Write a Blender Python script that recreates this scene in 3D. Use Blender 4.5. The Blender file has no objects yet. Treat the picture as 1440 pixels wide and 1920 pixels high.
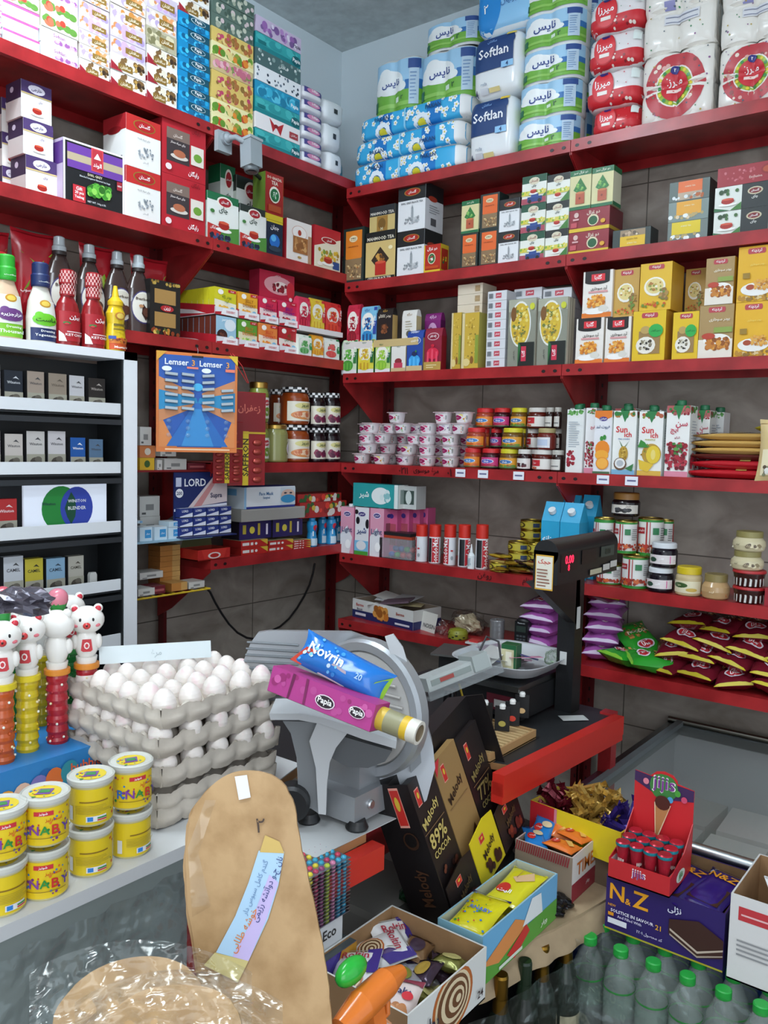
import bpy, bmesh, math, random, unicodedata
from mathutils import Vector, Matrix, noise
S = bpy.context.scene
COL = S.collection
PI = math.pi
# ------------------------------------------------------------------ camera, world, lights, exposure
CAM = Vector((2.102, -2.443, 1.281)); FPX = 1583.0
def _rot(yaw, pitch, roll):
 f = Vector((math.sin(yaw)*math.cos(pitch), math.cos(yaw)*math.cos(pitch), math.sin(pitch)))
 r = Vector((math.cos(yaw), -math.sin(yaw), 0)); u = r.cross(f)
 return r*math.cos(roll)+u*math.sin(roll), -r*math.sin(roll)+u*math.cos(roll), f
RR, RU, RF = _rot(-.659, -.079, .024)
cd = bpy.data.cameras.new('camera'); cam = bpy.data.objects.new('camera', cd); COL.objects.link(cam)
cd.sensor_fit = 'VERTICAL'; cd.sensor_height = 36; cd.lens = FPX/1920*36; cd.clip_start = .05
cam.matrix_world = Matrix(((RR.x, RU.x, -RF.x, CAM.x), (RR.y, RU.y, -RF.y, CAM.y), (RR.z, RU.z, -RF.z, CAM.z), (0, 0, 0, 1)))
S.camera = cam
S.view_settings.view_transform = 'Standard'; S.view_settings.look = 'None'
S.view_settings.gamma = 1; S.view_settings.use_curve_mapping = False
S.view_settings.exposure = 0.22
w = bpy.data.worlds.new('world'); S.world = w; w.use_nodes = True
w.node_tree.nodes['Background'].inputs[0].default_value = (.80, .90, 1, 1)
w.node_tree.nodes['Background'].inputs[1].default_value = 1.0
def area(name, loc, size, sy, power, col, rot=(0, 0, 0)):
 l = bpy.data.lights.new(name, 'AREA'); l.shape = 'RECTANGLE'; l.size = size; l.size_y = sy; l.energy = power; l.color = col
 o = bpy.data.objects.new(name, l); o.location = loc; o.rotation_euler = rot; COL.objects.link(o); return o
area('ceiling_area', (.55, -1.75, 2.82), .25, .9, 16, (.86, .95, 1))
area('ceiling_area', (2.0, -2.9, 2.80), .5, 1.2, 16, (.95, .97, 1))  # unseen area light above and behind the camera, paired with the added lamp
area('rear_fill', (3.3, -3.6, 1.6), 1.6, 2.0, 22, (.92, .96, 1), (math.radians(78), 0, math.radians(43)))  # soft fill from behind the camera, its source unseen; no door is built
# pixel of the 1440x1920 photograph -> place in the room
def ray(u, v): return RF + RR*((u-720)/FPX) + RU*((960-v)/FPX)
def at(u, v, t): return CAM + ray(u, v)*t
def pl(u, v, z): d = ray(u, v); return CAM + d*((z-CAM.z)/d.z)
def pln(u, v, p, n): d = ray(u, v); return CAM + d*((Vector(p)-CAM).dot(Vector(n))/d.dot(Vector(n)))
def _k(u): return RR*FPX - RF*(u-720)
def rx(u, y, z): k = _k(u); return CAM.x - (k.y*(y-CAM.y)+k.z*(z-CAM.z))/k.x
def ly(u, x, z): k = _k(u); return CAM.y - (k.x*(x-CAM.x)+k.z*(z-CAM.z))/k.y
def hz(v, x, y):
 k = RU*FPX + RF*(v-960); return CAM.z - (k.x*(x-CAM.x)+k.y*(y-CAM.y))/k.z
# ------------------------------------------------------------------ materials
def lin(h):
 c = [int(h[i:i+2], 16)/255 for i in (0, 2, 4)]
 return tuple((x/12.92 if x <= .04045 else ((x+.055)/1.055)**2.4) for x in c)+(1,)
MATS = {}
def mat(key):
 """'rrggbb' or 'rrggbb:flag'; flags g glossy, m metal, f foil, t clear plastic, w wrap film, s soft, e glowing, v liquid, c cardboard"""
 if key in MATS: return MATS[key]
 h, _, fl = key.partition(':')
 m = bpy.data.materials.new('m_'+key.replace(':', '_')); m.use_nodes = True
 nt = m.node_tree; b = nt.nodes['Principled BSDF']; b.inputs['Base Color'].default_value = lin(h)
 b.inputs['Roughness'].default_value = {'': .42, 'g': .18, 'm': .32, 'f': .22, 's': .85, 't': .08, 'w': .12, 'e': .5, 'v': .1, 'c': .8}[fl[:1]]
 if fl[:1] in ('m',): b.inputs['Metallic'].default_value = 1
 if fl[:1] == 'f':
  b.inputs['Metallic'].default_value = .45
  n = nt.nodes.new('ShaderNodeTexNoise'); n.inputs['Scale'].default_value = 60; bp = nt.nodes.new('ShaderNodeBump')
  bp.inputs['Strength'].default_value = .35; bp.inputs['Distance'].default_value = .004
  tc = nt.nodes.new('ShaderNodeTexCoord'); nt.links.new(tc.outputs['Object'], n.inputs['Vector'])
  nt.links.new(n.outputs[0], bp.inputs['Height']); nt.links.new(bp.outputs[0], b.inputs['Normal'])
 if fl[:1] in 'sc' and fl:
  n = nt.nodes.new('ShaderNodeTexNoise'); n.inputs['Scale'].default_value = 25; n.inputs['Detail'].default_value = 5
  r = nt.nodes.new('ShaderNodeValToRGB'); c = lin(h)
  r.color_ramp.elements[0].position = .35; r.color_ramp.elements[1].position = .7
  r.color_ramp.elements[0].color = tuple(x*.82 for x in c[:3])+(1,); r.color_ramp.elements[1].color = c
  tc = nt.nodes.new('ShaderNodeTexCoord'); nt.links.new(tc.outputs['Object'], n.inputs['Vector'])
  nt.links.new(n.outputs[0], r.inputs[0]); nt.links.new(r.outputs[0], b.inputs['Base Color'])
 if fl[:1] == 't':
  b.inputs['Alpha'].default_value = .22
 if fl[:1] == 'w':
  gl = nt.nodes.new('ShaderNodeBsdfGlossy'); gl.inputs['Roughness'].default_value = .16; gl.inputs['Color'].default_value = lin(h); tp = nt.nodes.new('ShaderNodeBsdfTransparent'); mx = nt.nodes.new('ShaderNodeMixShader'); lw = nt.nodes.new('ShaderNodeLayerWeight'); lw.inputs[0].default_value = .28
  mr = nt.nodes.new('ShaderNodeMapRange'); mr.inputs[3].default_value = .07; mr.inputs[4].default_value = .8; nt.links.new(lw.outputs['Facing'], mr.inputs[0]); nt.links.new(mr.outputs[0], mx.inputs[0]); nt.links.new(tp.outputs[0], mx.inputs[1]); nt.links.new(gl.outputs[0], mx.inputs[2])
  nt.links.new(mx.outputs[0], nt.nodes['Material Output'].inputs[0])
  n = nt.nodes.new('ShaderNodeTexNoise'); n.inputs['Scale'].default_value = 14; bp = nt.nodes.new('ShaderNodeBump')
  bp.inputs['Strength'].default_value = 1; bp.inputs['Distance'].default_value = .03; nt.links.new(bp.outputs[0], gl.inputs['Normal']); nt.links.new(bp.outputs[0], lw.inputs['Normal'])
  tc = nt.nodes.new('ShaderNodeTexCoord'); nt.links.new(tc.outputs['Object'], n.inputs['Vector'])
  nt.links.new(n.outputs[0], bp.inputs['Height']); nt.links.new(bp.outputs[0], b.inputs['Normal'])
 if fl[:1] == 'v':
  b.inputs['Alpha'].default_value = .72
 if fl[:1] == 'e':
  b.inputs['Emission Color'].default_value = lin(h); b.inputs['Emission Strength'].default_value = float(fl[1:] or 1)
 MATS[key] = m; return m
def reg(key, fn):
 m = bpy.data.materials.new('m_'+key); m.use_nodes = True; fn(m.node_tree, m.node_tree.nodes['Principled BSDF']); MATS[key] = m
# ------------------------------------------------------------------ writing (Arabic script is joined through its presentation forms)
FORMS = {}
for cp in list(range(0xFB50, 0xFBFF+1))+list(range(0xFE80, 0xFEFC+1)):
 d = unicodedata.decomposition(chr(cp)).split()
 if len(d) == 2: FORMS.setdefault(chr(int(d[1], 16)), {})[d[0].strip('<>')] = chr(cp)
def shape(s):
 if not any('\u0600' <= c <= '\u06ff' for c in s): return s
 out = []
 for i, c in enumerate(s):
  f = FORMS.get(c)
  if not f: out.append(c); continue
  p = i > 0 and 'initial' in FORMS.get(s[i-1], {}); n = i+1 < len(s) and s[i+1] in FORMS and 'initial' in f and 'final' in FORMS[s[i+1]]
  p = p and 'final' in f
  out.append(f.get('medial' if p and n else 'final' if p else 'initial' if n else 'isolated', c))
 return ''.join(reversed(out))
TX = {}
def textmesh(s, bold=0):
 k = (s, bold)
 if k in TX: return TX[k]
 c = bpy.data.curves.new('t', 'FONT'); c.body = shape(s); c.resolution_u = 1 if len(s) > 6 else 2; c.offset = .018 if bold else .004; c.fill_mode = 'FRONT'
 o = bpy.data.objects.new('t', c); COL.objects.link(o)
 m = bpy.data.meshes.new_from_object(o.evaluated_get(bpy.context.evaluated_depsgraph_get()))
 vs = [(v.co.x, v.co.y) for v in m.vertices]; fs = [tuple(p.vertices) for p in m.polygons]
 bpy.data.objects.remove(o); bpy.data.curves.remove(c); bpy.data.meshes.remove(m)
 x0 = min(v[0] for v in vs); x1 = max(v[0] for v in vs); y0 = min(v[1] for v in vs); y1 = max(v[1] for v in vs)
 TX[k] = ([((x-x0)/(x1-x0)-.5, ((y-y0)-(y1-y0)/2)/(x1-x0)) for x, y in vs], fs, (y1-y0)/(x1-x0)); return TX[k]
# ------------------------------------------------------------------ mesh builder
class MB:
 def __init__(s): s.v = []; s.f = []; s.m = []; s.keys = []; s.sm = []
 def mi(s, k):
  if k not in s.keys: s.keys.append(k)
  return s.keys.index(k)
 def add(s, vs, fs, k, smooth=False):
  o = len(s.v); s.v += [tuple(p) for p in vs]; i = s.mi(k)
  for f in fs: s.f.append(tuple(a+o for a in f)); s.m.append(i); s.sm.append(smooth)
  return s
 def box(s, x0, y0, z0, x1, y1, z1, k, M=None):
  vs = [Vector(p) for p in ((x0, y0, z0), (x1, y0, z0), (x1, y1, z0), (x0, y1, z0), (x0, y0, z1), (x1, y0, z1), (x1, y1, z1), (x0, y1, z1))]
  if M: vs = [M @ p for p in vs]
  return s.add(vs, [(0, 3, 2, 1), (4, 5, 6, 7), (0, 1, 5, 4), (1, 2, 6, 5), (2, 3, 7, 6), (3, 0, 4, 7)], k)
 def lathe(s, prof, k, n=18, c=(0, 0, 0), sx=1, sy=1, caps=True, M=None):
  """prof: (r, z) or (r, z, key)"""
  rings = []
  for p in prof:
   rings.append([Vector((c[0]+p[0]*sx*math.cos(2*PI*i/n), c[1]+p[0]*sy*math.sin(2*PI*i/n), c[2]+p[1])) for i in range(n)])
  if M: rings = [[M @ q for q in r] for r in rings]
  for j in range(len(rings)-1):
   kk = prof[j+1][2] if len(prof[j+1]) > 2 else k
   s.add(rings[j]+rings[j+1], [(i, (i+1) % n, n+(i+1) % n, n+i) for i in range(n)], kk, True)
  if caps:
   s.add(rings[0], [tuple(reversed(range(n)))], prof[0][2] if len(prof[0]) > 2 else k)
   s.add(rings[-1], [tuple(range(n))], prof[-1][2] if len(prof[-1]) > 2 else k)
  return s
 def tube(s, pts, r, k, n=8):
  pts = [Vector(p) for p in pts]; rings = []
  for i, p in enumerate(pts):
   d = (pts[min(i+1, len(pts)-1)]-pts[max(i-1, 0)]).normalized()
   a = d.cross(Vector((0, 0, 1)));
   if a.length < .05: a = d.cross(Vector((1, 0, 0)))
   a.normalize(); b = d.cross(a); rr = r[i] if isinstance(r, (list, tuple)) else r
   rings.append([p+a*math.cos(2*PI*j/n)*rr+b*math.sin(2*PI*j/n)*rr for j in range(n)])
  for j in range(len(rings)-1): s.add(rings[j]+rings[j+1], [(i, (i+1) % n, n+(i+1) % n, n+i) for i in range(n)], k, True)
  s.add(rings[0], [tuple(reversed(range(n)))], k); s.add(rings[-1], [tuple(range(n))], k); return s
 def ball(s, c, r, k, n=12, M=None):
  if not isinstance(r, (list, tuple)): r = (r, r, r)
  m = n//2+1; vs = []; fs = []
  for j in range(1, m):
   a = PI*j/m
   for i in range(n): vs.append(Vector((c[0]+r[0]*math.sin(a)*math.cos(2*PI*i/n), c[1]+r[1]*math.sin(a)*math.sin(2*PI*i/n), c[2]+r[2]*math.cos(a))))
  vs += [Vector((c[0], c[1], c[2]+r[2])), Vector((c[0], c[1], c[2]-r[2]))]; t = len(vs)-2
  for j in range(m-2):
   for i in range(n): fs.append((j*n+i, (j+1)*n+i, (j+1)*n+(i+1) % n, j*n+(i+1) % n))
  for i in range(n): fs += [(t, i, (i+1) % n), (t+1, (m-2)*n+(i+1) % n, (m-2)*n+i)]
  if M: vs = [M @ p for p in vs]
  return s.add(vs, fs, k, True)
 def prism(s, pts, z0, z1, k, M=None, side=None):
  n = len(pts); vs = [Vector((p[0], p[1], z0)) for p in pts]+[Vector((p[0], p[1], z1)) for p in pts]
  if M: vs = [M @ p for p in vs]
  s.add(vs, [tuple(reversed(range(n))), tuple(range(n, 2*n))], k)
  return s.add(vs, [(i, (i+1) % n, n+(i+1) % n, n+i) for i in range(n)], side or k)
 def art(s, ops, mp, W, H, nx=1, l0=.0004, dl=.0004):
  """ops in unit face coordinates; mp(a, b, lift) -> 3-D"""
  lift = l0; dl = min(dl, .005/max(1, len(ops))) if len(ops) > 12 else dl; mp0 = mp; mp = lambda a, c, l: mp0(min(1, max(0, a)), min(1, max(0, c)), l)
  for op in ops:
   t = op[0]; smooth = nx > 1
   if t == 'r':
    _, x0, y0, x1, y1, k = op; n = max(1, int(math.ceil(nx*abs(x1-x0)))); m_ = max(1, int(math.ceil((nx if nx > 1 else 1)*abs(y1-y0)*.6)))
    vs = [mp(x0+(x1-x0)*i/n, y0+(y1-y0)*j/m_, lift) for j in range(m_+1) for i in range(n+1)]
    s.add(vs, [(j*(n+1)+i, j*(n+1)+i+1, (j+1)*(n+1)+i+1, (j+1)*(n+1)+i) for j in range(m_) for i in range(n)], k, smooth)
   elif t == 'e':
    _, cx, cy, ex, ey, k = op[:6]; q = (26 if max(ex*W, ey*H) > .03 else 14) if max(ex*W, ey*H) > .006 else 8; rg = (6 if ex > .2 else 3) if nx > 1 and ex > .1 else 1
    vs = [mp(cx, cy, lift)]+[mp(cx+ex*r/rg*math.cos(2*PI*i/q), cy+ey*r/rg*math.sin(2*PI*i/q), lift) for r in range(1, rg+1) for i in range(q)]
    fs = [(0, 1+i, 1+(i+1) % q) for i in range(q)]
    for r in range(1, rg): fs += [(1+(r-1)*q+i, 1+r*q+i, 1+r*q+(i+1) % q, 1+(r-1)*q+(i+1) % q) for i in range(q)]
    s.add(vs, fs, k, smooth)
   elif t == 'p':
    s.add([mp(x, y, lift) for x, y in op[1]], [tuple(range(len(op[1])))], op[2], smooth)
   elif t == 't':
    _, tx, cx, cy, ww, k = op[:6]; hh = op[6] if len(op) > 6 and op[6] else 9; rot = math.radians(op[7]) if len(op) > 7 else 0
    vs, fs, asp = textmesh(tx, 1); sc = ww*W
    if asp*sc > hh*H: sc = hh*H/asp
    c_, s_ = math.cos(rot), math.sin(rot)
    s.add([mp(cx+(x*c_-y*s_)*sc/W, cy+(x*s_+y*c_)*sc/H, lift+(.0006 if nx > 1 else 0)) for x, y in vs], fs, k, smooth)
   elif t == 's':
    _, n, x0, y0, x1, y1, rad, cols, seed = op; R = random.Random(seed); sub = []; big = rad > .05
    for i in range(int(n*2.2) if big else n):
     q = rad*R.uniform(.35, .85) if big else rad*R.uniform(.6, 1.2); qy = min(q*W/H, (y1-y0)*.3)
     sub.append(('e', R.uniform(x0+q, x1-q), R.uniform(y0+qy, y1-qy), q, qy, R.choice(cols)))
    o = s.art(sub, mp, W, H, nx, lift, .0004/len(sub))
   lift += dl
  return s
 def mesh(s, name):
  me = bpy.data.meshes.new(name); me.from_pydata(s.v, [], s.f)
  for k in s.keys: me.materials.append(mat(k))
  me.polygons.foreach_set('material_index', s.m); me.polygons.foreach_set('use_smooth', s.sm); me.update(); return me
 def obj(s, name, parent=None, loc=None, rz=0):
  o = bpy.data.objects.new(name, s.mesh(name)); COL.objects.link(o)
  if parent: o.parent = parent
  if loc is not None: o.location = loc
  o.rotation_euler[2] = rz; return o
def tag(o, label=None, cat=None, group=None, kind=None):
 if label: o['label'] = label
 if cat: o['category'] = cat
 if group: o['group'] = group
 if kind: o['kind'] = kind
 return o
def inst(me, name, loc, rz=0, label=None, cat=None, group=None, rot=None, parent=None):
 o = bpy.data.objects.new(name, me); COL.objects.link(o); o.location = loc
 o.rotation_euler = rot if rot else (0, 0, rz)
 if parent: o.parent = parent
 return tag(o, label, cat, group)
def empty(name, loc, rz=0, label=None, cat=None, group=None, rot=None):
 o = bpy.data.objects.new(name, None); COL.objects.link(o); o.location = loc; o.rotation_euler = rot if rot else (0, 0, rz); o.empty_display_size = .05
 return tag(o, label, cat, group)
def copy_tree(o, parent=None):
 c = o.copy(); COL.objects.link(c)
 if parent: c.parent = parent
 for ch in [x for x in COL.objects if x.parent == o]: copy_tree(ch, c)
 return c
def look(o, p, M): o.matrix_world = M; return o
# faces of a box standing on z=0, centred in x and y, front at -y
def m_front(w, h, d): return lambda a, b, l: (-w/2+a*w, -d/2-l, b*h)
def m_right(w, h, d): return lambda a, b, l: (w/2+l, -d/2+a*d, b*h)
def m_left(w, h, d): return lambda a, b, l: (-w/2-l, d/2-a*d, b*h)
def m_top(w, h, d): return lambda a, b, l: (-w/2+a*w, -d/2+b*d, h+l)
def cartonmesh(D, w, h, d):
 b = MB(); w2, d2 = w/2, d/2
 b.box(-w2, -d2, 0, w2, d2, h, D['b'])
 for key, mp, W in (('f', m_front, w), ('r', m_right, d), ('l', m_left, d)):
  if key in D: b.art(D[key], mp(w, h, d), W, h)
 if 't' in D: b.art(D['t'], m_top(w, h, d), w, d)
 return b
CM = {}
def carton(dn, w, h, d, name):
 k = (dn, round(w, 3), round(h, 3), round(d, 3))
 if k not in CM: CM[k] = cartonmesh(DS[dn], w-.0015, h-.0008, d).mesh(name)
 return CM[k]
ORD = ['bottom', 'second from bottom', 'third from bottom', 'fourth from bottom', 'fifth from bottom', 'sixth from bottom', 'seventh from bottom', 'eighth from bottom', 'ninth from bottom']
def lev(i, n):
 if n == 1: return ''
 if i == n-1: return ', topmost'
 return ', '+ORD[i]
def stack(side, z0, u0, u1, vt, dn, d, label, cat='box', group=None, name='carton', n=1, off=.012, jit=0, labels=None, yaw=0):
 """a stack of n cartons whose front spans u0..u1 and reaches up to v=vt"""
 zz = z0+.05; dns = dn if isinstance(dn, list) else [dn]*n; n = len(dns)
 if side == 'R':
  a, b = rx(u0, off, zz), rx(u1, off, zz); w_ = b-a; h = (hz(vt, (a+b)/2, off)-z0)/n; p = Vector(((a+b)/2, off+d/2, z0)); rz = 0
 else:
  a, b = ly(u0, -off, zz), ly(u1, -off, zz); w_ = b-a; h = (hz(vt, -off, (a+b)/2)-z0)/n; p = Vector((-off-d/2, (a+b)/2, z0)); rz = PI/2
 out = []; R = random.Random(int(u0*7+vt))
 for i in range(n):
  me = carton(dns[i], w_, h, d, name); q = p+Vector((R.uniform(-jit, jit), R.uniform(-jit, jit), i*h))
  lb = labels[i] if labels else label+lev(i, n)
  out.append(inst(me, name, q, rz+yaw+R.uniform(-jit, jit)*2, lb, cat, group))
 return out, z0+n*h
# ------------------------------------------------------------------ the room
ZR = {1: 2.224, 2: 1.881, 3: 1.545, 4: 1.209, 5: .866, 6: .610}
ZL = {1: 2.264, 2: 1.916, 3: 1.594, 4: 1.211, 5: .897}
DW = .30; FLOOR = -.40; CEIL = 2.90
def tile(nt, b):
 tc = nt.nodes.new('ShaderNodeTexCoord'); L = nt.links
 def mp(s, z=0):
  m = nt.nodes.new('ShaderNodeMapping'); m.inputs['Scale'].default_value = s; L.new(tc.outputs['Object'], m.inputs[0]); return m
 n = nt.nodes.new('ShaderNodeTexNoise'); n.inputs['Scale'].default_value = 7; n.inputs['Detail'].default_value = 10; n.inputs['Distortion'].default_value = .6
 L.new(mp((1, 1, 1.6)).outputs[0], n.inputs['Vector'])
 r = nt.nodes.new('ShaderNodeValToRGB'); e = r.color_ramp.elements
 e[0].position = .3; e[0].color = lin('8a8075'); e[1].position = .7; e[1].color = lin('b5aca1'); L.new(n.outputs[0], r.inputs[0])
 sx = nt.nodes.new('ShaderNodeSeparateXYZ'); L.new(tc.outputs['Object'], sx.inputs[0])
 def seam(out, period, wd):
  m1 = nt.nodes.new('ShaderNodeMath'); m1.operation = 'MODULO'; m1.inputs[1].default_value = period; L.new(out, m1.inputs[0])
  m2 = nt.nodes.new('ShaderNodeMath'); m2.operation = 'LESS_THAN'; m2.inputs[1].default_value = wd; L.new(m1.outputs[0], m2.inputs[0]); return m2.outputs[0]
 a = nt.nodes.new('ShaderNodeMath'); a.operation = 'ADD'; L.new(sx.outputs[0], a.inputs[0]); L.new(sx.outputs[1], a.inputs[1])
 a2 = nt.nodes.new('ShaderNodeMath'); a2.operation = 'ADD'; a2.inputs[1].default_value = 10.07; L.new(a.outputs[0], a2.inputs[0])
 z2 = nt.nodes.new('ShaderNodeMath'); z2.operation = 'ADD'; z2.inputs[1].default_value = 2.05; L.new(sx.outputs[2], z2.inputs[0])
 mx = nt.nodes.new('ShaderNodeMath'); mx.operation = 'MAXIMUM'; L.new(seam(a2.outputs[0], .6, .004), mx.inputs[0]); L.new(seam(z2.outputs[0], .3, .004), mx.inputs[1])
 mc = nt.nodes.new('ShaderNodeMix'); mc.data_type = 'RGBA'; L.new(mx.outputs[0], mc.inputs[0]); L.new(r.outputs[0], mc.inputs[6]); mc.inputs[7].default_value = lin('5c554d')
 up = nt.nodes.new('ShaderNodeMath'); up.operation = 'GREATER_THAN'; up.inputs[1].default_value = 2.29; L.new(sx.outputs[2], up.inputs[0])
 m3 = nt.nodes.new('ShaderNodeMix'); m3.data_type = 'RGBA'; L.new(up.outputs[0], m3.inputs[0]); L.new(mc.outputs[2], m3.inputs[6]); m3.inputs[7].default_value = lin('d2dde2')
 L.new(m3.outputs[2], b.inputs['Base Color']); b.inputs['Roughness'].default_value = .55
reg('tile', tile)
def redpaint(nt, b):
 tc = nt.nodes.new('ShaderNodeTexCoord'); n = nt.nodes.new('ShaderNodeTexNoise'); n.inputs['Scale'].default_value = 9; n.inputs['Detail'].default_value = 6
 r = nt.nodes.new('ShaderNodeValToRGB'); r.color_ramp.elements[0].color = lin('86191c'); r.color_ramp.elements[1].color = lin('a8272a')
 r.color_ramp.elements[0].position = .35; r.color_ramp.elements[1].position = .6
 nt.links.new(tc.outputs['Object'], n.inputs['Vector']); nt.links.new(n.outputs[0], r.inputs[0]); nt.links.new(r.outputs[0], b.inputs['Base Color']); b.inputs['Roughness'].default_value = .33
reg('red', redpaint)
RED = 'red'
def struct(b, name): o = b.obj(name); o['kind'] = 'structure'; return o
struct(MB().box(-.4, -5, FLOOR, -DW, DW, CEIL+.1, 'tile'), 'wall_left')
struct(MB().box(-.4, DW, FLOOR, 4, DW+.1, CEIL+.1, 'tile'), 'wall_right')
struct(MB().box(-.4, -5, CEIL, 4, DW+.1, CEIL+.1, 'd3dcdc:s'), 'ceiling')
struct(MB().box(-.4, -5, FLOOR-.1, 4, DW+.1, FLOOR, '77716a:s'), 'floor')
for lx, ly__, lt in ((.42, -1.65, 'above the left shelves'), (2.0, -2.6, 'above the middle of the shop')):  # second lamp is unseen, added above the camera to brighten the ceiling
 tl = empty('ceiling_lamp', (lx, ly__, 2.86), 0, 'white fluorescent tube lamp hanging under the ceiling '+lt, 'ceiling lamp')
 MB().box(-.025, -.62, -.03, .025, .62, .04, 'd8dcdc').obj('lamp_body', tl); tb = MB(); tb.tube([(0, -.6, -.06), (0, .6, -.06)], .018, 'e2f2ff:e60', 12); tb.obj('fluorescent_tube', tl)
# ------------------------------------------------------------------ red steel racks
SD = .272; LIP = .034
def board(L, depth=SD, holes=True, marks=None):
 """board along +x from 0, front at y=0, top at z=0"""
 b = MB(); b.box(0.001, 0, -.004, L-.001, depth, 0, RED); b.box(.001, -.003, -LIP, L-.001, 0, .001, RED)
 b.box(.001, 0, -LIP, L-.001, .012, -LIP+.002, RED); b.box(.001, depth-.002, -LIP, L-.001, depth, 0, RED)
 b.box(.001, 0, -LIP, .003, depth, 0, RED); b.box(L-.003, 0, -LIP, L-.001, depth, 0, RED)
 if holes:
  ops = [('e', x/L, .45, .007/L, .15, '1c0a0a') for x in (.022, .062, L-.062, L-.022)]
  b.art(ops+(marks or []), lambda a, c, l: (a*L, -.003-l, -LIP+c*LIP), L, LIP)
 return b
def gusset(x, z, hb=.19, hf=.03, th=.003, dep=SD):
 b = MB(); p = [(0, -LIP), (dep, -LIP), (dep, -LIP-hb), (dep*.72, -LIP-hb*.8), (0, -LIP-hf*.3)]
 vs = [Vector((x+t, y, z+zz)) for t in (0, th) for y, zz in p]; n = len(p)
 b.add(vs, [tuple(range(n)), tuple(reversed(range(n, 2*n)))], RED); b.add(vs, [(i, (i+1) % n, n+(i+1) % n, n+i) for i in range(n)], RED); return b
def rack(loc, rz, L, zs, zlo, label, group='red steel shelving', back=None, marks={}):
 r = empty('steel_rack', loc, rz, label, 'shelving', group)
 for i, z in enumerate(zs):
  board(L, marks=marks.get(i)).obj('shelf_board', r, (0, 0, z))
 for x in (0.004, L-.037):
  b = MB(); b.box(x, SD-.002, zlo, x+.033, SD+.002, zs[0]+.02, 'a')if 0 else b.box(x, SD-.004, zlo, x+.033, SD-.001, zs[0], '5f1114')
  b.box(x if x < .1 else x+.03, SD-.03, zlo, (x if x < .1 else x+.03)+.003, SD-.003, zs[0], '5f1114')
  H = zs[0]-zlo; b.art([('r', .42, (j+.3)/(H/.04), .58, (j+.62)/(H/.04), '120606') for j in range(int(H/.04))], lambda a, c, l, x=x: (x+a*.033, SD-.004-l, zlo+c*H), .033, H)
  b.obj('post', r)
 for z in zs:
  for x in (.001, L-.004): gusset(x, z).obj('gusset', r)
 return r
LB = .9; LL = .638
price = lambda x: [('r', x-.022, .12, x+.022, .9, 'e9eaf2'), ('r', x-.015, .45, x+.015, .6, '6a6a90')]
hand = [('t', '۱۱۲۰', .40, .5, .045, '3a0d10'), ('t', 'سوسوی مرغ', .52, .5, .10, '3a0d10'), ('t', '۱۰', .60, .5, .02, '3a0d10')]
fm = lambda xs: sum([price(x) for x in xs], [])
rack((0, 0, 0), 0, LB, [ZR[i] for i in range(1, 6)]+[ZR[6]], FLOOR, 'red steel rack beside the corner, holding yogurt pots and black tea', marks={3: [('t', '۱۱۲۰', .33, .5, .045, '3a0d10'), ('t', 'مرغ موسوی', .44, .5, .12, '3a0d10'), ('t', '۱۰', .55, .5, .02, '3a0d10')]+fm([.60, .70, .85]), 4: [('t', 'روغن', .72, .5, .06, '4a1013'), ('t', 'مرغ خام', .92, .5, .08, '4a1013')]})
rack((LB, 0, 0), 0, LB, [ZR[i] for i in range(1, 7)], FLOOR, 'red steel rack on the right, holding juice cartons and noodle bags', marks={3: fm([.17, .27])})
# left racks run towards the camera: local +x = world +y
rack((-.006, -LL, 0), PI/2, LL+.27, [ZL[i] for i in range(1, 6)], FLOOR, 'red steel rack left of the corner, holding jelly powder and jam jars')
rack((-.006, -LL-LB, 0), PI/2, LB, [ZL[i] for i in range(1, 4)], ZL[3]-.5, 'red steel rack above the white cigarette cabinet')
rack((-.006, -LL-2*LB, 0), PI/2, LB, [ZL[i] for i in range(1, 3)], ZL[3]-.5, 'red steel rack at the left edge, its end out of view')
# ------------------------------------------------------------------ package designs: b body, f front, r/l sides, t top
def logo(t, cx, cy, w, bg='c01a20', fg='ffffff', h=.08): return [('e', cx, cy, w*.62, h, bg), ('t', t, cx, cy, w, fg, h*1.3)]
def cup(cx, cy, s, saucer='f4f4ee'): return [('e', cx, cy-s*.45, s*1.15, s*.22, saucer), ('e', cx, cy, s*.8, s*.42, 'a8261c'), ('e', cx, cy+s*.25, s*.75, s*.14, 'd2553a')]
def lines(x0, x1, y0, y1, n, k, seed=1):
 R = random.Random(seed); return [('r', x0, y0+(y1-y0)*(i+.25)/n, x0+(x1-x0)*R.uniform(.6, 1), y0+(y1-y0)*(i+.6)/n, k) for i in range(n)]
DS = {}
def D(n, b, f, r=None, l=None, t=None):
 d = {'b': b, 'f': f}
 if r: d['r'] = r
 if l: d['l'] = l
 if t: d['t'] = t
 DS[n] = d
FL = [('r', 0, 0, 1, 1, None)]
def full(k): return ('r', 0, 0, 1, 1, k)
# tissue boxes
D('t_pale', 'e8ecf0', [('r', 0, .82, 1, 1, 'd15a9a'), ('e', .75, .45, .2, .3, 'e7c6dd'), ('t', 'دانژه', .35, .45, .2, 'b8b8d0')])
D('t_pink', 'eff0f4', [('s', 14, .35, .1, 1, .5, .09, ['c39ac8', '9b5d9f', 'e3b5cf'], 3), ('t', 'Softlan', .5, .7, .4, 'a05a9a', .25)])
D('t_redf', 'd9d5c0', [('s', 10, 0, .1, 1, .9, .16, ['c2402f', 'dd6b4d', '5e8f3a', 'e9e0c8'], 4)])
def softlan(name, bg, cols, seed, tx='سافتلن'):
 D(name, bg, [('s', 16, 0, 0, 1, 1, .12, cols, seed), ('r', .42, .28, .9, .66, '8a6a2a'), ('t', tx, .66, .47, .36, 'f6efd8', .26)], l=[('s', 8, 0, 0, 1, 1, .12, cols, seed+1)])
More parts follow.
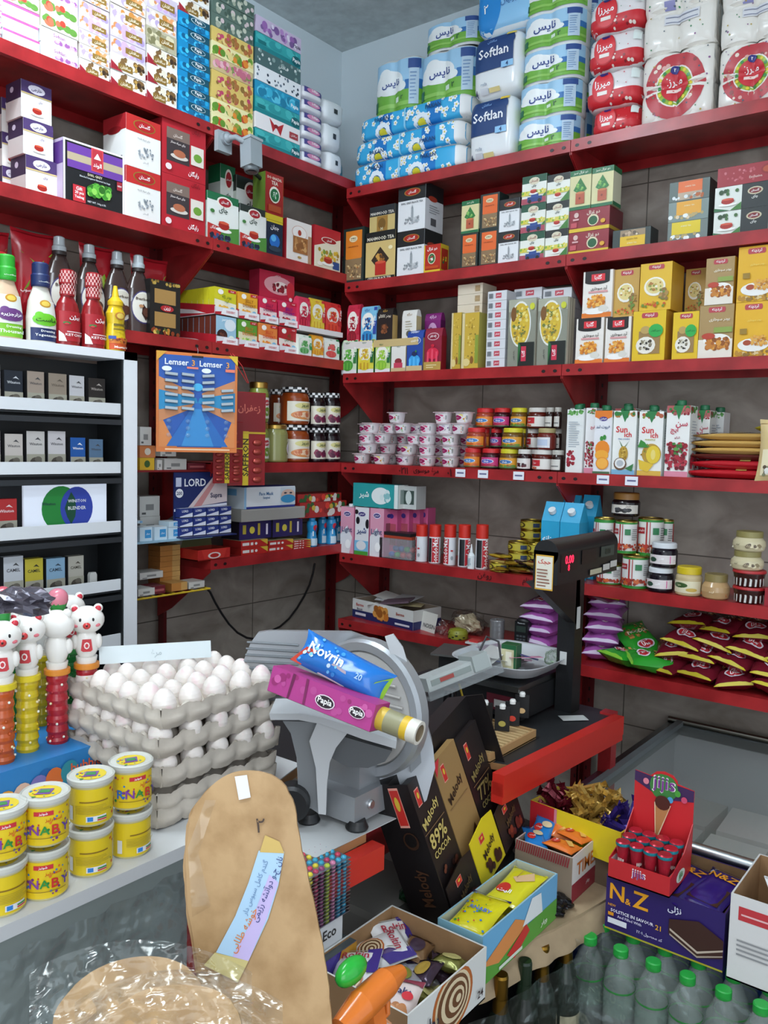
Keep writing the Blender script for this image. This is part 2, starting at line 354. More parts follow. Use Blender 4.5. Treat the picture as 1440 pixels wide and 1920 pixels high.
softlan('t_gold1', 'd9cfc6', ['c9863d', 'b8a3c8', 'e6a06a', 'f1e5d6'], 5)
softlan('t_gold2', 'cfc3d2', ['a995c4', 'd08a58', 'f0dcc2', 'c9a9d9'], 6)
softlan('t_gold3', 'b7b095', ['7f7a55', '9f9878', 'd8cfae'], 7)
D('t_cof', 'f0eee8', [('s', 16, .2, .25, 1, 1, .11, ['3d2c1c', '7a5a33', 'b99247', 'e8dfcc'], 8), ('p', [(0, 0), (.35, 0), (0, .55)], '9c2230'), ('r', .2, .12, .62, .5, '8a6a2a'), ('t', 'سافتلن', .41, .31, .34, 'f6efd8', .26)], l=[('r', 0, 0, 1, .3, '9c2230')])
D('t_blue', '1489bf', [('s', 14, 0, 0, 1, .6, .1, ['0e6e9f', '23a7dc', '0b5b86', '4cc2ec'], 9), ('r', .3, .5, 1, 1, '124f63'), ('e', .62, .74, .24, .22, 'e8f2f5'), ('e', .62, .74, .225, .19, '124f63'), ('t', 'Papia', .62, .74, .36, 'ffffff', .3)], l=[('s', 8, 0, 0, 1, 1, .14, ['0e6e9f', '23a7dc', '0b5b86'], 10)])
D('t_or', 'dcc06a', [('s', 18, 0, 0, 1, 1, .07, ['b26a3a', 'c2456a', 'e5cf86', '8e6a30'], 11), ('t', 'Papia', .55, .5, .2, 'a4803a', .3)])
D('t_fruit', 'efe6ae', [('s', 16, 0, 0, 1, 1, .09, ['c2472c', 'e2882e', '5f8f2d', 'e8d48b', '7aa53a'], 12), ('t', 'Papia', .55, .6, .22, 'b08a3a', .3)])
D('t_rose', 'cdb785', [('s', 24, 0, .05, 1, .95, .08, ['d98a9c', 'e7b4bd', 'c56c82', '7d9350'], 13)])
D('t_gar', '5d7368', [('s', 26, 0, 0, 1, 1, .05, ['c9cdbb', 'a9b09c', 'd9c6c8', '465b50'], 14)])
D('t_teal', '35a5a8', [('r', 0, 0, 1, .3, '1d8389'), ('s', 8, 0, .35, 1, 1, .12, ['49b9ba', '2c979c'], 15), ('e', .9, .38, .11, .33, '0c5f66'), ('t', 'Papia', .9, .38, .17, 'ffffff', .4), ('r', .05, .35, .22, .55, '157479')], l=[full('1d7f86')])
D('t_bow', 'efeaea', [('p', [(.45, .5), (.3, .95), (.38, .1), (.45, .5)], 'b8242c'), ('p', [(.45, .5), (.62, .9), (.55, .05)], 'b8242c'), ('e', .45, .55, .05, .12, '8e1a22'), ('r', .75, .2, .95, .62, 'a8353a'), ('t', 'سافتلن', .85, .41, .17, 'f3dede', .2)])
D('t_leaf', 'eef0f2', [('s', 26, 0, 0, 1, 1, .022, ['2c3c4c', '6a7a8a', '1a2a3a'], 16)])
D('t_dark', '4e6a6a', [('s', 22, 0, 0, 1, 1, .03, ['d9e2de', '87a09c'], 17), ('t', 'سافتلن', .6, .5, .2, 'eef3f0', .3)])
D('t_purp', 'cdbcd6', [('s', 26, 0, 0, 1, 1, .05, ['9d6ab0', 'b98cc8', 'e9dff0', '7d5a96'], 18), ('t', 'Papia', .9, .3, .16, '3d3a5a', .4)])
D('t_bluw', '2596bd', [('s', 12, 0, 0, 1, 1, .1, ['3db2d4', '1c7fa3', '60c8e2'], 19), ('t', 'Papia', .88, .35, .17, 'ffffff', .4)], l=[full('1a6f90')])
# tea boxes
D('small_tea', 'ece8e4', [('r', 0, .68, 1, 1, '4a3566'), ('r', 0, .64, 1, .68, 'c9b27a'), ('e', .5, .82, .28, .12, 'e6e0ee'), ('t', 'خارجی', .5, .82, .34, '4a3566', .13), ('t', 'چای', .62, .52, .22, '7a6a8a', .09)]+cup(.5, .25, .2), l=[('r', 0, .5, 1, 1, '3c2c48'), ('e', .4, .8, .12, .08, 'c9bccf'), ('r', 0, 0, 1, .5, 'cfc6c2')], t=[full('4a3566')])
D('earl', '191a1c', [('r', 0, 0, 1, .03, 'e6e6ea'), ('r', 0, .97, 1, 1, 'f0eef4'), ('r', 0, 0, .03, 1, 'e6e6ea'), ('r', .97, 0, 1, 1, 'e6e6ea'), ('r', .06, .78, .97, .94, '6c3f9a'), ('r', .06, .66, .97, .8, 'b9a98a'), ('r', .06, .56, .97, .68, '6c3f9a'),
 ('r', .44, .6, .64, .97, 'd4454f'), ('r', .46, .62, .62, .95, 'b8303c'), ('t', 'الوند', .54, .7, .14, 'ffffff', .1), ('p', [(.48, .8), (.54, .9), (.6, .8)], 'ffffff'), ('t', 'EARL GREY', .5, .52, .24, 'd8cfae', .06), ('t', 'Blended bergamot flavored tea bags', .5, .46, .5, 'cfd4d8', .04), ('s', 60, .36, .16, .78, .42, .05, ['3f8f2c', '5fb03c', '2c6a1e', '8fcf5a'], 21),
 ('r', .14, .04, .34, .3, 'c8303a'), ('t', 'Gift', .24, .25, .1, 'ffffff', .06), ('t', '20 pcs', .24, .18, .14, 'ffffff', .06), ('t', 'Teabag', .24, .11, .15, 'ffffff', .06), ('r', .86, .4, .95, .54, 'a02834'), ('t', 'NEW', .905, .47, .07, 'ffffff', .05), ('t', 'NET WT. 100g ± 5%', .52, .08, .3, 'e0e4e8', .05)], l=[full('b9aac4'), ('r', 0, .6, 1, .95, '54307c')])
D('gol_red', 'eceae6', [('r', 0, .68, 1, 1, 'c02a28'), ('e', .52, .84, .32, .11, '8a7a2a'), ('e', .52, .84, .29, .095, 'b01c20'), ('t', 'گلستان', .52, .84, .42, 'ffffff', .1), ('t', 'چای سیاه خارجه', .5, .58, .6, '8a8a8a', .05), ('s', 26, .3, .2, .8, .45, .03, ['9aa0a6', 'c6cace', '7a828a'], 22), ('t', 'گلستان', .55, .14, .2, 'a0a0a0', .05)], l=[('r', 0, .7, 1, 1, 'a5232a'), ('e', .5, .72, .3, .07, '8a1a20'), ('r', .55, .06, .85, .2, '55585a')], t=[full('a82020')])
D('raygan', 'b51f2c', [('r', .1, .25, .62, .85, '3d3436'), ('r', .1, .66, .62, .86, '7e6a60'), ('t', 'گلستان', .35, .74, .34, 'e9dcd0', .08), ('t', 'چای سیاه ممتاز', .35, .6, .44, 'efe6e0', .06), ('e', .38, .36, .2, .05, 'd8d0c6'), ('e', .38, .42, .14, .07, 'b56a4a'), ('r', .64, .3, .94, .66, 'e6ddd2'), ('e', .8, .45, .1, .08, '6f9f3a'), ('t', 'رایگان', .7, .12, .45, 'ffffff', .12), ('e', .13, .13, .07, .06, 'f0dcdc'), ('t', 'رایگان', .75, .92, .3, '7c0f1a', .1)], l=[full('8f1620')], t=[full('8f1620')])
def golchai(name, top, alt='bd2f2a'):
 D(name, 'e9ece6', [('r', 0, .84, 1, 1, top), ('e', .55, .84, .25, .12, 'f3efe2'), ('e', .55, .84, .2, .09, 'a8202a'), ('t', 'گلستان', .55, .84, .32, 'ffffff', .08), ('t', 'چای', .5, .66, .4, '2c3c30', .16), ('p', [(0, .0), (0, .34), (.5, .28), (.3, 0)], alt), ('t', 'رایگان', .18, .26, .28, 'ffffff', .08), ('p', [(.5, .28), (1, .36), (1, 0), (.3, 0)], '4d8a3a'), ('s', 16, .05, .0, .75, .16, .07, ['26304e', '3a4a74', '1a2036'], 23), ('e', .14, .6, .07, .04, '3f7a3a')]+cup(.5, .34, .22), l=[full('cfd6cc'), ('r', 0, .8, 1, 1, top)], t=[full(top)])
golchai('gol_green', '1c6a42'); golchai('gol_dark', '26302a')
D('gulzal', '9c2018', [('r', 0, 0, 1, .12, 'd8c22a'), ('t', 'DO GHAZAL', .5, .9, .8, 'f0e6d2', .09), ('t', 'TEA', .5, .8, .36, 'f0e6d2', .08), ('e', .5, .55, .3, .18, 'e6e0d0'), ('e', .5, .54, .24, .14, '1f6a3a'), ('s', 10, .35, .45, .65, .62, .06, ['e8e8e0', '2c8a4c'], 24), ('r', .15, .18, .85, .32, 'b04a20')], r=[full('c8a21e')], l=[full('5f7a2a')])
D('jahan', '12243a', [('r', 0, .94, 1, 1, 'd8c22a'), ('t', 'جهان', .5, .8, .7, 'ffffff', .16), ('e', .5, .42, .32, .2, '1e6cc0'), ('e', .42, .5, .16, .1, '58b4ea'), ('e', .5, .2, .38, .08, '2a3c4c')], l=[full('1b1c20')])
D('archtea', 'ece6e0', [('r', .86, .0, 1, .7, 'b58a6a'), ('e', .5, .72, .3, .17, 'd8b0a0'), ('e', .5, .72, .28, .155, 'f4efea'), ('e', .5, .72, .07, .07, 'a83a2a'), ('r', .24, .22, .84, .62, 'a46a3a'), ('s', 14, .28, .25, .8, .6, .08, ['c08a52', '8e5a30', 'd2a26a'], 25), ('e', .5, .12, .08, .03, 'b08a4a')], l=[full('a82430')], t=[full('b02030')])
D('gol_tall', 'b92530', [('p', [(0, 0), (1, 0), (1, .8), (0, .5)], 'e6dfc9'), ('s', 20, .1, .12, .95, .5, .07, ['d8b43a', 'a8862a', 'e9dc9a', '7a9a3a'], 26), ('e', .55, .7, .3, .08, 'f4efe2'), ('e', .55, .7, .27, .065, 'a01c26'), ('t', 'گلستان', .55, .7, .38, 'ffffff', .07), ('r', .7, .04, .95, .22, '2a4a8a'), ('e', .2, .1, .1, .05, 'f0e8e0')]+cup(.5, .22, .2), l=[full('9c1a24')], t=[full('a01a24')])
def ahmad(name, c, side='22302e', dark='22302e'):
 D(name, dark, [('r', .12, .45, .9, .95, c), ('e', .51, .46, .38, .05, c), ('r', .12, .06, .9, .44, '8a7050'), ('s', 16, .14, .08, .88, .36, .06, ['c2a06a', '6a5236', 'a5602e', 'd9c79a'], 27), ('e', .5, .8, .2, .06, 'ecdcb4'), ('t', 'AHMAD', .5, .81, .26, '2a3a34', .05), ('t', 'TEA LONDON', .5, .775, .26, '2a3a34', .03), ('t', 'CARDAMOM TEA', .5, .66, .5, '8a3a1a', .04)], r=[full(side)], l=[full(side)], t=[full(dark)])
ahmad('ahmad_o', 'dd7f26'); ahmad('ahmad_r', 'e0672c')
D('mahmood', 'd2b877', [('r', 0, .8, 1, 1, '1d2020'), ('t', 'MAHMOOD TEA', .5, .86, .9, 'efe9d6', .1), ('p', [(.5, .68), (.8, .42), (.5, .18), (.2, .42)], '30241a'), ('s', 14, .34, .34, .66, .56, .05, ['a56a2a', 'c99a4a', '5a3a1c'], 28), ('r', .34, .1, .7, .36, 'b5281e'), ('e', .52, .36, .18, .03, 'd2553a'), ('e', .85, .64, .07, .04, 'efe4b8'), ('r', 0, 0, 1, .07, '1d2020'), ('t', 'CEYLON BLACK TEA', .5, .035, .8, 'efe9d6', .05)], r=[full('2a2a2a')], l=[full('241f1a')], t=[full('1d2020')])
D('mahmood2', 'cdb677', [('r', 0, .62, 1, 1, '2b2f33'), ('t', 'MAHMOOD TEA', .5, .72, .92, 'e6e2d6', .16), ('r', .3, 0, .72, .6, 'a37a3a'), ('e', .5, .3, .15, .22, '7a5a2a'), ('t', 'M', .5, .1, .14, 'f0e6c0', .12)], r=[full('4a4f52')], t=[full('3a3e42')])
def sdeist(name, txt='گلستان'):
 D(name, 'e4e6e8', [('r', 0, .66, 1, 1, '1c1e20'), ('e', .52, .83, .3, .085, 'a8762a'), ('e', .52, .83, .26, .07, 'a82018'), ('t', txt, .52, .83, .38, 'ffffff', .08), ('t', 'EARL GREY BLACK TEA', .52, .6, .8, '55585c', .045), ('r', .5, .2, .58, .46, '9aa0a4'), ('p', [(.5, .46), (.54, .55), (.58, .46)], '8a9094'), ('s', 22, .25, .12, .85, .3, .04, ['aab0b4', '8a9094', 'c6cacc'], 29)], r=[full('dfe2e6'), ('r', 0, .66, 1, 1, '1c1e20'), ('e', .4, .68, .25, .06, 'a83a28'), ('r', .3, .1, .6, .26, '5a5c60')]+lines(.2, .8, .35, .55, 4, '9a9ea2'), l=[full('1c1e20')], t=[full('1c1e20')])
sdeist('sdeist'); sdeist('gol_bw')
D('doghazal', 'b52a1a', [('r', 0, 0, 1, .1, 'd8b92a'), ('r', 0, 0, .06, 1, 'd8b92a'), ('t', 'دو غزال', .5, .84, .6, 'ffffff', .14), ('e', .48, .5, .24, .2, 'e9dfc0'), ('e', .48, .5, .2, .17, '2a6a3a'), ('s', 8, .36, .4, .6, .6, .07, ['e8e8e0', '9a2a1a'], 30), ('r', .1, .14, .9, .24, 'c24a1a')], r=[full('d2b12a'), ('r', .1, .1, .9, .85, 'a82a1a'), ('s', 6, .2, .3, .8, .7, .12, ['d8b92a', '2a6a3a'], 31)], t=[full('c8901e')])
D('doghazal_w', '8e2430', [('r', 0, 0, 1, .16, 'd8b92a'), ('t', 'دو غزال', .6, .8, .32, 'e9dcc8', .22), ('e', .6, .46, .14, .26, 'ddd2b0'), ('e', .6, .44, .11, .2, '1f5a34'), ('e', .18, .76, .06, .12, 'd6b8b0'), ('r', .05, .2, .2, .42, 'c2505a'), ('r', .1, .52, .25, .6, 'd8a8a8'), ('e', .85, .36, .06, .1, 'd8a22a')], r=[full('6a1f28'), ('r', 0, 0, 1, .16, 'b8981e')], t=[full('7a1e28')])
def palm(name, bg, top='1e6a40', bot='1e6a40', txt='دو غزال سبز'):
 D(name, bg, [('r', 0, .86, 1, 1, top), ('t', txt, .5, .93, .7, 'dfe6cf', .08), ('r', 0, 0, 1, .08, bot), ('p', [(.5, .8), (.82, .5), (.5, .38), (.18, .5)], '2f7a3c'), ('s', 14, .3, .46, .7, .7, .05, ['5fa04a', '1f5a2c', '8abf62'], 32), ('r', .3, .14, .72, .42, 'b5583a'), ('e', .51, .42, .2, .03, 'c97a4a'), ('e', .5, .28, .05, .03, '7a2f20')], r=[full('d6d6b8'), ('r', 0, .86, 1, 1, top), ('r', 0, 0, 1, .1, bot)], t=[full(top)])
palm('palm', 'd5cf9c'); palm('palm_y', 'd9cf9a', txt='چای سبز')
def teabox(name, top, car):
 f = [('r', 0, .74, 1, 1, top), ('e', .5, .8, .22, .13, 'd9d2b8'), ('t', 'گلستان', .5, .8, .34, '8a2020', .12), ('t', 'چای', .5, .62, .3, '2c3c30', .12), ('r', 0, .3, 1, .46, 'd9cf5a'), ('s', 10, 0, .3, 1, .5, .06, ['d8c83a', '7fae3a', 'e9e6b0'], 33), ('p', [(.6, 0), (1, .35), (1, 0)], '3f7a34')]
 if car: f += [('r', 0, 0, 1, .2, 'a84a5a'), ('r', .25, .06, .85, .24, '25407e'), ('r', .4, .2, .7, .34, '2d4c90'), ('e', .35, .08, .07, .07, '16181c'), ('e', .75, .08, .07, .07, '16181c')]
 f += cup(.5, .42 if car else .24, .17)
 D(name, 'e6e8df', f, r=[full('d9dbc8'), ('r', 0, .74, 1, 1, top)], t=[full(top)])
teabox('tea_car', '1c4f38', 1); teabox('tea_cup', '1f2422', 0)
D('ahm_y', '2f3a38', [('r', .2, .1, .86, .95, 'e2b92a'), ('r', .2, .62, .86, .95, '9a8468'), ('s', 10, .2, .6, .86, .95, .04, ['c2a88a', '6a5a48', 'd9c8a8'], 34), ('t', 'AHMAD TEA', .52, .25, .26, 'f2e6b4', .2), ('t', 'GREEN TEA', .52, .46, .3, 'b08a1a', .1)], r=[full('28302f')], t=[full('3a4442')])
D('ahm_o2', '5a6864', [('r', .22, .4, .82, .98, 'de6a2c'), ('r', .22, .05, .82, .42, 'b9a48c'), ('s', 14, .02, .04, .9, .36, .05, ['dfe6e6', '8a9088', 'b5602e'], 35), ('t', 'AHMAD TEA', .52, .7, .26, 'f0e2c0', .18)], r=[full('2a3432')], t=[full('4a5654')])
D('ahm_y2', '7a8a86', [('r', .2, .3, .82, .98, 'e0a22e'), ('s', 14, 0, .04, .9, .4, .05, ['e6ecec', 'b5a06a', 'd9c8a8'], 36), ('t', 'AHMAD TEA', .52, .75, .26, 'f2e6b4', .18)], r=[full('2a3432')], t=[full('4a5654')])
D('ahm_y3', '6d7a76', [('r', .1, .35, .82, .98, 'dcc21e'), ('s', 14, 0, .04, .9, .4, .05, ['e6ecec', 'b5a06a', 'f2f4f4'], 37), ('t', 'AHMAD TEA', .46, .75, .26, 'f2f0c4', .18)], r=[full('2a3432')], t=[full('4a5654')])
D('gol_wide', 'dfe4dc', [('r', .5, 0, 1, 1, '272c2c'), ('e', .74, .68, .14, .16, 'c9bfa0'), ('e', .74, .68, .11, .11, '7a1a20'), ('t', 'گلستان', .74, .68, .17, 'ffffff', .12), ('t', 'چای', .74, .42, .16, 'e6e6e0', .16), ('s', 5, .05, .6, .46, .95, .04, ['3f6a34', '2a4a28'], 38), ('p', [(.3, 0), (.5, .3), (.5, 0)], '3f7a34'), ('p', [(0, 0), (0, .15), (.3, 0)], '2c6a3c')]+[(a[0], a[1]*.5, a[2], a[3]*.5, a[4], a[5]) for a in cup(.5, .38, .3)], t=[full('3a4040')])
D('red_long', '9c2430', [('s', 20, .1, .1, .6, .9, .02, ['b85058', 'c87078'], 39), ('e', .8, .6, .13, .28, '8a1a1e'), ('e', .8, .6, .1, .18, 'b04a28'), ('t', 'Exclusive', .6, .3, .2, 'd9b8b0', .14)], t=[full('8a1e28')])
# jelly powder
def jelly(name, c1, c2, fruit, txt='JELLY', txt2='DESSERT', tcol='d8a020', bot='e8e8ea'):
 D(name, c1, [('p', [(0, 0), (1, 0), (1, .45), (0, .55)], c2), ('e', .28, .84, .13, .1, 'f6f2ea'), ('r', .62, .86, .98, .97, 'c02030'), ('t', 'فرمند', .8, .915, .26, 'ffffff', .08), ('t', txt, .55, .66, .72, tcol, .17), ('t', txt2, .55, .5, .86, tcol, .13), ('s', 16, .12, .1, .66, .36, .09, fruit, 41), ('e', .8, .22, .12, .1, '7ab8d8')], l=[full(c1)], t=[full(c1)])
jelly('j_peach', 'd2c928', 'ece6d0', ['e6a02a', 'efc04a', 'e8b23a'], 'پودر ژله', 'آلوئه', '5a7a2a')
jelly('j_or', 'e6a62c', 'f0e6d0', ['e6902a', 'efb04a', 'e8a23a'], tcol='a86a1a')
jelly('j_pk', 'd0284e', 'efd6d6', ['c2203a', 'a81a30', 'd84a5a'], tcol='8a1a50')
jelly('j_cher', 'c92a52', 'efd6d6', ['b02038', 'd83a4a', '8a1a2c'], tcol='7a1f8a')
jelly('j_gr', '5f9a34', 'e4d9b8', ['4c9a2c', '8ac04a', 'd8e08a'], tcol='c8702a')
jelly('j_org', 'e0803a', 'f0e0cc', ['e6902a', 'e8702a', 'efb04a'], tcol='d04a2a')
jelly('j_red', 'b02028', 'e8dcd4', ['c2282c', 'a81a22', 'd84a4a'], 'ژله', 'توت فرنگی', '2a6a2a')
D('j_choc', '9cc4da', [('e', .7, .7, .28, .22, 'dfe9f0'), ('e', .3, .3, .26, .22, '3a1a16'), ('s', 12, .1, .1, .55, .4, .1, ['4a241c', '2c1410', '6a3a2c'], 42), ('e', .75, .2, .16, .12, 'e8f0e0'), ('t', 'دسر', .4, .86, .4, 'ffffff', .12)], l=[full('6a3024')], t=[full('7a3a2a')])
D('cherrybox', 'b81e40', [('e', .55, .55, .42, .32, 'dfa0a8'), ('e', .6, .5, .22, .2, 'f2e6e0'), ('s', 12, .35, .3, .8, .66, .06, ['5a0f1c', '8a1a2c', 'a82438'], 43), ('e', .88, .45, .12, .3, 'd02a3c'), ('t', 'ژله گیلاس', .5, .88, .35, 'f0d8dc', .08), ('e', .88, .14, .05, .07, 'f0e8e8')], l=[full('8a1830')], t=[full('9a1c34')])
def jp(name, c, band, fruit, bot='e6e4e6', txt='پودر ژله'):
 D(name, c, [('r', 0, 0, 1, .12, bot), ('e', .45, .6, .4, .24, 'f0eee6'), ('e', .42, .24, .36, .16, fruit[0]), ('s', 14, .12, .4, .72, .72, .1, fruit, 44), ('r', .14, .12, .24, .3, fruit[1]), ('r', .38, .12, .46, .32, fruit[1]), ('r', .6, .12, .68, .3, fruit[1]), ('r', .8, .3, 1, .97, band), ('t', txt, .9, .62, .5, 'ffffff', .12, 90), ('t', 'دراژه', .4, .9, .4, band, .08)], l=[full(c)], r=[full(band)], t=[full(c)])
jp('p_pink', 'cf3555', 'c2203f', ['b01c38', 'd83a52', 'e0607a']); jp('p_yel', 'e2c23a', 'c83a3a', ['e8d04a', 'd8a82a', 'f0e08a']); jp('p_red', 'd83a36', 'b81c24', ['e0482a', 'c22a20', 'e8a02a'])
jp('p_cher', 'c8304a', 'b8243c', ['8a1426', 'a81c30', 'c83a4a']); jp('p_blu', '7cc0e0', '2c4aa0', ['2c8ac8', '1c3c7a', '4aa8e0']); jp('p_green', 'e0e8dc', '2c8a4a', ['7ab87a', '4a9a4a', 'd8e8d0']); jp('p_orange', 'e6a22c', 'd8801c', ['e8b03a', 'd8861c', 'f0c85a'])
jp('p_melon', 'e6ebe4', '1f7a3c', ['d84a4a', 'e05a5a', '2c7a3a']); jp('p_kiwi', 'd3e6c4', '2c7a3a', ['4a9a3a', '6ab84a', 'a8d87a']); jp('p_pine', 'e0d84a', '1f6a3a', ['e0c83a', 'c89a2a', 'e8e07a']); jp('p_pear', 'b8d87a', '1f6a3a', ['8ac03a', 'a8d04a', 'd0e88a'])
D('p_black', '1e1a1a', [('t', 'پودر کاکائو', .5, .78, .8, 'e6dcc8', .12), ('s', 14, .25, .3, .75, .6, .12, ['6a3a20', '8a5230', '4a2816'], 45), ('t', 'دراژه', .5, .93, .4, 'd8a84a', .08)], r=[full('b8985a')], l=[full('141212')])
D('p_whit', 'e4e2dc', [('t', 'دراژه', .5, .84, .4, '4a6a4a', .08), ('e', .5, .35, .25, .1, '8a2c34'), ('r', .2, .12, .8, .3, 'c8405a'), ('r', 0, 0, 1, .13, 'cdb488')], r=[full('c8b07a')], l=[full('c8c0b0')])
D('p_whit2', 'e2e0da', [('t', 'دراژه', .5, .86, .4, '8a6a3a', .1), ('e', .5, .3, .2, .1, '5a5a4a')]+lines(.25, .75, .4, .7, 4, 'b0a890'), r=[full('c8b88a')], l=[full('c8c0b0')])
D('p_bluetall', '23489c', [('e', .5, .74, .36, .1, 'd8e0f0'), ('e', .5, .74, .33, .085, '23489c'), ('t', 'ژله بلوبری', .5, .74, .5, 'ffffff', .07), ('e', .5, .26, .36, .14, '3aa0e0'), ('r', .16, .12, .28, .3, '58b8f0'), ('r', .42, .12, .54, .34, '58b8f0'), ('r', .68, .12, .8, .3, '58b8f0'), ('e', .5, .42, .16, .06, '1c2c5a'), ('e', .6, .48, .05, .03, '3f8a3a'), ('r', 0, 0, 1, .13, 'cdb488'), ('t', 'DESSERT', .5, .95, .5, 'e8eef8', .06)], r=[full('c0a870')], l=[full('1a3476')])
D('p_redtall', '8e2038', [('e', .5, .8, .34, .09, 'e6d0d4'), ('e', .5, .8, .31, .075, '8e2038'), ('t', 'ژله انار', .5, .8, .4, 'ffffff', .07), ('e', .5, .4, .36, .14, 'd82a48'), ('r', .16, .2, .28, .44, 'e84a64'), ('r', .42, .2, .54, .5, 'e84a64'), ('r', .68, .2, .8, .44, 'e84a64'), ('e', .5, .58, .1, .04, 'c82038'), ('r', 0, 0, 1, .2, 'b8954a')]+lines(.15, .8, .05, .15, 2, 'f0e0b0'), r=[full('8a1a22')], l=[full('6a1628')])
D('p_purp', '8a2c7a', [('t', 'دراژه', .5, .9, .4, 'f0d8ec', .12), ('e', .5, .5, .3, .25, 'd8a8d0'), ('s', 8, .3, .35, .7, .65, .1, ['3a1040', '6a2060'], 46), ('e', .45, .15, .3, .15, 'b04a9a')], r=[full('6a2060')], l=[full('6a2060')])
# right part of shelf three
D('goldtall', 'c9a83e', [('s', 30, .2, .1, .9, .95, .05, ['d8bc5a', 'b08c2a', 'e6d07a', '7a6a2a'], 47), ('r', .0, 0, .16, 1, 'd8c898'), ('e', .3, .12, .2, .07, 'e0cc8a'), ('e', .62, .16, .1, .07, '8a5a2a'), ('r', .8, .1, 1, .6, '8a9a3a'), ('t', 'سوهان', .6, .75, .3, '6a5a1a', .1, 90)], r=[full('b8b05a')], l=[full('c8b078')], t=[full('d8c080')])
D('cream', 'd9cdb8', [('r', .7, .2, .9, .8, 'a8906a'), ('t', 'شکلات', .78, .5, .22, 'c8a878', .4)], r=[full('cabda6')], t=[full('e2d8c6')])
D('whitethin', 'd6d8dc', [('r', .42, .25, .72, .78, 'c04a58'), ('t', 'سحر', .57, .5, .22, 'ffffff', .4), ('r', .06, .25, .3, .75, 'a8acb2')]+[('r', .08+.035*i, .25, .1+.035*i, .75, '70747a') for i in range(6)], r=[full('c2c4c8')], t=[full('e2e4e8')])
D('pistbox', '8a8c7e', [('r', 0, .82, 1, 1, 'a8aa98'), ('e', .45, .63, .38, .34, 'e6e8e2'), ('e', .45, .63, .34, .31, 'd2b23a'), ('s', 40, .16, .36, .74, .9, .07, ['d8bc3a', 'e8d87a', '8a7a3a', 'c8a02a', 'd9cf9a', '6a7a3a'], 48), ('e', .2, .78, .1, .11, '7a5228'), ('r', .4, 0, .98, .36, '1c2420'), ('p', [(.4, 0), (.5, .3), (.44, .36), (.4, .36)], '2c6a3a'), ('r', .52, .08, .7, .3, 'c8304a'), ('t', 'گلها', .61, .19, .2, 'ffffff', .12, 90), ('t', 'رشته پلویی', .26, .17, .3, '2a2a2a', .09, 90), ('e', .88, .88, .09, .05, 'c8cc3a')], r=[full('cfc8b4'), ('r', .3, 0, .36, 1, '8a8470'), ('r', .6, 0, .66, 1, '8a8470')], t=[full('b8b8a8')])
D('golha', 'eae4dc', [('r', .06, .76, .9, 1, '1d1c1c'), ('e', .48, .77, .42, .06, '1d1c1c'), ('r', .28, .78, .74, .93, 'd8303a'), ('t', 'گلها', .51, .855, .36, 'ffffff', .12), ('t', 'آرد سوخاری', .55, .62, .7, '3a2a22', .09), ('r', .2, .53, .85, .57, 'd89a9a'), ('s', 30, .15, .2, .8, .5, .09, ['d8862a', 'e8a03a', 'c06a1e', 'efb85a'], 49), ('e', .5, .14, .42, .06, 'f4f2ee'), ('r', 0, 0, 1, .1, 'e07a2a'), ('e', .72, .18, .16, .08, 'd9d6cc'), ('e', .45, .1, .3, .03, 'f4f2ee')], l=[full('d9cfc4')], r=[full('e0d6c8')])
def tord(name, c, kind, seed):
 f = [('r', .3, .86, .72, .96, 'b8404a'), ('e', .3, .91, .04, .05, 'b8404a'), ('e', .72, .91, .04, .05, 'b8404a'), ('t', 'تردینه', .51, .91, .36, 'ffffff', .07)]
 if kind == 'soup': f += [('e', .48, .5, .34, .2, 'eee9dc'), ('e', .48, .51, .28, .16, 'e2cf8a'), ('s', 20, .26, .4, .7, .62, .04, ['f0ead2', '8a9a4a', 'c8a85a', 'b0783a'], seed), ('s', 9, .6, .18, .95, .5, .09, ['8a6a3a', 'b08a4a', '6a8a3a'], seed+1), ('s', 10, .05, .05, .9, .2, .06, ['c8481e', 'd88a2a', '6a8a2a'], seed+5)]
 if kind == 'mush': f += [('r', .2, .15, .85, .6, '9a7a4a'), ('e', .42, .32, .3, .17, 'ece6da'), ('s', 24, .2, .2, .65, .44, .05, ['4a4030', 'd9d2c0', '8a8068', '2c2620'], seed), ('e', .4, .62, .15, .08, 'b89a5a'), ('e', .72, .6, .22, .13, '2aa84a'), ('t', 'بدون گلوتن', .72, .6, .34, '1c6a34', .05)]
 if kind == 'chick': f += [('r', 0, 0, 1, .36, 'e6ddcf'), ('e', .55, .34, .4, .12, 'f2efe8'), ('s', 26, .2, .14, .95, .4, .1, ['c27a2a', 'a85e1e', 'd8963a', '8e4e18'], seed), ('t', 'پودر سوخاری', .6, .72, .6, 'f2ecdc', .08), ('r', .45, .48, .98, .58, '8aa04a'), ('e', .3, .42, .2, .06, 'b8402a')]
 if kind == 'nug': f += [('s', 14, 0, 0, 1, .14, .08, ['b8862a', '8e6a2a', 'd8c08a'], seed+3), ('e', .55, .22, .44, .12, 'eceae4'), ('e', .38, .26, .16, .07, 'f2efe8'), ('e', .38, .26, .12, .05, 'a8482a'), ('s', 16, .45, .18, .98, .4, .08, ['d8963a', 'e0a84a', 'b8762a'], seed), ('r', .16, .42, .36, .52, '9a7a2a'), ('t', 'پودر سوخاری', .55, .66, .5, 'e8cf6a', .05)]
 D(name, c, f, r=[full('d0a02c')], l=[full('c8961e')], t=[full(c)])
tord('s_brown', 'c39a4a', 'soup', 51); tord('s_yel', 'dfb42a', 'soup', 52); tord('s_mush', 'e0bb1e', 'mush', 53); tord('s_chick', 'a88a58', 'chick', 54); tord('s_nug', 'e2ae22', 'nug', 55)
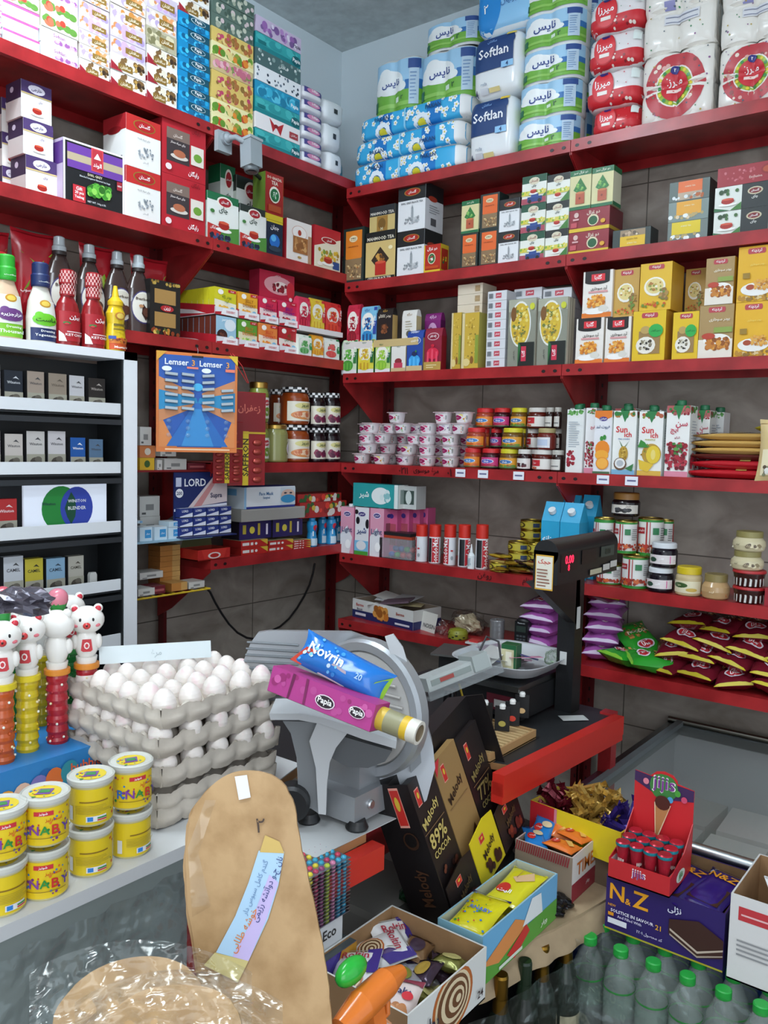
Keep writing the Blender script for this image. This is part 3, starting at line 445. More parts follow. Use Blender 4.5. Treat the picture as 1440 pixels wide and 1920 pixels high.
# juice cartons and milk
def juice(name, txt, tcol, fruit, base='d88aa0', lat='Sun', l2='ich'):
 f = [('r', 0, .9, 1, 1, fruit[3]), ('s', 12, 0, .86, 1, 1, .12, [fruit[3], fruit[0], '2f7a3a'], 61), ('p', [(.32, 1), (.72, 1), (.52, .8)], '2c7a44'), ('r', 0, 0, 1, .08, base)]
 if lat: f += [('t', lat, .38, .71, .48, tcol, .1), ('t', l2, .66, .63, .42, tcol, .08), ('t', txt, .5, .55, .5, '2a5a8a', .03)]
 else: f += [('t', 'سن', .66, .73, .5, tcol, .1), ('t', 'ایچ', .36, .65, .5, tcol, .1), ('t', txt, .5, .55, .22, 'a83a5a', .05)]
 return f
cher = [('s', 42, .0, .08, 1, .5, .13, ['8a1a28', 'a8283a', '6a1220', 'b83a48', '9a2030'], 62), ('s', 5, .2, .3, .8, .5, .1, ['3f7a3a', '5a9a4a'], 63)]
JS = [full('e2e6e2'), ('s', 8, 0, .88, 1, 1, .14, ['4a8a3a', '8a2a2a'], 64)]+lines(.15, .85, .45, .8, 9, 'a8b0b8')
D('ju_cher', 'ecece8', juice('c', 'البالو', 'c02a4a', ['8a1a28', 0, 0, 'b05a5a'], lat=None)+cher, r=JS+[('s', 10, 0, .1, 1, .35, .16, ['8a1a28', 'a8283a'], 65)], l=JS, t=[full('4a8a4a')])
D('ju_side', 'e6e8e6', [('s', 8, 0, .9, 1, 1, .14, ['4a8a3a', '6aa85a'], 66), ('s', 10, 0, .08, .6, .36, .14, ['8a1a28', 'a8283a'], 67)]+lines(.15, .85, .4, .82, 12, 'a8b0b8'), t=[full('4a8a4a')])
D('ju_pink', 'e8e6e6', [('s', 8, 0, .9, 1, 1, .14, ['a83a3a', '4a8a3a'], 68), ('r', 0, 0, 1, .08, 'd88aa0'), ('t', 'ایچ', .7, .7, .4, 'c02a4a', .1)]+cher, t=[full('8a4a4a')])
D('ju_coco', 'ecece8', juice('PINA COLADA', '', 'd0282c', ['c8862a', 0, 0, '8a6a3a'], '7ab0d0')[:0]+juice('PINA COLADA', 'd0282c', ['b0783a', 0, 0, '8a7a3a'], '7ab0d0') if 0 else juice('PINA COLADA', 'PINA', ['b0783a', 0, 0, '8a7a3a'], '7ab0d0') if 0 else [('s', 10, 0, .88, 1, 1, .12, ['b0783a', '2f7a3a', '8a6a3a'], 69), ('p', [(.3, 1), (.7, 1), (.5, .82)], '2c7a44'), ('t', 'Sun', .38, .71, .5, 'd0282c', .1), ('t', 'ich', .66, .63, .42, 'd0282c', .08), ('t', 'PINA COLADA', .5, .56, .5, '2a6aa0', .025), ('r', 0, 0, 1, .08, '7ab0d0'), ('p', [(.5, .42), (.28, .55), (.4, .45), (.3, .5), (.5, .4), (.7, .5), (.6, .45), (.75, .54)], '3a6a34'), ('e', .5, .33, .2, .12, 'c09a3a'), ('s', 16, .34, .24, .66, .44, .04, ['a07a2a', 'd8b85a'], 70), ('e', .38, .17, .28, .1, '6a4a30'), ('e', .38, .18, .23, .08, 'ecebe8'), ('e', .38, .18, .15, .05, 'b8bcc0'), ('p', [(.6, .1), (.98, .18), (.9, .06)], '3a7a44')], r=JS, t=[full('2a6a44')])
D('ju_pine', 'ecece8', [('s', 10, 0, .88, 1, 1, .12, ['b0583a', '2f7a3a', '8a9a3a'], 71), ('p', [(.3, 1), (.75, 1), (.52, .82)], '2c7a44'), ('t', 'Sun', .38, .71, .5, 'd0282c', .1), ('t', 'ich', .66, .63, .42, 'd0282c', .08), ('t', 'PINEAPPLE', .5, .56, .45, 'a8a82a', .025), ('r', 0, 0, 1, .08, 'd8b04a'), ('e', .58, .34, .4, .16, 'b8923a'), ('s', 12, .1, .3, .6, .5, .05, ['9a7a2a', '6a8a3a'], 72), ('e', .66, .33, .3, .14, 'e2c43a'), ('e', .66, .33, .1, .08, 'e8d47a'), ('p', [(.05, .25), (.7, .18), (.45, .06), (.12, .1)], 'e0bc3a'), ('p', [(.0, .44), (.12, .56), (.3, .52), (.45, .44)], '3a8a3a')], r=JS, t=[full('2a6a44')])
D('ju_oran', 'e6e6ea', [('p', [(0, 1), (1, 1), (1, .9), (.5, .84), (0, .9)], 'e07a2a'), ('e', .5, .87, .24, .035, '4a3a8a'), ('t', 'میهن', .5, .87, .36, 'ffffff', .04), ('t', 'فروت لند', .5, .74, .8, '2a4a7a', .08), ('e', .45, .56, .1, .04, '3a8a3a'), ('e', .62, .58, .1, .04, '3a8a3a'), ('e', .52, .4, .42, .13, 'e8882a'), ('e', .5, .3, .4, .08, 'f0a83a'), ('e', .55, .17, .38, .1, 'e8902a'), ('e', .55, .17, .32, .085, 'f4b04a'), ('r', 0, 0, 1, .04, '4a6a4a')], r=JS, t=[full('2a6a44')])
D('milk_pink', 'dd9cb4', [('p', [(0, 0), (.7, 0), (.9, .35), (.5, .6), (0, .4)], 'e6e6ea'), ('e', .5, .85, .28, .06, 'e6e0ee'), ('e', .5, .85, .24, .045, '3a2c7a'), ('t', 'میهن', .5, .85, .32, 'ffffff', .05), ('t', 'Light', .5, .5, .8, '4a5a7a', .14), ('e', .6, .2, .2, .1, 'ffffff')], r=[full('d87aa0'), ('e', .5, .85, .2, .04, '3a2c7a'), ('r', .2, .4, .8, .7, '8a4a5a')], t=[full('cfc6cc')])
D('milk_cow', 'e6e6ea', [('e', .2, .72, .14, .08, '16161a'), ('e', .9, .66, .14, .1, '16161a'), ('e', .1, .9, .14, .05, '16161a'), ('e', .5, .86, .26, .045, '3a2c7a'), ('t', 'میهن', .5, .86, .34, 'ffffff', .05), ('t', 'شیر', .5, .5, .7, '1c3c7a', .16), ('r', 0, 0, 1, .3, '7abce0'), ('e', .5, .2, .36, .1, 'e6e6ea'), ('r', 0, 0, 1, .08, '4a9a3a')], r=[full('d87aa0')], t=[full('cfc6cc')])
D('milk_box', 'c85a88', [('r', .1, .25, .9, .7, 'a84a5a'), ('t', 'شیر', .5, .48, .6, 'f0d8e0', .16), ('e', .5, .86, .2, .05, '3a2c7a')], r=[full('c05080')], t=[full('cf8aa8')])
D('teal_l', '2a9a9c', [('t', 'شیر', .25, .5, .22, 'ffffff', .6), ('e', .62, .5, .2, .36, 'e6eeee'), ('s', 10, .6, .2, .85, .8, .05, ['d8e8e8', '8ac0c4'], 73), ('r', .92, 0, 1, 1, 'e0e8e6')], r=[full('e0e4e0'), ('r', .2, .2, .8, .8, '8a9a94')], t=[full('2c8a90')])
D('greybox', 'c2c6c4', [('r', .15, .2, .85, .8, '3a4a44'), ('e', .5, .5, .2, .3, 'cfd6d2')], r=[full('b8bcba')])
D('rozane', '2aa3cf', [('t', 'روزانه', .5, .68, .88, 'ffffff', .13), ('e', .76, .52, .13, .06, 'e6f2f6'), ('t', '۱/۵', .76, .52, .14, '2a80b0', .05), ('p', [(.15, .02), (.25, .34), (.2, .46), (.4, .4), (.6, .4), (.78, .46), (.72, .3), (.8, .02)], 'e6eaec'), ('p', [(.3, .06), (.34, .26), (.5, .3), (.64, .26), (.66, .06)], 'c6ccce'), ('e', .4, .3, .03, .02, '1a2a3a'), ('e', .6, .3, .03, .02, '1a2a3a'), ('r', 0, 0, .14, .2, '4a9a3a')], r=[full('2696be')]+lines(.2, .8, .3, .75, 8, '9ad0e4'), t=[full('2aa3cf')])
# ------------------------------------------------------------------ top shelf, left wall: tissue boxes
def col(u0, u1, dns, hpx, vt, label, group, d=.115, names='tissue_box', lab=None, off=.012):
 n = len(dns); return stack('L', ZL[1], u0, u1, vt, dns, d, label, 'tissue box', group, 'tissue_box', off=off, jit=.0015, labels=lab)
desc = {'t_pale': 'pale white tissue box with pink edge', 't_pink': 'white tissue box with purple flowers', 't_redf': 'tissue box with red flower print', 't_gold1': 'orange floral tissue box with gold label', 't_gold2': 'lilac floral tissue box with gold label', 't_gold3': 'olive tissue box with gold label', 't_cof': 'white and red tissue box with brown nut print', 't_blue': 'bright blue tissue box with oval emblem', 't_or': 'yellow orange floral tissue box', 't_fruit': 'cream tissue box with fruit print', 't_rose': 'tissue box with pink roses', 't_gar': 'grey green tissue box with white flowers', 't_teal': 'teal tissue box with dark oval emblem', 't_bow': 'white tissue box with a red bow', 't_leaf': 'white tissue box with small dark leaves', 't_dark': 'dark green tissue box with white pattern', 't_purp': 'lilac tissue box with purple flowers', 't_bluw': 'blue tissue box with dark edge'}
cols = [(-62, 2, ['t_pale']*6, -5, 'edge column'), (4, 74, ['t_pale', 't_pale', 't_pale', 't_redf', 't_redf'], -40, 'first full column'),
 (76, 146, ['t_pink', 't_pink', 't_redf', 't_redf', 't_pink'], -25, 'second full column'), (148, 205, ['t_cof', 't_gold1', 't_gold1', 't_gold2', 't_gold2', 't_gold1'], -18, 'third full column'),
 (207, 273, ['t_cof', 't_cof', 't_gold2', 't_gold2', 't_gold1', 't_gold1'], -12, 'fourth full column'), (275, 332, ['t_cof', 't_cof', 't_cof', 't_gold3', 't_gold1', 't_gold2'], -10, 'fifth full column'),
 (334, 392, ['t_blue']*7+['t_cof', 't_cof'], -22, 'blue column'), (396, 474, ['t_fruit', 't_fruit', 't_or', 't_or', 't_rose', 't_fruit', 't_or', 't_gar', 't_gar', 't_gar'], -12, 'floral column'),
 (478, 562, ['t_teal', 't_bow', 't_teal', 't_bluw', 't_leaf', 't_dark', 't_teal', 't_purp'], 50, 'teal column')]
for u0, u1, dns, vt, where in cols:
 n = len(dns); labs = ['%s, %s, %s' % (desc[x], ORD[i] if i < n-1 and i < 9 else 'top', where) for i, x in enumerate(dns)]
 stack('L', ZL[1], u0, u1, vt, dns, .2, '', 'tissue box', 'tissue boxes on the top left shelf', 'tissue_box', jit=.002, labels=labs)
# soft packs: a rounded, slightly bulging block wrapped in film; exponent e squares it
def softblock(w, h, d, key, ops=None, e=.35, nx=14, nz=8, top=None, right=None, bump=0, seed=1):
 """superellipsoid-like block, base z=0, front -y"""
 b = MB(); N, Mm = 28, 12; vs = []
 sg = lambda t, p: math.copysign(abs(t)**p, t); R = random.Random(seed)
 for j in range(Mm+1):
  ph = -PI/2+PI*j/Mm
  for i in range(N):
   th = 2*PI*i/N; x = w/2*sg(math.cos(ph), e)*sg(math.cos(th), e); y = d/2*sg(math.cos(ph), e)*sg(math.sin(th), e); z = h/2+h/2*sg(math.sin(ph), e)
   q = 1+bump*noise.noise(Vector((x*30+seed, y*30, z*30))); vs.append((x*q, y*q, h/2+(z-h/2)*q))
 fs = [(j*N+i, j*N+(i+1) % N, (j+1)*N+(i+1) % N, (j+1)*N+i) for j in range(Mm) for i in range(N)]
 b.add(vs, fs, key, True)
 def mp(a, c, l):
  X = abs(a-.5)*2*.985; Z = abs(c-.5)*2*.985; cc = (1-Z**(2/e))**(e/2); X2 = min(X, cc*.999)
  y = cc*(1-(X2/cc)**(2/e))**(e/2)
  return ((a-.5)*w*.985*(X2/X if X > 0 else 1), -d/2*y-l-.0015, h/2+(c-.5)*h*.985)
 if ops: b.art(ops, mp, w, h, nx, .001, .0005)
 return b
def place(side, me, u, z, off, d, label, cat, group=None, name=None, rz=0, dz=0):
 """stand a mesh on height z, centred at pixel column u, its front off behind the lip"""
 if side == 'R': p = Vector((rx(u, off, z+.05), off+d/2, z+dz)); r = 0
 else: p = Vector((-off-d/2, ly(u, -off, z+.05), z+dz)); r = PI/2
 return inst(me, name or me.name, p, r+rz, label, cat, group)
def wid(side, u0, u1, off, z): return (rx(u1, off, z)-rx(u0, off, z)) if side == 'R' else (ly(u1, -off, z)-ly(u0, -off, z))
def hgt(side, v, u, off, z): return (hz(v, rx(u, off, z), off) if side == 'R' else hz(v, -off, ly(u, -off, z)))-z
# napkin packs
nw = wid('L', 566, 606, .012, ZL[1])
ops = [('r', .0, 0, 1, .45, 'e6e6ea'), ('r', .1, .45, 1, .95, '4a4484'), ('e', .5, .65, .3, .2, 'd88ab0'), ('t', 'Softlan', .55, .7, .5, 'ffffff', .2)]
zt = hz(165, -.012, ly(585, -.012, ZL[1])); hn = (zt-ZL[1])/6
me = softblock(nw, hn, .2, 'dfe0e8', ops, .3).mesh('napkin_pack')
for i in range(6): place('L', me, 587, ZL[1]+hn*i, .012, .2, 'white and purple napkin pack beside the teal boxes'+lev(i, 6), 'napkin pack', 'purple napkin packs', 'napkin_pack')
# three white packs in the corner
for i, (u0, u1, v0, v1) in enumerate([(616, 645, 337, 293), (609, 644, 288, 237), (608, 650, 237, 193)]):
 w_ = wid('L', u0, u1, .01, ZL[1]); z0 = hz(v0, -.01, ly((u0+u1)/2, -.01, ZL[1]+.1)); h_ = hz(v1, -.01, ly((u0+u1)/2, -.01, ZL[1]+.1))-z0
 z0 = ZL[1] if i == 0 else zlast; zlast = z0+h_
 me = softblock(w_, h_, .2, 'dfe3e6', [('r', .42, .4, .58, .6, '30343a')], .4, bump=.05, seed=i).mesh('paper_towel_pack')
 place('L', me, (u0+u1)/2, z0, .01, .2, ['bottom', 'middle', 'top'][i]+' white plastic wrapped towel pack in the corner', 'paper pack', 'white towel packs', 'paper_towel_pack')
b = softblock(.07, .085, .12, '2f9fc6', [('t', 'پاکان', .5, .5, .7, '12508a', .3, 60)], .5, bump=.1); b.obj('napkin_pack', None, (rx(636, .0, 2.27)-.06, .02, ZL[1])).rotation_euler = (0, 0, .4)
tag(COL.objects[-1], 'light blue napkin pack end poking out beside the daisy packs', 'napkin pack')
# daisy packs: long film wrapped loaves
zb = ZR[1]
def daisy(w, seed, hh):
 ops = [full('38a9dc')]
 for x in (.22, .66): ops += [('r', x, 0, x+.12, 1, '1577c4')]
 R = random.Random(seed); fl = []
 for i in range(46):
  cx, cy, r = R.uniform(.03, .93), R.uniform(.12, .9), R.uniform(.011, .017); asp = w/hh
  fl += [('e', cx+math.cos(a)*r*.8, cy+math.sin(a)*r*asp*.8, r*.5, r*asp*.5, 'eef4f8') for a in (0, 1.26, 2.5, 3.77, 5.03)]+[('e', cx, cy, r*.4, r*asp*.4, 'e0c83a')]
 for cx in (.26, .62):
  fl += [('e', cx+math.cos(a)*.055, .1+math.sin(a)*.055*w/hh, .018, .018*w/hh, 'e6f0f8') for a in [k*.45 for k in range(0, 8)]]+[('e', cx, .08, .035, .035*w/hh, 'd8d23a')]
 ops += fl
 for x in (.25, .72): ops += [('t', 'PAKAN', x, .7 if seed != 2 else .35, .17, '18406e', .18)]
 ops += [('r', .94, 0, 1, 1, 'e2e4e4'), ('r', .46, 0, .475, 1, '8fd0ee')]
 return ops
ys = .005
xa, xb = rx(655, ys, zb+.1), rx(868, ys, zb+.1); zt = hz(205, (xa+xb)/2-.05, ys); hp = (zt-zb)/3
for i in range(3):
 me = softblock(xb-xa-(.0 if i == 0 else .015), hp*1.02, .24, 'dfe2e0:g', daisy(xb-xa, i+1, hp), .28, 40, bump=.02, seed=i).mesh('towel_pack')
 inst(me, 'toilet_roll_pack', ((xa+xb)/2+[0, .0, .02][i], .13, zb+i*hp), 0, 'long blue pack of rolls with daisy print'+lev(i, 3), 'toilet roll pack', 'blue daisy roll packs')
zd = zb+3*hp
# two-roll packs
def rollpack(w, h, d, ops, key='e6eaea'):
 b = MB(); r = w/4; N = 44; pts = []
 R2 = min(d/2, w/4*1.25)
 def outline(t):  # stadium of two rolls
  a = t*2*PI; x = math.cos(a); y = math.sin(a); cx = .25*w*(1 if x > 0 else -1)
  return x, y
 prof = []
 for i in range(N):
  a = 2*PI*i/N; x = math.copysign(abs(math.cos(a))**.55, math.cos(a))*w/2; y = math.copysign(abs(math.sin(a))**.8, math.sin(a))*R2
  y *= 1-.16*math.exp(-(x/(w*.07))**2); prof.append((x, y))
 for j, (s, z) in enumerate([(.9, 0), (1, .06), (1, .94), (.9, 1)]):
  b.v += [(x*s, y*s, z*h) for x, y in prof]
 i0 = b.mi(key)
 for j in range(3):
  for i in range(N): b.f.append((j*N+i, j*N+(i+1) % N, (j+1)*N+(i+1) % N, (j+1)*N+i)); b.m.append(i0); b.sm.append(True)
 b.f.append(tuple(range(3*N, 4*N))); b.m.append(i0); b.sm.append(False)
 def mp(a, c, l):
  x = (a-.5)*w*.995; s = min(1, abs(2*x/w)); ang = math.acos(min(1, s**(1/.55))); y = math.sin(ang)**.8*R2*(1-.16*math.exp(-(x/(w*.07))**2))
  return (x*(1+l*6), -y-l-.001, h*(.05+.9*c))
 b.art(ops, mp, w, h, 30, .001, .0006); return b
nice = [full('8fc0e0'), ('p', [(0, .75), (.3, .9), (.5, .65), (.8, .8), (1, .75), (1, .4), (0, .4)], 'dfeaf4') if 0 else ('r', 0, .6, 1, 1, '9fcbe8'), ('r', 0, 0, 1, .42, '6fae3f'), ('r', .0, .42, .2, .55, '5fa03a'), ('r', .72, .42, 1, .6, '2f6fb0'), ('e', .38, .6, .3, .24, 'f0f4f4'), ('e', .3, .75, .14, .14, 'f0f4f4'), ('e', .18, .5, .12, .1, 'f0f4f4'), ('e', .62, .5, .12, .1, 'eef4f4'), ('r', 0, .12, 1, .2, '8cc25a'), ('t', 'نایس', .42, .58, .36, '1c3c8a', .34), ('t', '۲', .66, .28, .05, '1c4a3a', .2), ('r', .05, .1, .14, .3, '1c6a4a'), ('r', .8, .12, .95, .82, 'b8cfe0'), ('r', .78, .8, .97, .98, '2a4a8a'), ('r', .52, .2, .6, .3, 'e0f0e0')]+lines(.82, .93, .2, .75, 8, '7a9ac0')
def np_(u0, u1, v0, v1, off, label, z0=None, d=.125):
 xm = rx((u0+u1)/2, off, 2.5); z_ = hz(v0, xm, off) if z0 is None else z0; h = hz(v1, xm, off)-z_; w_ = rx(u1, off, z_+.05)-rx(u0, off, z_+.05)
 me = rollpack(w_, h, d, nice).mesh('toilet_roll_pack')
 inst(me, 'toilet_roll_pack', (xm, off+d/2, z_), .04, label, 'toilet roll pack', 'green and blue two-roll packs'); return z_+h
z1 = np_(696, 780, 164, 110, .06, 'green and blue two-roll pack on the daisy packs, left one', zd)
z1 = np_(780, 882, 150, 92, .06, 'green and blue two-roll pack on the daisy packs, right one', zd)
np_(788, 888, 92, 37, .06, 'green and blue two-roll pack, top of the right pair on the daisy packs', z1)
z_ = zb
for i, (v, dd) in enumerate([(219, 0), (152, -1), (88, -3), (20, -3), (-45, -3)]):
 z_ = np_(966-dd*2, 1078-dd*1.5, 0, v, .02, 'green and blue two-roll pack right of the tall white packs'+lev(i, 5), z_)
z_ = zb
for i, v in enumerate([190, 125, 62, -2, -60]): z_ = np_(1010+i*3, 1100+i*3, 0, v, .15, 'green and blue two-roll pack in the back column'+lev(i, 5), z_)
# tall white packs
def tallpack(u0, u1, v1, z0, ops, key, label, off=.02, d=.2, e=.3):
 xm = rx((u0+u1)/2, off, z0+.1); h = hz(v1, xm, off)-z0; w_ = rx(u1, off, z0+.1)-rx(u0, off, z0+.1)
 me = softblock(w_, h, d, key, ops, e, 22, bump=.015).mesh('toilet_roll_pack')
 inst(me, 'toilet_roll_pack', (xm, off+d/2, z0), 0, label, 'toilet roll pack', 'tall white roll packs'); return z0+h
soft = [('r', .05, .42, .85, .95, '1a3c72'), ('e', .12, .6, .08, .12, '1a3c72'), ('e', .8, .85, .08, .08, '1a3c72'), ('e', .7, .45, .1, .06, '1a3c72'), ('t', 'Softlan', .45, .7, .66, 'f4f6fa', .16), ('t', 'سافتلن', .42, .87, .3, '8ab0e0', .06), ('r', .62, .4, .86, .5, '8fc4ea'), ('t', '4', .74, .45, .06, '1a3c72', .07), ('r', .7, .92, .88, .97, 'e0c23a'), ('t', '4', .1, .08, .1, '2a3c5a', .1), ('r', .2, .04, .36, .14, 'c8ccd2'), ('r', .38, .05, .6, .12, 'd8c88a'), ('t', 'Lorem' if 0 else 'rolls', .28, .2, .16, '8a98a8', .05)]
z1 = tallpack(876, 962, 180, zb, soft, 'e4e8ea:g', 'tall white roll pack with navy label, bottom of its stack')
z1 = tallpack(884, 976, 60, z1, soft, 'e4e8ea:g', 'tall white roll pack with navy label, middle of its stack')
blu = [full('8cc4ea'), ('e', .2, .4, .26, .4, '1f86d0'), ('e', .55, .85, .32, .3, 'e8f0f6'), ('e', .5, .98, .2, .06, 'b03a4a'), ('t', '۲', .2, .38, .08, 'ffffff', .14), ('t', 'پرنیان', .6, .42, .3, '4a7ab0', .14), ('r', .86, .7, .98, .9, 'd8dce8')]
tallpack(890, 1000, -70, z1, blu, 'dfe8ee:g', 'light blue roll pack on top of the navy label packs')
# red and white packs
minar = [('r', 0, 0, 1, .42, 'c8222c'), ('s', 24, 0, .42, 1, 1, .012, ['3a8a5a', 'c83a4a', '3a4a9a'], 81), ('s', 10, .35, .05, 1, .38, .025, ['e8dcd0', '8a1a22'], 82), ('e', .36, .55, .2, .42, 'c8222c'), ('e', .36, .55, .185, .39, 'd83038'), ('t', 'میرزا', .36, .6, .28, 'ffffff', .26), ('e', .36, .9, .07, .09, '1c2c7a'), ('r', .27, .32, .45, .42, 'f0e8e0'), ('r', .86, .62, .97, .9, 'dfe8e4')]
z_ = zb; off = .02
for i, (u0, u1, v) in enumerate([(1104, 1196, 198), (1092, 1198, 128), (1096, 1202, 58), (1098, 1206, -12)]):
 xm = rx((u0+u1)/2, off, z_+.05); h = hz(v, xm, off)-z_; w_ = rx(u1, off, z_+.05)-rx(u0, off, z_+.05)
 me = softblock(w_, h*1.02, .2, 'e6e2e2:g' if i else 'c8222c:g', minar, .42, 26, bump=.04, seed=i).mesh('toilet_roll_pack')
 inst(me, 'toilet_roll_pack', (xm, off+.1, z_), 0, 'red and white film wrapped roll pack'+lev(i, 4), 'toilet roll pack', 'red and white roll packs'); z_ += h
def bigrolls(w, h, circ, seed):
 b = MB(); r = w/4
 R = random.Random(seed)
 for x in (-w/4, w/4):
  for z in (0, h/2):
   for y in (.06, .06+2*r*.9):
    b.lathe([(r*.8, 0), (r*.98, h*.03), (r, h*.1), (r, h*.4), (r*.98, h*.47), (r*.8, h*.5)], 'e6e2da', 20, (x, y-.1, z))
 dots = [('s', 46, .02, .02, .98, .98, .012, ['4a5a6a', '3a8a5a', 'b8a04a', '8a5a8a'], seed)]
 mp = lambda a, c, l: ((a-.5)*w*.98, -.1+.06-r*(.55+.45*abs(math.sin((a)*2*PI))**.5)-l-.002, h*c)
 ops = dots
 if circ:
  ops = ops+[('e', .48, .5, .42, .46, 'b83a42'), ('s', 26, .12, .1, .86, .9, .03, ['d8a8a0', '8a3a3a', 'e8d8c8'], seed+1), ('e', .48, .5, .26, .29, 'e8e4dc'), ('e', .48, .5, .24, .27, '9ab83a')]
  ops += [('e', .48+.215*math.cos(k*.45), .5+.24*math.sin(k*.45), .025, .028, ['e0cc3a', '3a8a4a'][k % 2]) for k in range(14)]+[('e', .48, .5, .185, .21, 'c8303a'), ('t', 'میرزا', .48, .55, .26, 'ffffff', .12), ('r', .38, .4, .58, .45, 'f0d8d0'), ('e', .48, .72, .06, .06, '2a2c7a'), ('t', '۴', .48, .72, .04, 'ffffff', .05)]
 else: ops = ops+[('r', .3, .5, .44, .6, '8a8ab8'), ('r', .32, .3, .8, .42, 'd6d6da'), ('r', .34, .32, .78, .33, '7a8098'), ('r', .34, .38, .78, .39, '7a8098')]
 def mpf(a, c, l):
  dx = ((a*2) % 1-.5)*2 if a < 1 else 1; dz = ((c*2) % 1-.5)*2 if c < 1 else 1
  return ((a-.5)*w*.98, -.04-r*(.62+.38*math.sqrt(max(0, 1-dx*dx)))+r*.25*abs(dz)**6-l-.001, h*(.01+.98*c))
 b.art([full('e6e2da:g')], mpf, w, h, 26, .0, 0); b.art(ops, mpf, w, h, 26, .0015, .0008)
 b.add([(w/2, -.1+.06-r, 0.004), (w/2, .12, 0.004), (w/2, .12, h-.004), (w/2, -.1+.06-r, h-.004)], [(0, 1, 2, 3)], 'f0ece4:w'); return b
for k, (u0, u1, v1, v0z, circ, lb) in enumerate([(1196, 1336, 90, zb, 1, 'large dotted roll pack with red round label beside the red packs'), (1200, 1342, -70, None, 0, 'large dotted roll pack above the left round label'), (1341, 1482, 72, zb, 1, 'large dotted roll pack with red round label at right photo edge'), (1346, 1490, -80, None, 0, 'large dotted roll pack above the right round label')]):
 z0 = v0z if v0z else ztop
 xm = rx((u0+u1)/2, .02, z0+.1); h = hz(v1, xm, .02)-z0; w_ = rx(u1, .02, z0+.1)-rx(u0, .02, z0+.1); ztop = z0+h
 r_ = w_/4; inst(bigrolls(w_-.004, h, circ, 90+k).mesh('toilet_roll_pack'), 'toilet_roll_pack', (xm, .02+.1-.06+r_+.002, z0), 0, lb, 'toilet roll pack', 'large dotted roll packs')
# ------------------------------------------------------------------ shelf two, left wall (tea)
z = ZL[2]
for i, (u0, u1, vt) in enumerate([(48, 107, 297), (43, 100, 228), (39, 97, 157)]):
 z0 = z if i == 0 else z_
 _, z_ = stack('L', z0, u0, u1, vt, 'small_tea', .075, 'small white tea box with purple top'+lev(i, 3), 'tea box', 'small purple topped tea boxes', 'tea_box', off=.06-.012*(2-i) if 0 else .05)
stack('L', z, 4, 34, 186, ['small_tea']*3, .07, 'dim tea box behind the small purple topped stack', 'tea box', 'dim boxes behind', 'tea_box', off=.15)
stack('L', z, 118, 233, 275, 'earl', .1, 'large black tea box with purple and gold bands', 'tea box', None, 'tea_box', off=.02)
stack('L', z, 236, 301, 222, ['gol_red']*2, .11, 'white tea box with red top and oval emblem', 'tea box', 'red topped white tea boxes', 'tea_box', off=.012, n=2)
stack('L', z, 303, 385, 234, ['raygan']*2, .1, 'red gift tea box with brown picture window', 'tea box', 'red gift tea boxes', 'tea_box', off=.012)
_, zz = stack('L', z, 388, 447, 365, 'gol_green', .09, 'white tea box with green top and red cup', 'tea box', None, 'tea_box')
_, zz = stack('L', z, 449, 499, 388, 'gol_dark', .09, 'white tea box with dark top beside the green topped one', 'tea box', None, 'tea_box')
stack('L', z, 412, 440, 310, 'gol_green', .06, 'white tea box in shade behind the security camera', 'tea box', None, 'tea_box', off=.13)
stack('L', z, 442, 491, 335, 'gol_dark', .05, 'white tea box with red cup, raised behind the others', 'tea box', None, 'tea_box', off=.115)
_, zz = stack('L', z, 499, 530, 414, 'jahan', .06, 'black tea box with glowing blue teapots', 'tea box', None, 'tea_box')
stack('L', zz, 497, 531, 326, 'gulzal', .06, 'red and yellow gazelle tea box on the blue one', 'tea box', None, 'tea_box')
stack('L', z, 537, 584, 415, 'archtea', .06, 'white tea box with arched outline and brown window', 'tea box', None, 'tea_box')
stack('L', z, 589, 638, 428, 'gol_tall', .06, 'tall red tea box with garden picture next the corner', 'tea box', None, 'tea_box', off=.005)
# shelf two, right wall
z = ZR[2]
stack('R', z, 643, 682, 427, 'ahmad_o', .07, 'tall orange and black tea box right at the corner', 'tea box', None, 'tea_box')
_, zz = stack('R', z, 685, 741, 433, 'mahmood', .09, 'black and cream tea box with red glass picture', 'tea box', None, 'tea_box')
stack('R', zz, 693, 741, 385, 'mahmood2', .09, 'black and tan tea box on the cream one', 'tea box', None, 'tea_box', off=.02)
stack('R', z, 744, 795, 345, ['sdeist']*2, .11, 'tall black and white tea box with tower sketch', 'tea box', 'black and white tower sketch tea boxes', 'tea_box')
stack('R', z, 795, 826, 458, 'doghazal', .05, 'small red and yellow gazelle tea box by the tower sketch boxes', 'tea box', None, 'tea_box', off=.005)
_, zz = stack('R', z, 863, 896, 437, 'ahmad_r', .06, 'narrow orange tea box under the green leaf box', 'tea box', None, 'tea_box')
stack('R', zz, 865, 898, 375, 'palm_y', .06, 'cream tea box with green leaf, left of the orange ones', 'tea box', None, 'tea_box')
stack('R', z, 898, 934, 362, ['ahmad_r']*2, .06, 'narrow orange tea box left of the tower sketch pair', 'tea box', 'narrow orange tea boxes', 'tea_box')
stack('R', z, 934, 972, 372, ['gol_bw']*2, .09, 'narrow black and white tea box beside the orange pair', 'tea box', 'narrow black and white tea boxes', 'tea_box')
stack('R', z, 975, 1021, 328, ['tea_car']*3, .07, 'green topped tea box with blue car', 'tea box', 'tea boxes with blue car', 'tea_box')
stack('R', z, 1022, 1065, 325, ['tea_cup']*3, .07, 'black topped tea box with red cup', 'tea box', 'black topped cup tea boxes', 'tea_box')
_, zz = stack('R', z, 1066, 1142, 390, ['doghazal_w']*2, .1, 'wide dark red gazelle tea box with yellow base', 'tea box', 'wide dark red tea boxes', 'tea_box')
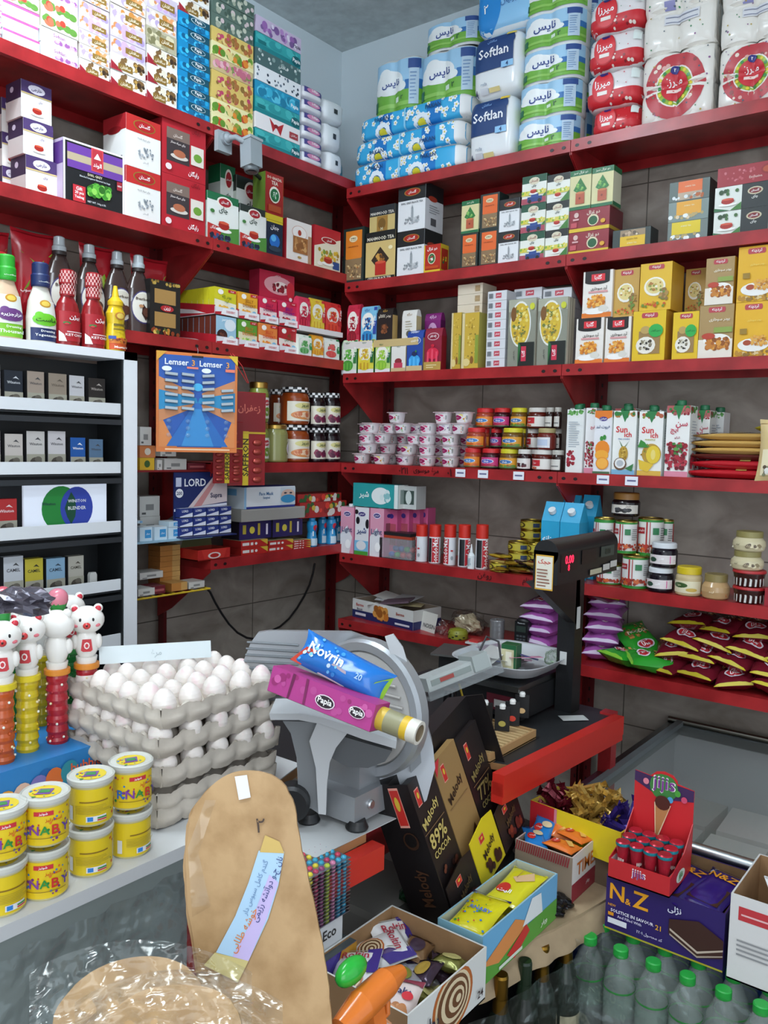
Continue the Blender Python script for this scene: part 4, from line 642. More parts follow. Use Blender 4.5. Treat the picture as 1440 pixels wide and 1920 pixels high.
stack('R', zz, 1068, 1108, 318, 'palm', .06, 'cream and green leaf tea box, left of the pair on top', 'tea box', None, 'tea_box')
stack('R', zz, 1109, 1150, 312, 'palm', .06, 'cream and green leaf tea box, right of the pair on top', 'tea box', None, 'tea_box')
stack('R', z, 1149, 1221, 428, 'ahm_y', .06, 'low yellow and black tea box lying beside the red pair', 'tea box', None, 'tea_box')
stack('R', z, 1252, 1328, 337, ['ahm_y3', 'ahm_y2', 'ahm_o2'], .07, '', 'tea box', 'foil wrapped tea boxes', 'tea_box', labels=['yellow foil wrapped tea box, bottom of three', 'amber foil wrapped tea box, middle of three', 'orange foil wrapped tea box, top of three'])
_, zz = stack('R', z, 1338, 1442, 345, ['gol_wide']*2, .1, 'wide white and black tea box with red cup', 'tea box', 'wide cup tea boxes', 'tea_box')
stack('R', zz, 1346, 1470, 306, 'red_long', .1, 'long red tea box at right photo edge', 'tea box', None, 'tea_box')
stack('R', z, 1443, 1500, 300, ['tea_cup']*3, .1, 'tea box beyond the right photo edge', 'tea box', 'tea boxes beyond the photo edge', 'tea_box')
# small grey security camera under the top left shelf
p = Vector((.012, ly(418, .01, 2.2), hz(268, .01, ly(418, .01, 2.2))))
cm = empty('security_camera', p, 0, 'small grey security camera fixed under the top left shelf', 'security camera')
b = MB(); b.box(-.01, -.028, -.03, .008, .028, .032, '9aa2a6'); b.lathe([(.02, 0), (.02, .012)], '8d959a', 14, M=Matrix.Translation((.008, 0, .01)) @ Matrix.Rotation(PI/2, 4, 'Y')); b.obj('mount', cm)
b = MB(); b.tube([(.015, 0, .01), (.045, .012, .012), (.06, .03, .0)], .009, '8d959a'); b.ball((.015, 0, .01), .016, '8d959a'); b.obj('arm', cm)
M = Matrix.Translation((.075, .048, -.035)) @ Matrix.Rotation(math.radians(-3), 4, 'X') @ Matrix.Rotation(math.radians(-6), 4, 'Y') @ Matrix.Scale(.86, 4)
b = MB(); b.box(-.028, -.028, -.05, .028, .028, .05, '8f989c', M); b.box(-.031, -.031, .045, .031, .031, .055, '9aa3a7', M); b.lathe([(.025, -.066), (.027, -.062), (.027, -.05)], '5c6366', 16, M=M); b.obj('housing', cm)
b = MB(); b.lathe([(.016, -.069), (.02, -.0665), (.021, -.064)], '1c1f22:g', 16, M=M); b.obj('lens', cm)
cable = MB(); y0 = ly(470, -.02, 2.16); cable.tube([(.03, ly(450, .0, 2.2), 2.19), (.0, ly(470, 0, 2.2), 2.165), (-.03, ly(490, 0, 2.2), 2.172), (-.05, ly(528, 0, 2.2), 2.155)], .007, '1c1c1e'); tag(cable.obj('cable'), 'black cable bundle trailing from the security camera', 'cable')
# ------------------------------------------------------------------ shelf three, left wall
z = ZL[3]
def jbox(u0, u1, dn, z0, zt, off, n, lab, tilt=0):
 """a printed tray: front carton plus the ones behind it, deep into the shelf"""
 a, b_ = ly(u0, -off, z0+.03), ly(u1, -off, z0+.03); w_ = b_-a; d_ = .026
 for k in range(n):
  me = carton(dn, w_-.004, zt-z0, d_, 'jelly_box')
  inst(me, 'jelly_powder_box', (-off-.006-d_/2-k*(d_+.002), (a+b_)/2, z0+.003), PI/2, lab if k == 0 else lab+', '+['', 'second', 'third', 'fourth', 'fifth', 'sixth', 'seventh'][k]+' in its tray row', 'jelly box', 'jelly powder boxes in trays')
 t = MB(); dd = n*(d_+.002)+.012; h = (zt-z0)*.62; fr = .018
 t.box(-w_/2, -dd/2, 0, w_/2, dd/2, .0018, 'e2dcdc'); t.box(-w_/2, -dd/2, 0, w_/2, -dd/2+.0016, fr+.006, 'e0e0e4'); t.box(-w_/2, dd/2-.0016, 0, w_/2, dd/2, h, 'b02430')
 for x in (-w_/2+.0008, w_/2-.0008):
  pr = [(-dd/2, 0), (dd/2, 0), (dd/2, h), (-dd/2, fr+.01)]
  t.add([(x+s*.0006, y, q) for s in (-1, 1) for y, q in pr], [(3, 2, 1, 0), (4, 5, 6, 7), (0, 4, 7, 3), (1, 2, 6, 5), (2, 3, 7, 6)], 'b3222e')
  if x < 0: t.add([(x-.0012, -dd/2+dd*.2, .004), (x-.0012, dd/2, h*.3), (x-.0012, dd/2, h*.62), (x-.0012, -dd/2+dd*.5, .02)], [(3, 2, 1, 0)], 'e6dede')
 t.art([('p', [(0, 0), (.5, 0), (.3, .45), (0, .3)], 'b52430'), ('p', [(.25, .1), (1, 0), (1, .9), (.35, .9)], 'f0eef0'), ('t', 'DESSERT', .68, .5, .5, 'c02a34', .3)], lambda a_, c, l: (-w_/2+a_*w_, -dd/2-l, c*(fr+.006)), w_, fr+.006)
 tag(t.obj('display_tray', None, (-off-dd/2, (a+b_)/2, z0), PI/2), 'red and white tray under the '+lab, 'display tray', 'jelly display trays')
zm = hz(640, -.02, ly(425, -.02, z))  # dummy row height
RJ1 = [(406, 446, 'j_choc', 592, 'chocolate dessert box with blue cloud front', 7), (448, 485, 'j_gr', 607, 'green jelly box in lower row', 4), (486, 523, 'j_org', 612, 'orange jelly box in lower row', 4), (524, 559, 'j_red', 619, 'red strawberry jelly box in lower row', 4)]
RJ2 = [(403, 446, 'j_peach', 525, 'lime yellow jelly box in upper row', 7), (448, 486, 'j_or', 536, 'orange yellow jelly box in upper row', 3), (488, 522, 'j_pk', 556, 'pink jelly box in upper row', 3), (524, 559, 'j_cher', 560, 'magenta jelly box in upper row', 3)]
for (u0, u1, dn, vt, lab, n), (a0, a1, dn2, vt2, lab2, n2) in zip(RJ1, RJ2):
 zt = z+.088; jbox(u0, u1, dn, z, zt, .012, n, lab)
 jbox(a0, a1, dn2, z+.094, z+.094+.085, .018, n2, lab2)
stack('L', z+.181, 486, 552, 511, 'cherrybox', .05, 'large cherry jelly box lying on the upper row', 'jelly box', None, 'jelly_powder_box', off=.05)
# coloured box ends stacked behind the upper tray
def pouchbox(w_, h, d, dn):
 """folded jelly box: rounded slanted top"""
 k = ('pb', dn, round(w_, 3), round(h, 3))
 if k in CM: return CM[k]
 D_ = DS[dn]; b = MB(); pr = [(-d/2, 0), (d/2, 0), (d/2, h*.82), (d/2*.5, h*.97), (0, h), (-d*.22, h*.985), (-d*.36, h*.93), (-d/2, h*.8)]
 n = len(pr); vs = [(s*w_/2, y, q) for s in (-1, 1) for y, q in pr]; b.add(vs, [tuple(range(n)), tuple(reversed(range(n, 2*n)))], D_['b']); b.add(vs, [(i, n+i, n+(i+1) % n, (i+1) % n) for i in range(n)], D_['b'])
 def mp(a, c, l):
  q = c*h*.99; y = -d/2 if q < h*.8 else -d/2+(d*.14)*((q-h*.8)/(h*.13)) if q < h*.93 else -d*.36+(d*.14)*((q-h*.93)/(h*.055))
  return (-w_/2+a*w_, y-l, q)
 b.art(D_['f'], mp, w_, h, 1.01)
 if 'r' in D_: b.art(D_['r'], lambda a, c, l: (w_/2+l, -d/2+a*d, c*h*.8), d, h)
 if 'l' in D_: b.art(D_['l'], lambda a, c, l: (-w_/2-l, d/2-a*d, c*h*.8), d, h)
 CM[k] = b.mesh('jelly_powder_box'); return CM[k]
def pb(side, u0, u1, v0, v1, dn, lab, off, z0, d=.03, back=1):
 w_ = wid(side, u0, u1, off, z0+.03); h = hgt(side, v1, (u0+u1)/2, off, z0+.04)-.04; h = hgt(side, v1, (u0+u1)/2, off, z0)
 me = pouchbox(w_-.003, h, d, dn)
 place(side, me, (u0+u1)/2, z0, off, d, lab, 'jelly box', 'jelly powder boxes with rounded tops', 'jelly_powder_box')
 for k in range(back):
  o = place(side, me, (u0+u1)/2, z0, off+.034*(k+1), d, ['second', 'third', 'fourth'][k]+' box deep, behind the '+lab, 'jelly box', 'jelly powder boxes with rounded tops', 'jelly_powder_box')
zu = z+.092
for u0, u1, v1, dn, lab in [(560, 585, 627, 'p_green', 'pale green jelly box left of the orange one'), (586, 607, 628, 'p_orange', 'orange jelly box in lower rounded row'), (609, 637, 634, 'p_melon', 'watermelon jelly box at the corner')]:
 pb('L', u0, u1, 0, v1, dn, lab, .004, z)
for u0, u1, v1, dn, lab in [(560, 582, 556, 'p_pink', 'pink jelly box in upper rounded row'), (584, 609, 560, 'p_yel', 'yellow jelly box in upper rounded row'), (611, 640, 567, 'p_red', 'red strawberry jelly box nearest the corner')]:
 pb('L', u0, u1, 0, v1, dn, lab, .012, zu)
tr = MB(); ya, yb = ly(560, -.01, zu), ly(640, -.01, zu); tr.box(-.085, ya, zu-.005, -.004, yb, zu-.001, 'd8d4d4'); tr.box(-.006, ya, zu-.006, -.003, yb, zu+.012, 'e2dede'); tag(tr.obj('plastic_tray'), 'clear plastic riser tray under the pink and yellow jelly boxes', 'tray')
# right wall, shelf three
z = ZR[3]; zu = z+.098
for u0, u1, v1, dn, lab in [(640, 669, 636, 'p_kiwi', 'kiwi jelly box in lower row'), (671, 701, 635, 'p_pine', 'pineapple jelly box in lower row'), (703, 732, 639, 'p_pear', 'pear jelly box in lower row'), (733, 761, 640, 'p_whit', 'white jelly box in lower row')]:
 pb('R', u0, u1, 0, v1, dn, lab, .004, z)
pb('R', 762, 793, 0, 618, 'p_bluetall', 'tall blue blueberry jelly box', .004, z, back=2); pb('R', 795, 828, 0, 614, 'p_redtall', 'tall dark red jelly box', .004, z, back=3)
for u0, u1, v1, dn, lab in [(650, 674, 570, 'p_cher', 'cherry jelly box in upper row at the corner'), (676, 706, 573, 'p_blu', 'light blue blueberry jelly box in upper row'), (706, 736, 577, 'p_black', 'black cocoa powder box in upper row'), (753, 781, 580, 'p_whit2', 'white dessert box in upper row'), (795, 826, 586, 'p_purp', 'purple jelly box behind the tall ones')]:
 pb('R', u0, u1, 0, v1, dn, lab, .012 if u0 < 790 else .11, zu if u0 < 790 else zu-.02, back=1 if u0 < 700 else 2)
for ua, ub in ((646, 700), (702, 786)):
 tr = MB(); xa, xb = rx(ua, .01, zu), rx(ub, .01, zu); tr.box(xa, .004, zu-.005, xb, .11, zu-.001, 'd8d4d4'); tr.box(xa, .003, zu-.006, xb, .006, zu+.02, 'ddd6d2' if ua < 700 else 'c8b07a'); tag(tr.obj('plastic_tray'), 'riser tray under the '+('cherry and blueberry jelly boxes' if ua < 700 else 'black and white dessert boxes'), 'tray')
stack('R', z, 845, 864, 586, 'goldtall', .1, 'narrow tan box left of the tall golden box', 'box', None, 'sweets_box', off=.02)
_, zz = stack('R', z, 865, 897, 586, 'goldtall', .1, 'tall golden box with script', 'box', None, 'sweets_box', off=.01)
stack('R', zz, 858, 905, 532, ['cream']*3, .09, 'flat cream box on the golden boxes', 'box', 'flat cream boxes', 'sweets_box', off=.04)
stack('R', z, 911, 947, 545, ['whitethin']*8, .12, 'flat white box with small red emblem', 'box', 'flat white boxes', 'sweets_box', off=.012)
_, zz = stack('R', z, 951, 1003, 560, 'pistbox', .05, 'tall grey box with round yellow dish, left one', 'box', 'boxes with round yellow dish', 'noodle_box', off=.012)
_, z2 = stack('R', z, 1006, 1062, 558, 'pistbox', .05, 'tall grey box with round yellow dish, right one', 'box', 'boxes with round yellow dish', 'noodle_box', off=.012)
stack('R', z, 960, 1012, 540, ['whitethin']*8, .11, 'flat white box behind the dish boxes', 'box', 'flat white boxes behind', 'sweets_box', off=.075)
stack('R', z, 1014, 1068, 540, ['whitethin']*8, .11, 'flat white box behind the right dish box', 'box', 'flat white boxes behind', 'sweets_box', off=.075)
S3 = [(1079, 1131, 596, 'golha', 'crumb box with black top and red word, lower left', 0), (1134, 1183, 592, 'golha', 'crumb box with black top and red word, lower right', 0)]
_, zz = stack('R', z, 1079, 1131, 596, 'golha', .05, S3[0][4], 'food box', None, 'food_box')
stack('R', zz, 1092, 1148, 507, 'golha', .05, 'crumb box with black top standing on the lower pair', 'food box', None, 'food_box', off=.015)
_, zz = stack('R', z, 1134, 1182, 594, 'golha', .05, S3[1][4], 'food box', None, 'food_box')
stack('R', zz, 1150, 1198, 503, 'soup' if 0 else 's_brown', .05, 'brown soup box between crumb box and yellow soup box', 'food box', None, 'food_box', off=.025)
_, zz = stack('R', z, 1185, 1247, 582, 's_mush', .06, 'yellow mushroom soup box with green dot, lower left', 'food box', None, 'food_box')
stack('R', zz, 1199, 1259, 492, 's_yel', .1, 'large yellow soup box in upper row', 'food box', None, 'food_box', off=.015)
stack('R', z, 1260, 1309, 584, 's_mush', .06, 'yellow mushroom soup box with green dot, lower right', 'food box', None, 'food_box')
stack('R', zz, 1284, 1322, 503, 's_brown', .04, 'yellow soup box half hidden in the back', 'food box', None, 'food_box', off=.12)
_, zz = stack('R', z, 1309, 1374, 571, 's_chick', .06, 'brown breading box with fried chicken, lower one', 'food box', None, 'food_box')
stack('R', zz, 1322, 1376, 482, 's_chick', .06, 'brown breading box with fried chicken, upper one', 'food box', None, 'food_box')
stack('R', z, 1376, 1444, 460, ['s_nug']*2, .06, 'tall yellow breading box at right edge', 'food box', 'tall yellow breading boxes', 'food_box')
stack('R', z, 1447, 1510, 455, ['s_nug']*2, .06, 'yellow box beyond the right photo edge', 'food box', 'yellow boxes beyond the edge', 'food_box')
# ------------------------------------------------------------------ jars, bottles, cans
def cmap(r, z0, z1, span=150, sx=1, sy=1, yaw=0):
 return lambda a, c, l: ((r+l)*sx*math.sin(math.radians((a-.5)*span+yaw)), -(r+l)*sy*math.cos(math.radians((a-.5)*span+yaw)), z0+c*(z1-z0))
def jarmesh(r, h, body, lid, ops, lidh=.16, span=150, lab=(.12, .72), neck=.86, check=None, bulge=1, nolabel=False, yaw=0):
 b = MB(); hl = h*lidh; hb = h-hl
 b.lathe([(r*.86, 0), (r*.97, .003), (r, .008), (r*bulge, hb*.5), (r, hb*.82), (r*.97, hb*.88), (r*neck, hb*.97), (r*neck, hb)], body, 20)
 lr = r*neck*1.05
 l_ = MB(); l_.lathe([(lr, hb*.985), (lr*1.02, hb*.99), (lr*1.02, h-.003), (lr*.95, h)], lid, 20)
 if check:
  n = 20
  for j in range(2):
   for i in range(n):
    if (i+j) % 2: l_.art([('r', 0, 0, 1, 1, check)], lambda a, c, l, i=i, j=j: ((lr*1.02+l)*math.sin(2*PI*(i+a)/n), -(lr*1.02+l)*math.cos(2*PI*(i+a)/n), hb+.001+(j+c)*hl*.45), .01, .01)
 if not nolabel: b.art(ops, cmap(r*bulge+.0006, hb*lab[0], hb*lab[1], span, yaw=yaw), r*2.2, hb*(lab[1]-lab[0]), 16, .0004, .0003)
 return b, l_
def lidded(o, me, n='lid'): inst(me, n, (0, 0, 0), parent=o); return o
def jar(side, u0, u1, v1, z0, off, lab, key, body, lid, ops, cat='jar', group=None, name='jar', h=None, **kw):
 off2 = off; r = abs(wid(side, u0, u1, off+.02, z0+.03))/2*.97; h = h or hgt(side, v1, (u0+u1)/2, off+r, z0)
 k = ('jar', key, round(r, 3), round(h, 3))
 if k not in CM: q = jarmesh(r, h, body, lid, ops, **kw); CM[k] = (q[0].mesh(name), q[1].mesh('lid'))
 lidded(place(side, CM[k][0], (u0+u1)/2, z0, off, 2*r, lab, cat, group, name), CM[k][1])
 return z0+h+.0005, r
# shelf four, left wall
z = ZL[4]; jl = [('r', 0, 0, 1, 1, 'e2dccb'), ('e', .5, .78, .3, .16, 'd8cf8a'), ('t', 'بهروز', .5, .78, .36, '2a4a2a', .18)]
oran = jl+[('e', .5, .3, .4, .22, 'd88a4a'), ('s', 10, .15, .1, .85, .5, .12, ['e0a070', 'c8704a', 'e8c8a8'], 3)]
cher_ = jl+[('s', 12, .1, .05, .9, .55, .14, ['4a1430', '6a1c40', '8a2a4a', 'd8c8c8'], 4)]
pick = [('r', 0, 0, 1, 1, 'dfe2d8'), ('e', .5, .75, .3, .15, 'b82430'), ('t', 'بهروز', .5, .75, .36, 'ffffff', .16), ('s', 10, .15, .1, .85, .55, .12, ['6a8a2a', '8aa04a', '4a6a1a'], 5)]
G = 'glass jars of preserves on the left shelf'
for u0, u1, v0, v1, lab, key, body, lid, ops, chk, off in [
 (484, 512, 714, 793, 'green pickle jar with gold lid', 'pick', '7f8a3c:g', 'b0904a:m', pick, None, .012),
 (523, 551, 728, 799, 'amber carrot jam jar with checked lid, behind the olive jar', 'jm2', '6a2c14:g', '1c1c1e', oran, 'e8e8e8', .10),
 (553, 592, 725, 798, 'large orange jam jar with checked lid', 'jm1', '8a3c14:g', '1c1c1e', oran, 'e8e8e8', .012),
 (593, 618, 730, 803, 'dark cherry jam jar with checked lid, left one', 'jm3', '1a0c10:g', '1c1c1e', cher_, 'e8e8e8', .012),
 (620, 646, 731, 803, 'dark cherry jam jar with checked lid, right one', 'jm3', '1a0c10:g', '1c1c1e', cher_, 'e8e8e8', .012)]:
 zz, r = jar('L', u0, u1, v1, z, off, lab+', lower', key, body, lid, ops, group=G, check=chk, lidh=.14)
 jar('L', u0, u1, v0, zz, off, lab+', upper', key, body, lid, ops, group=G, check=chk, lidh=.14, h=zz-z-.0005)
jar('L', 514, 551, 797, z, .012, 'large pale green olive jar with purple label', 'olv', '8a8a52:g', 'b0904a:m', [('e', .8, .5, .2, .35, 'e6e2ee'), ('e', .8, .5, .13, .22, '6a4a9a'), ('r', .05, .3, .12, .9, 'dfe2e8')], lidh=.1, span=170, bulge=1)
# shelf four, right wall: dessert pots with scalloped lids
z = ZR[4]
def potmesh(ops, w_=.056, d_=.05, h=.038, fl=.066):
 b = MB(); n = 20; sq = lambda a, e: math.copysign(abs(a)**e, a)
 prof = [(.78, 0), (.88, .2), (1, .86), (1.02, .95)]
 for j, (s, t) in enumerate(prof): b.v += [(sq(math.cos(2*PI*i/n), .6)*w_/2*s, sq(math.sin(2*PI*i/n), .6)*d_/2*s, t*h) for i in range(n)]
 k = b.mi('e6e2e4:g')
 for j in range(3):
  for i in range(n): b.f.append((j*n+i, j*n+(i+1) % n, (j+1)*n+(i+1) % n, (j+1)*n+i)); b.m.append(k); b.sm.append(True)
 b.f.append(tuple(reversed(range(n)))); b.m.append(k); b.sm.append(False)
 def mp(a, c, l):
  th = -PI/2+(a-.5)*2.3; s = .8+.2*(c*.8); return (sq(math.cos(th), .6)*(w_/2*s+l), sq(math.sin(th), .6)*(d_/2*s+l), h*(.08+.84*c))
 b.art(ops, mp, w_, h, 16, .0008, .0004)
 m = 44; pts = [(fl/2*(1+.035*(i % 2))*sq(math.cos(2*PI*i/m), .62), fl/2*.92*(1+.035*(i % 2))*sq(math.sin(2*PI*i/m), .62)) for i in range(m)]
 b.prism(pts, h*.95, h, 'e2c9cf'); return b
PO = lambda c, seed: [('r', 0, 0, 1, 1, 'e6e4e6'), ('s', 7, .05, .05, .95, .9, .09, c, seed), ('e', .36, .5, .19, .34, 'f0e8ee'), ('e', .36, .5, .16, .28, '9c1c5a'), ('t', 'دنت', .36, .5, .18, 'f6e6ee', .3), ('r', .78, .2, .94, .8, 'f2f2f2'), ('r', .8, .25, .83, .75, '3a3a3a'), ('r', .85, .25, .87, .75, '3a3a3a'), ('r', .89, .25, .91, .75, '3a3a3a')]
potm = [potmesh(PO(c, i)).mesh('dessert_pot') for i, c in enumerate([['b02a5a', 'd84a7a', 'e0a0b8'], ['d8b83a', 'e8d87a', 'c8902a'], ['4a2a5a', '6a3a7a', 'b8a0c8'], ['3a8a3a', 'c83a3a', '8ab87a'], ['c8502a', 'e0a08a', 'd8c8b8']])]
flav = ['cherry', 'banana', 'blueberry', 'strawberry leaf', 'peach']
rows = [[(675, 4), (711, 1), (755, 2), (798, 0), (840, 3)], [(688, 4), (705, 0), (761, 1), (798, 0), (840, 3)], [(686, 0), (713, 0), (773, 0), (798, 0), (840, 3)], [(693, 0), (712, 0), (750, 3), (800, 0), (833, 2), (858, 4)], [(741, 3), (827, 0), (865, 1)]]
wp = (rx(720, .012, z)-rx(680, .012, z))
rn = ['bottom row', 'second row', 'third row', 'fourth row', 'top row']
for j, row in enumerate(rows):
 last = -9
 for i, (u, f) in enumerate(row):
  x = rx(u, .03, z+.04*j); back = .0
  if x-last < .062: back = .058 if x-last < .05 else 0
  if not back: last = x
  inst(potm[f], 'dessert_pot', (x, .04+back+.004*((i*7+j*3) % 3), z+.0385*j), .06*math.sin(i*9+j), '%s dessert pot with scalloped rim, place %d from left in %s' % (flav[f], i+1, rn[j]), 'dessert pot', 'dessert pots with scalloped rims')
 if j < 4:
  for k in range(9):
   u = 668+k*24; x = rx(u, .1, z); inst(potm[(k+j) % 5], 'dessert_pot', (x, .155+.002*j, z+.0385*j), 0, 'dessert pot in the back rows, %s' % rn[j], 'dessert pot', 'dessert pots in the back, '+rn[j])
# jam jars
def lb(bg, blob, logo_, seed): return [('r', 0, 0, 1, 1, bg), ('e', .5, .6, .3, .22, 'cfe0ee'), ('e', .5, .6, .26, .18, logo_), ('t', 'شانا', .5, .6, .3, 'ffffff', .2), ('s', 8, .05, .02, .95, .35, .12, blob, seed), ('r', 0, 0, 1, .08, '3a7a4a')]
KJ = {'o': ('a0402a:g', 'c8262a', lb('e0862a', ['d8702a', 'c85a1e'], '3a7ab8', 1), 'orange label jar with red lid'), 'p': ('3a1018:g', 'c8262a', lb('c83a7a', ['8a1a3a', 'b02a4a'], '4a5ab8', 2), 'pink label jar with red lid'),
 'y': ('6a4a1a:g', 'd2c828', lb('d8962a', ['5a8a2a', '8a5a1a'], '2a6aa8', 3), 'orange label jar with yellow lid'),
 'w': ('5a1c14:g', 'd6d2cc', [('r', 0, 0, 1, 1, 'e0dcd6'), ('r', .1, .3, .55, .9, 'c02a34'), ('t', 'مربا', .34, .6, .3, 'ffffff', .2), ('s', 5, .05, .0, .5, .3, .12, ['d89a7a', 'b84a2a'], 4)], 'white label jam jar with white lid'),
 'c': ('2a0c10:g', 'd6d2cc', [('r', 0, 0, 1, 1, 'dedbd6'), ('s', 6, .2, .1, .8, .6, .12, ['3a0f18', '5a1420'], 5)], 'cherry label jam jar with white lid'),
 'b': ('2a1410:g', 'b8b4ac', [('r', .05, 0, .8, 1, 'd2cfc8'), ('r', .1, .3, .7, .4, '6a6a6a')], 'dark jam jar with pale label'),
 'r': ('6a2018:g', 'a89a6a', [('r', .1, 0, .8, 1, 'd8d8dc'), ('r', .2, .2, .7, .8, 'b8c4d8')], 'amber jam jar with blue white label')}
def jrow(spec, z0, off, rown, h=None):
 zt = z0
 for i, (u0, u1, v1, kk) in enumerate(spec):
  bo, li, op, nm = KJ[kk]; zt, r = jar('R', u0, u1, v1, z0, off, '%s, %s, number %d from left' % (nm, rown, i+1), 'J'+kk, bo, li, op, group='jam jars on the right shelf', lidh=.2, h=h)
 return zt
j1 = [(864, 893, 831, 'o'), (896, 928, 832, 'p'), (930, 963, 832, 'y'), (965, 990, 833, 'c'), (992, 1029, 833, 'w'), (1030, 1052, 835, 'b')]
zt = jrow(j1, z, .012, 'bottom row', .069)
jrow([(868, 900, 780, 'o'), (934, 971, 777, 'y'), (1001, 1034, 785, 'r')], zt, .014, 'middle row', .069)
for off, nm in ((.10, 'middle row behind'),):
 zt2 = jrow([(896, 913, 785, 'o'), (915, 936, 785, 'p'), (971, 983, 785, 'y'), (984, 1005, 785, 'w'), (1037, 1050, 785, 'b')], zt, off, nm, .069)
 jrow([(886, 917, 732, 'o'), (919, 949, 732, 'p'), (952, 981, 731, 'y'), (983, 1018, 728, 'w'), (1020, 1036, 731, 'b'), (1037, 1050, 735, 'b')], zt2, off-.02, 'top row', .069)
 jrow([(886, 917, 732, 'o'), (919, 949, 732, 'p'), (952, 981, 731, 'y'), (983, 1018, 728, 'w'), (1020, 1050, 731, 'b')], z, off, 'bottom row behind', .069)
# juice cartons
def juicebox(u0, u1, v1, dn, lab, off=.012, d=.062, cap='1f6a44', slant=0):
 a, b_ = rx(u0, off, z+.1), rx(u1, off, z+.1); h = hz(v1, (a+b_)/2, off)-z-.012
 o = inst(carton(dn, b_-a-.002, h, d, 'juice_carton'), 'juice_carton', ((a+b_)/2, off+d/2, z), 0, lab, 'juice carton', 'juice cartons on the right shelf')
 c = MB(); c.lathe([(.0135, 0), (.014, .002), (.0135, .013), (.012, .015)], cap, 16); c.obj('cap', o, (0, -d*.12, h))
for a in [(1061, 1094, 760, 'ju_side', 'white juice carton turned sideways, leftmost one', .02), (1096, 1117, 757, 'ju_pink', 'cherry juice carton half hidden behind the orange one', .03), (1113, 1147, 762, 'ju_oran', 'orange juice carton with dark green cap', .006), (1148, 1193, 762, 'ju_coco', 'pineapple and coconut juice carton'), (1196, 1243, 763, 'ju_pine', 'pineapple slice juice carton'), (1247, 1293, 752, 'ju_cher', 'cherry juice carton at the right of the row')]:
 juicebox(*a)
for k, (u0, u1) in enumerate([(1066, 1096), (1110, 1146), (1150, 1190), (1198, 1238), (1246, 1286), (1298, 1330)]):
 juicebox(u0, u1, 758+(k % 2)*3, ['ju_side', 'ju_pink', 'ju_cher'][k % 3], 'juice carton in the second row, number %d from left' % (k+1), .1)
for k, (u0, u1) in enumerate([(1300, 1328), (1330, 1356)]): juicebox(u0, u1, 765, 'ju_side', 'shaded juice carton in the last row, %s' % ['left', 'right'][k], .19)
# soft bags
def bag(w, l, t, key, ops=None, seams=('', ''), nx=12, ny=10, seed=1, crimp=.07, wr=.12):
 """pillow bag lying on z=0, width along x, length along y, picture on top"""
 R = random.Random(seed); b = MB(); ox, oy = R.uniform(0, 9), R.uniform(0, 9)
 def hh(a, c):
  e = max(0, 1-abs(2*a-1)**3.2)*max(0, 1-abs(2*c-1)**2.6)
  return t/2*(e**.55)*(1+wr*noise.noise(Vector((a*4+ox, c*5+oy, 1))))+t*wr*.25*noise.noise(Vector((a*9+ox, c*9+oy, 5)))*(e**.3)
 def pt(a, c, s, l_=0):
  sh = 1-.10*(max(0, 1-abs(2*c-1)**2)); zc = t/2
  return ((a-.5)*w*sh, (c-.5)*l*(1-.04*math.sin(a*PI)), zc+s*hh(a, c)+l_)
 for s in (1, -1):
  vs = [pt(i/nx, j/ny, s) for j in range(ny+1) for i in range(nx+1)]
  fs = [(j*(nx+1)+i, j*(nx+1)+i+1, (j+1)*(nx+1)+i+1, (j+1)*(nx+1)+i) for j in range(ny) for i in range(nx)]
  if s < 0: fs = [tuple(reversed(f)) for f in fs]
  b.add(vs, fs, key, True)
 b.art([('r', .0, 0, 1, crimp, seams[0] or key), ('r', 0, 1-crimp, 1, 1, seams[1] or seams[0] or key)]+(ops or []), lambda a, c, l: pt(a, c, 1, l+.0012), w, l, 14, .0004, .0003)
 if 0: b.art([('r', .0, 0, 1, crimp, seams[0]), ('r', 0, 1-crimp, 1, 1, seams[1] or seams[0])], lambda a, c, l: pt(a, c, -1, -l-.0012), w, l, 14)
 return b
GB = 'long pasta bags in a pile'
ym = [bag(.30, .075, .022, 'c8a05a:g', [('r', .1, .3, .9, .7, 'd8bc7a'), ('t', 'تک ماکارون', .5, .5, .4, '4a2a1a', .3), ('r', 0, 0, .08, 1, '8a5a2a')], seed=i).mesh('pasta_bag') for i in range(2)]
rm = [bag(.30, .08, .028, 'b8202a:g', [('r', .3, .3, .7, .7, 'd83a3a'), ('r', .5, .1, .6, .9, 'c8a85a')], seed=i+5).mesh('pasta_bag') for i in range(2)]
bm = bag(.30, .07, .02, '5a2420:g', [('r', .1, .4, .9, .6, '8a5a3a')], seed=9).mesh('pasta_bag')
xb = rx(1392, .07, z)
for i, (me, zz, dx, rot, lab) in enumerate([(rm[0], .0, -.01, .02, 'red pasta bag, bottom of the pile'), (rm[1], .026, .0, -.03, 'red pasta bag, second from bottom of the pile'), (bm, .052, -.01, .03, 'dark brown pasta bag in the middle of the pile'), (ym[0], .068, .0, -.02, 'tan pasta bag under the topmost tan ones'), (ym[1], .088, -.005, .03, 'tan pasta bag, second from top of the pile'), (ym[0], .108, .01, .0, 'tan pasta bag, top of the pile')]):
 inst(me, 'pasta_bag', (xb+dx, .06+.003*i, z+zz), rot, lab, 'pasta bag', GB)
o = inst(bag(.13, .17, .04, 'd8c08a:g', [('r', .1, .08, .9, .5, 'e8dcb8'), ('e', .55, .6, .34, .2, 'd89a4a'), ('e', .55, .6, .26, .14, 'c8702a'), ('s', 12, .1, .05, .9, .3, .06, ['8a8a6a', 'e8e8e0', '5a4a3a'], 7)], seed=4).mesh('pasta_bag'), 'pasta_bag', (rx(1448, -.0, z)+.02, .03, z+.08), 0, 'upright tan snack bag at right photo edge', 'snack bag', None, rot=(math.radians(82), 0, .0))
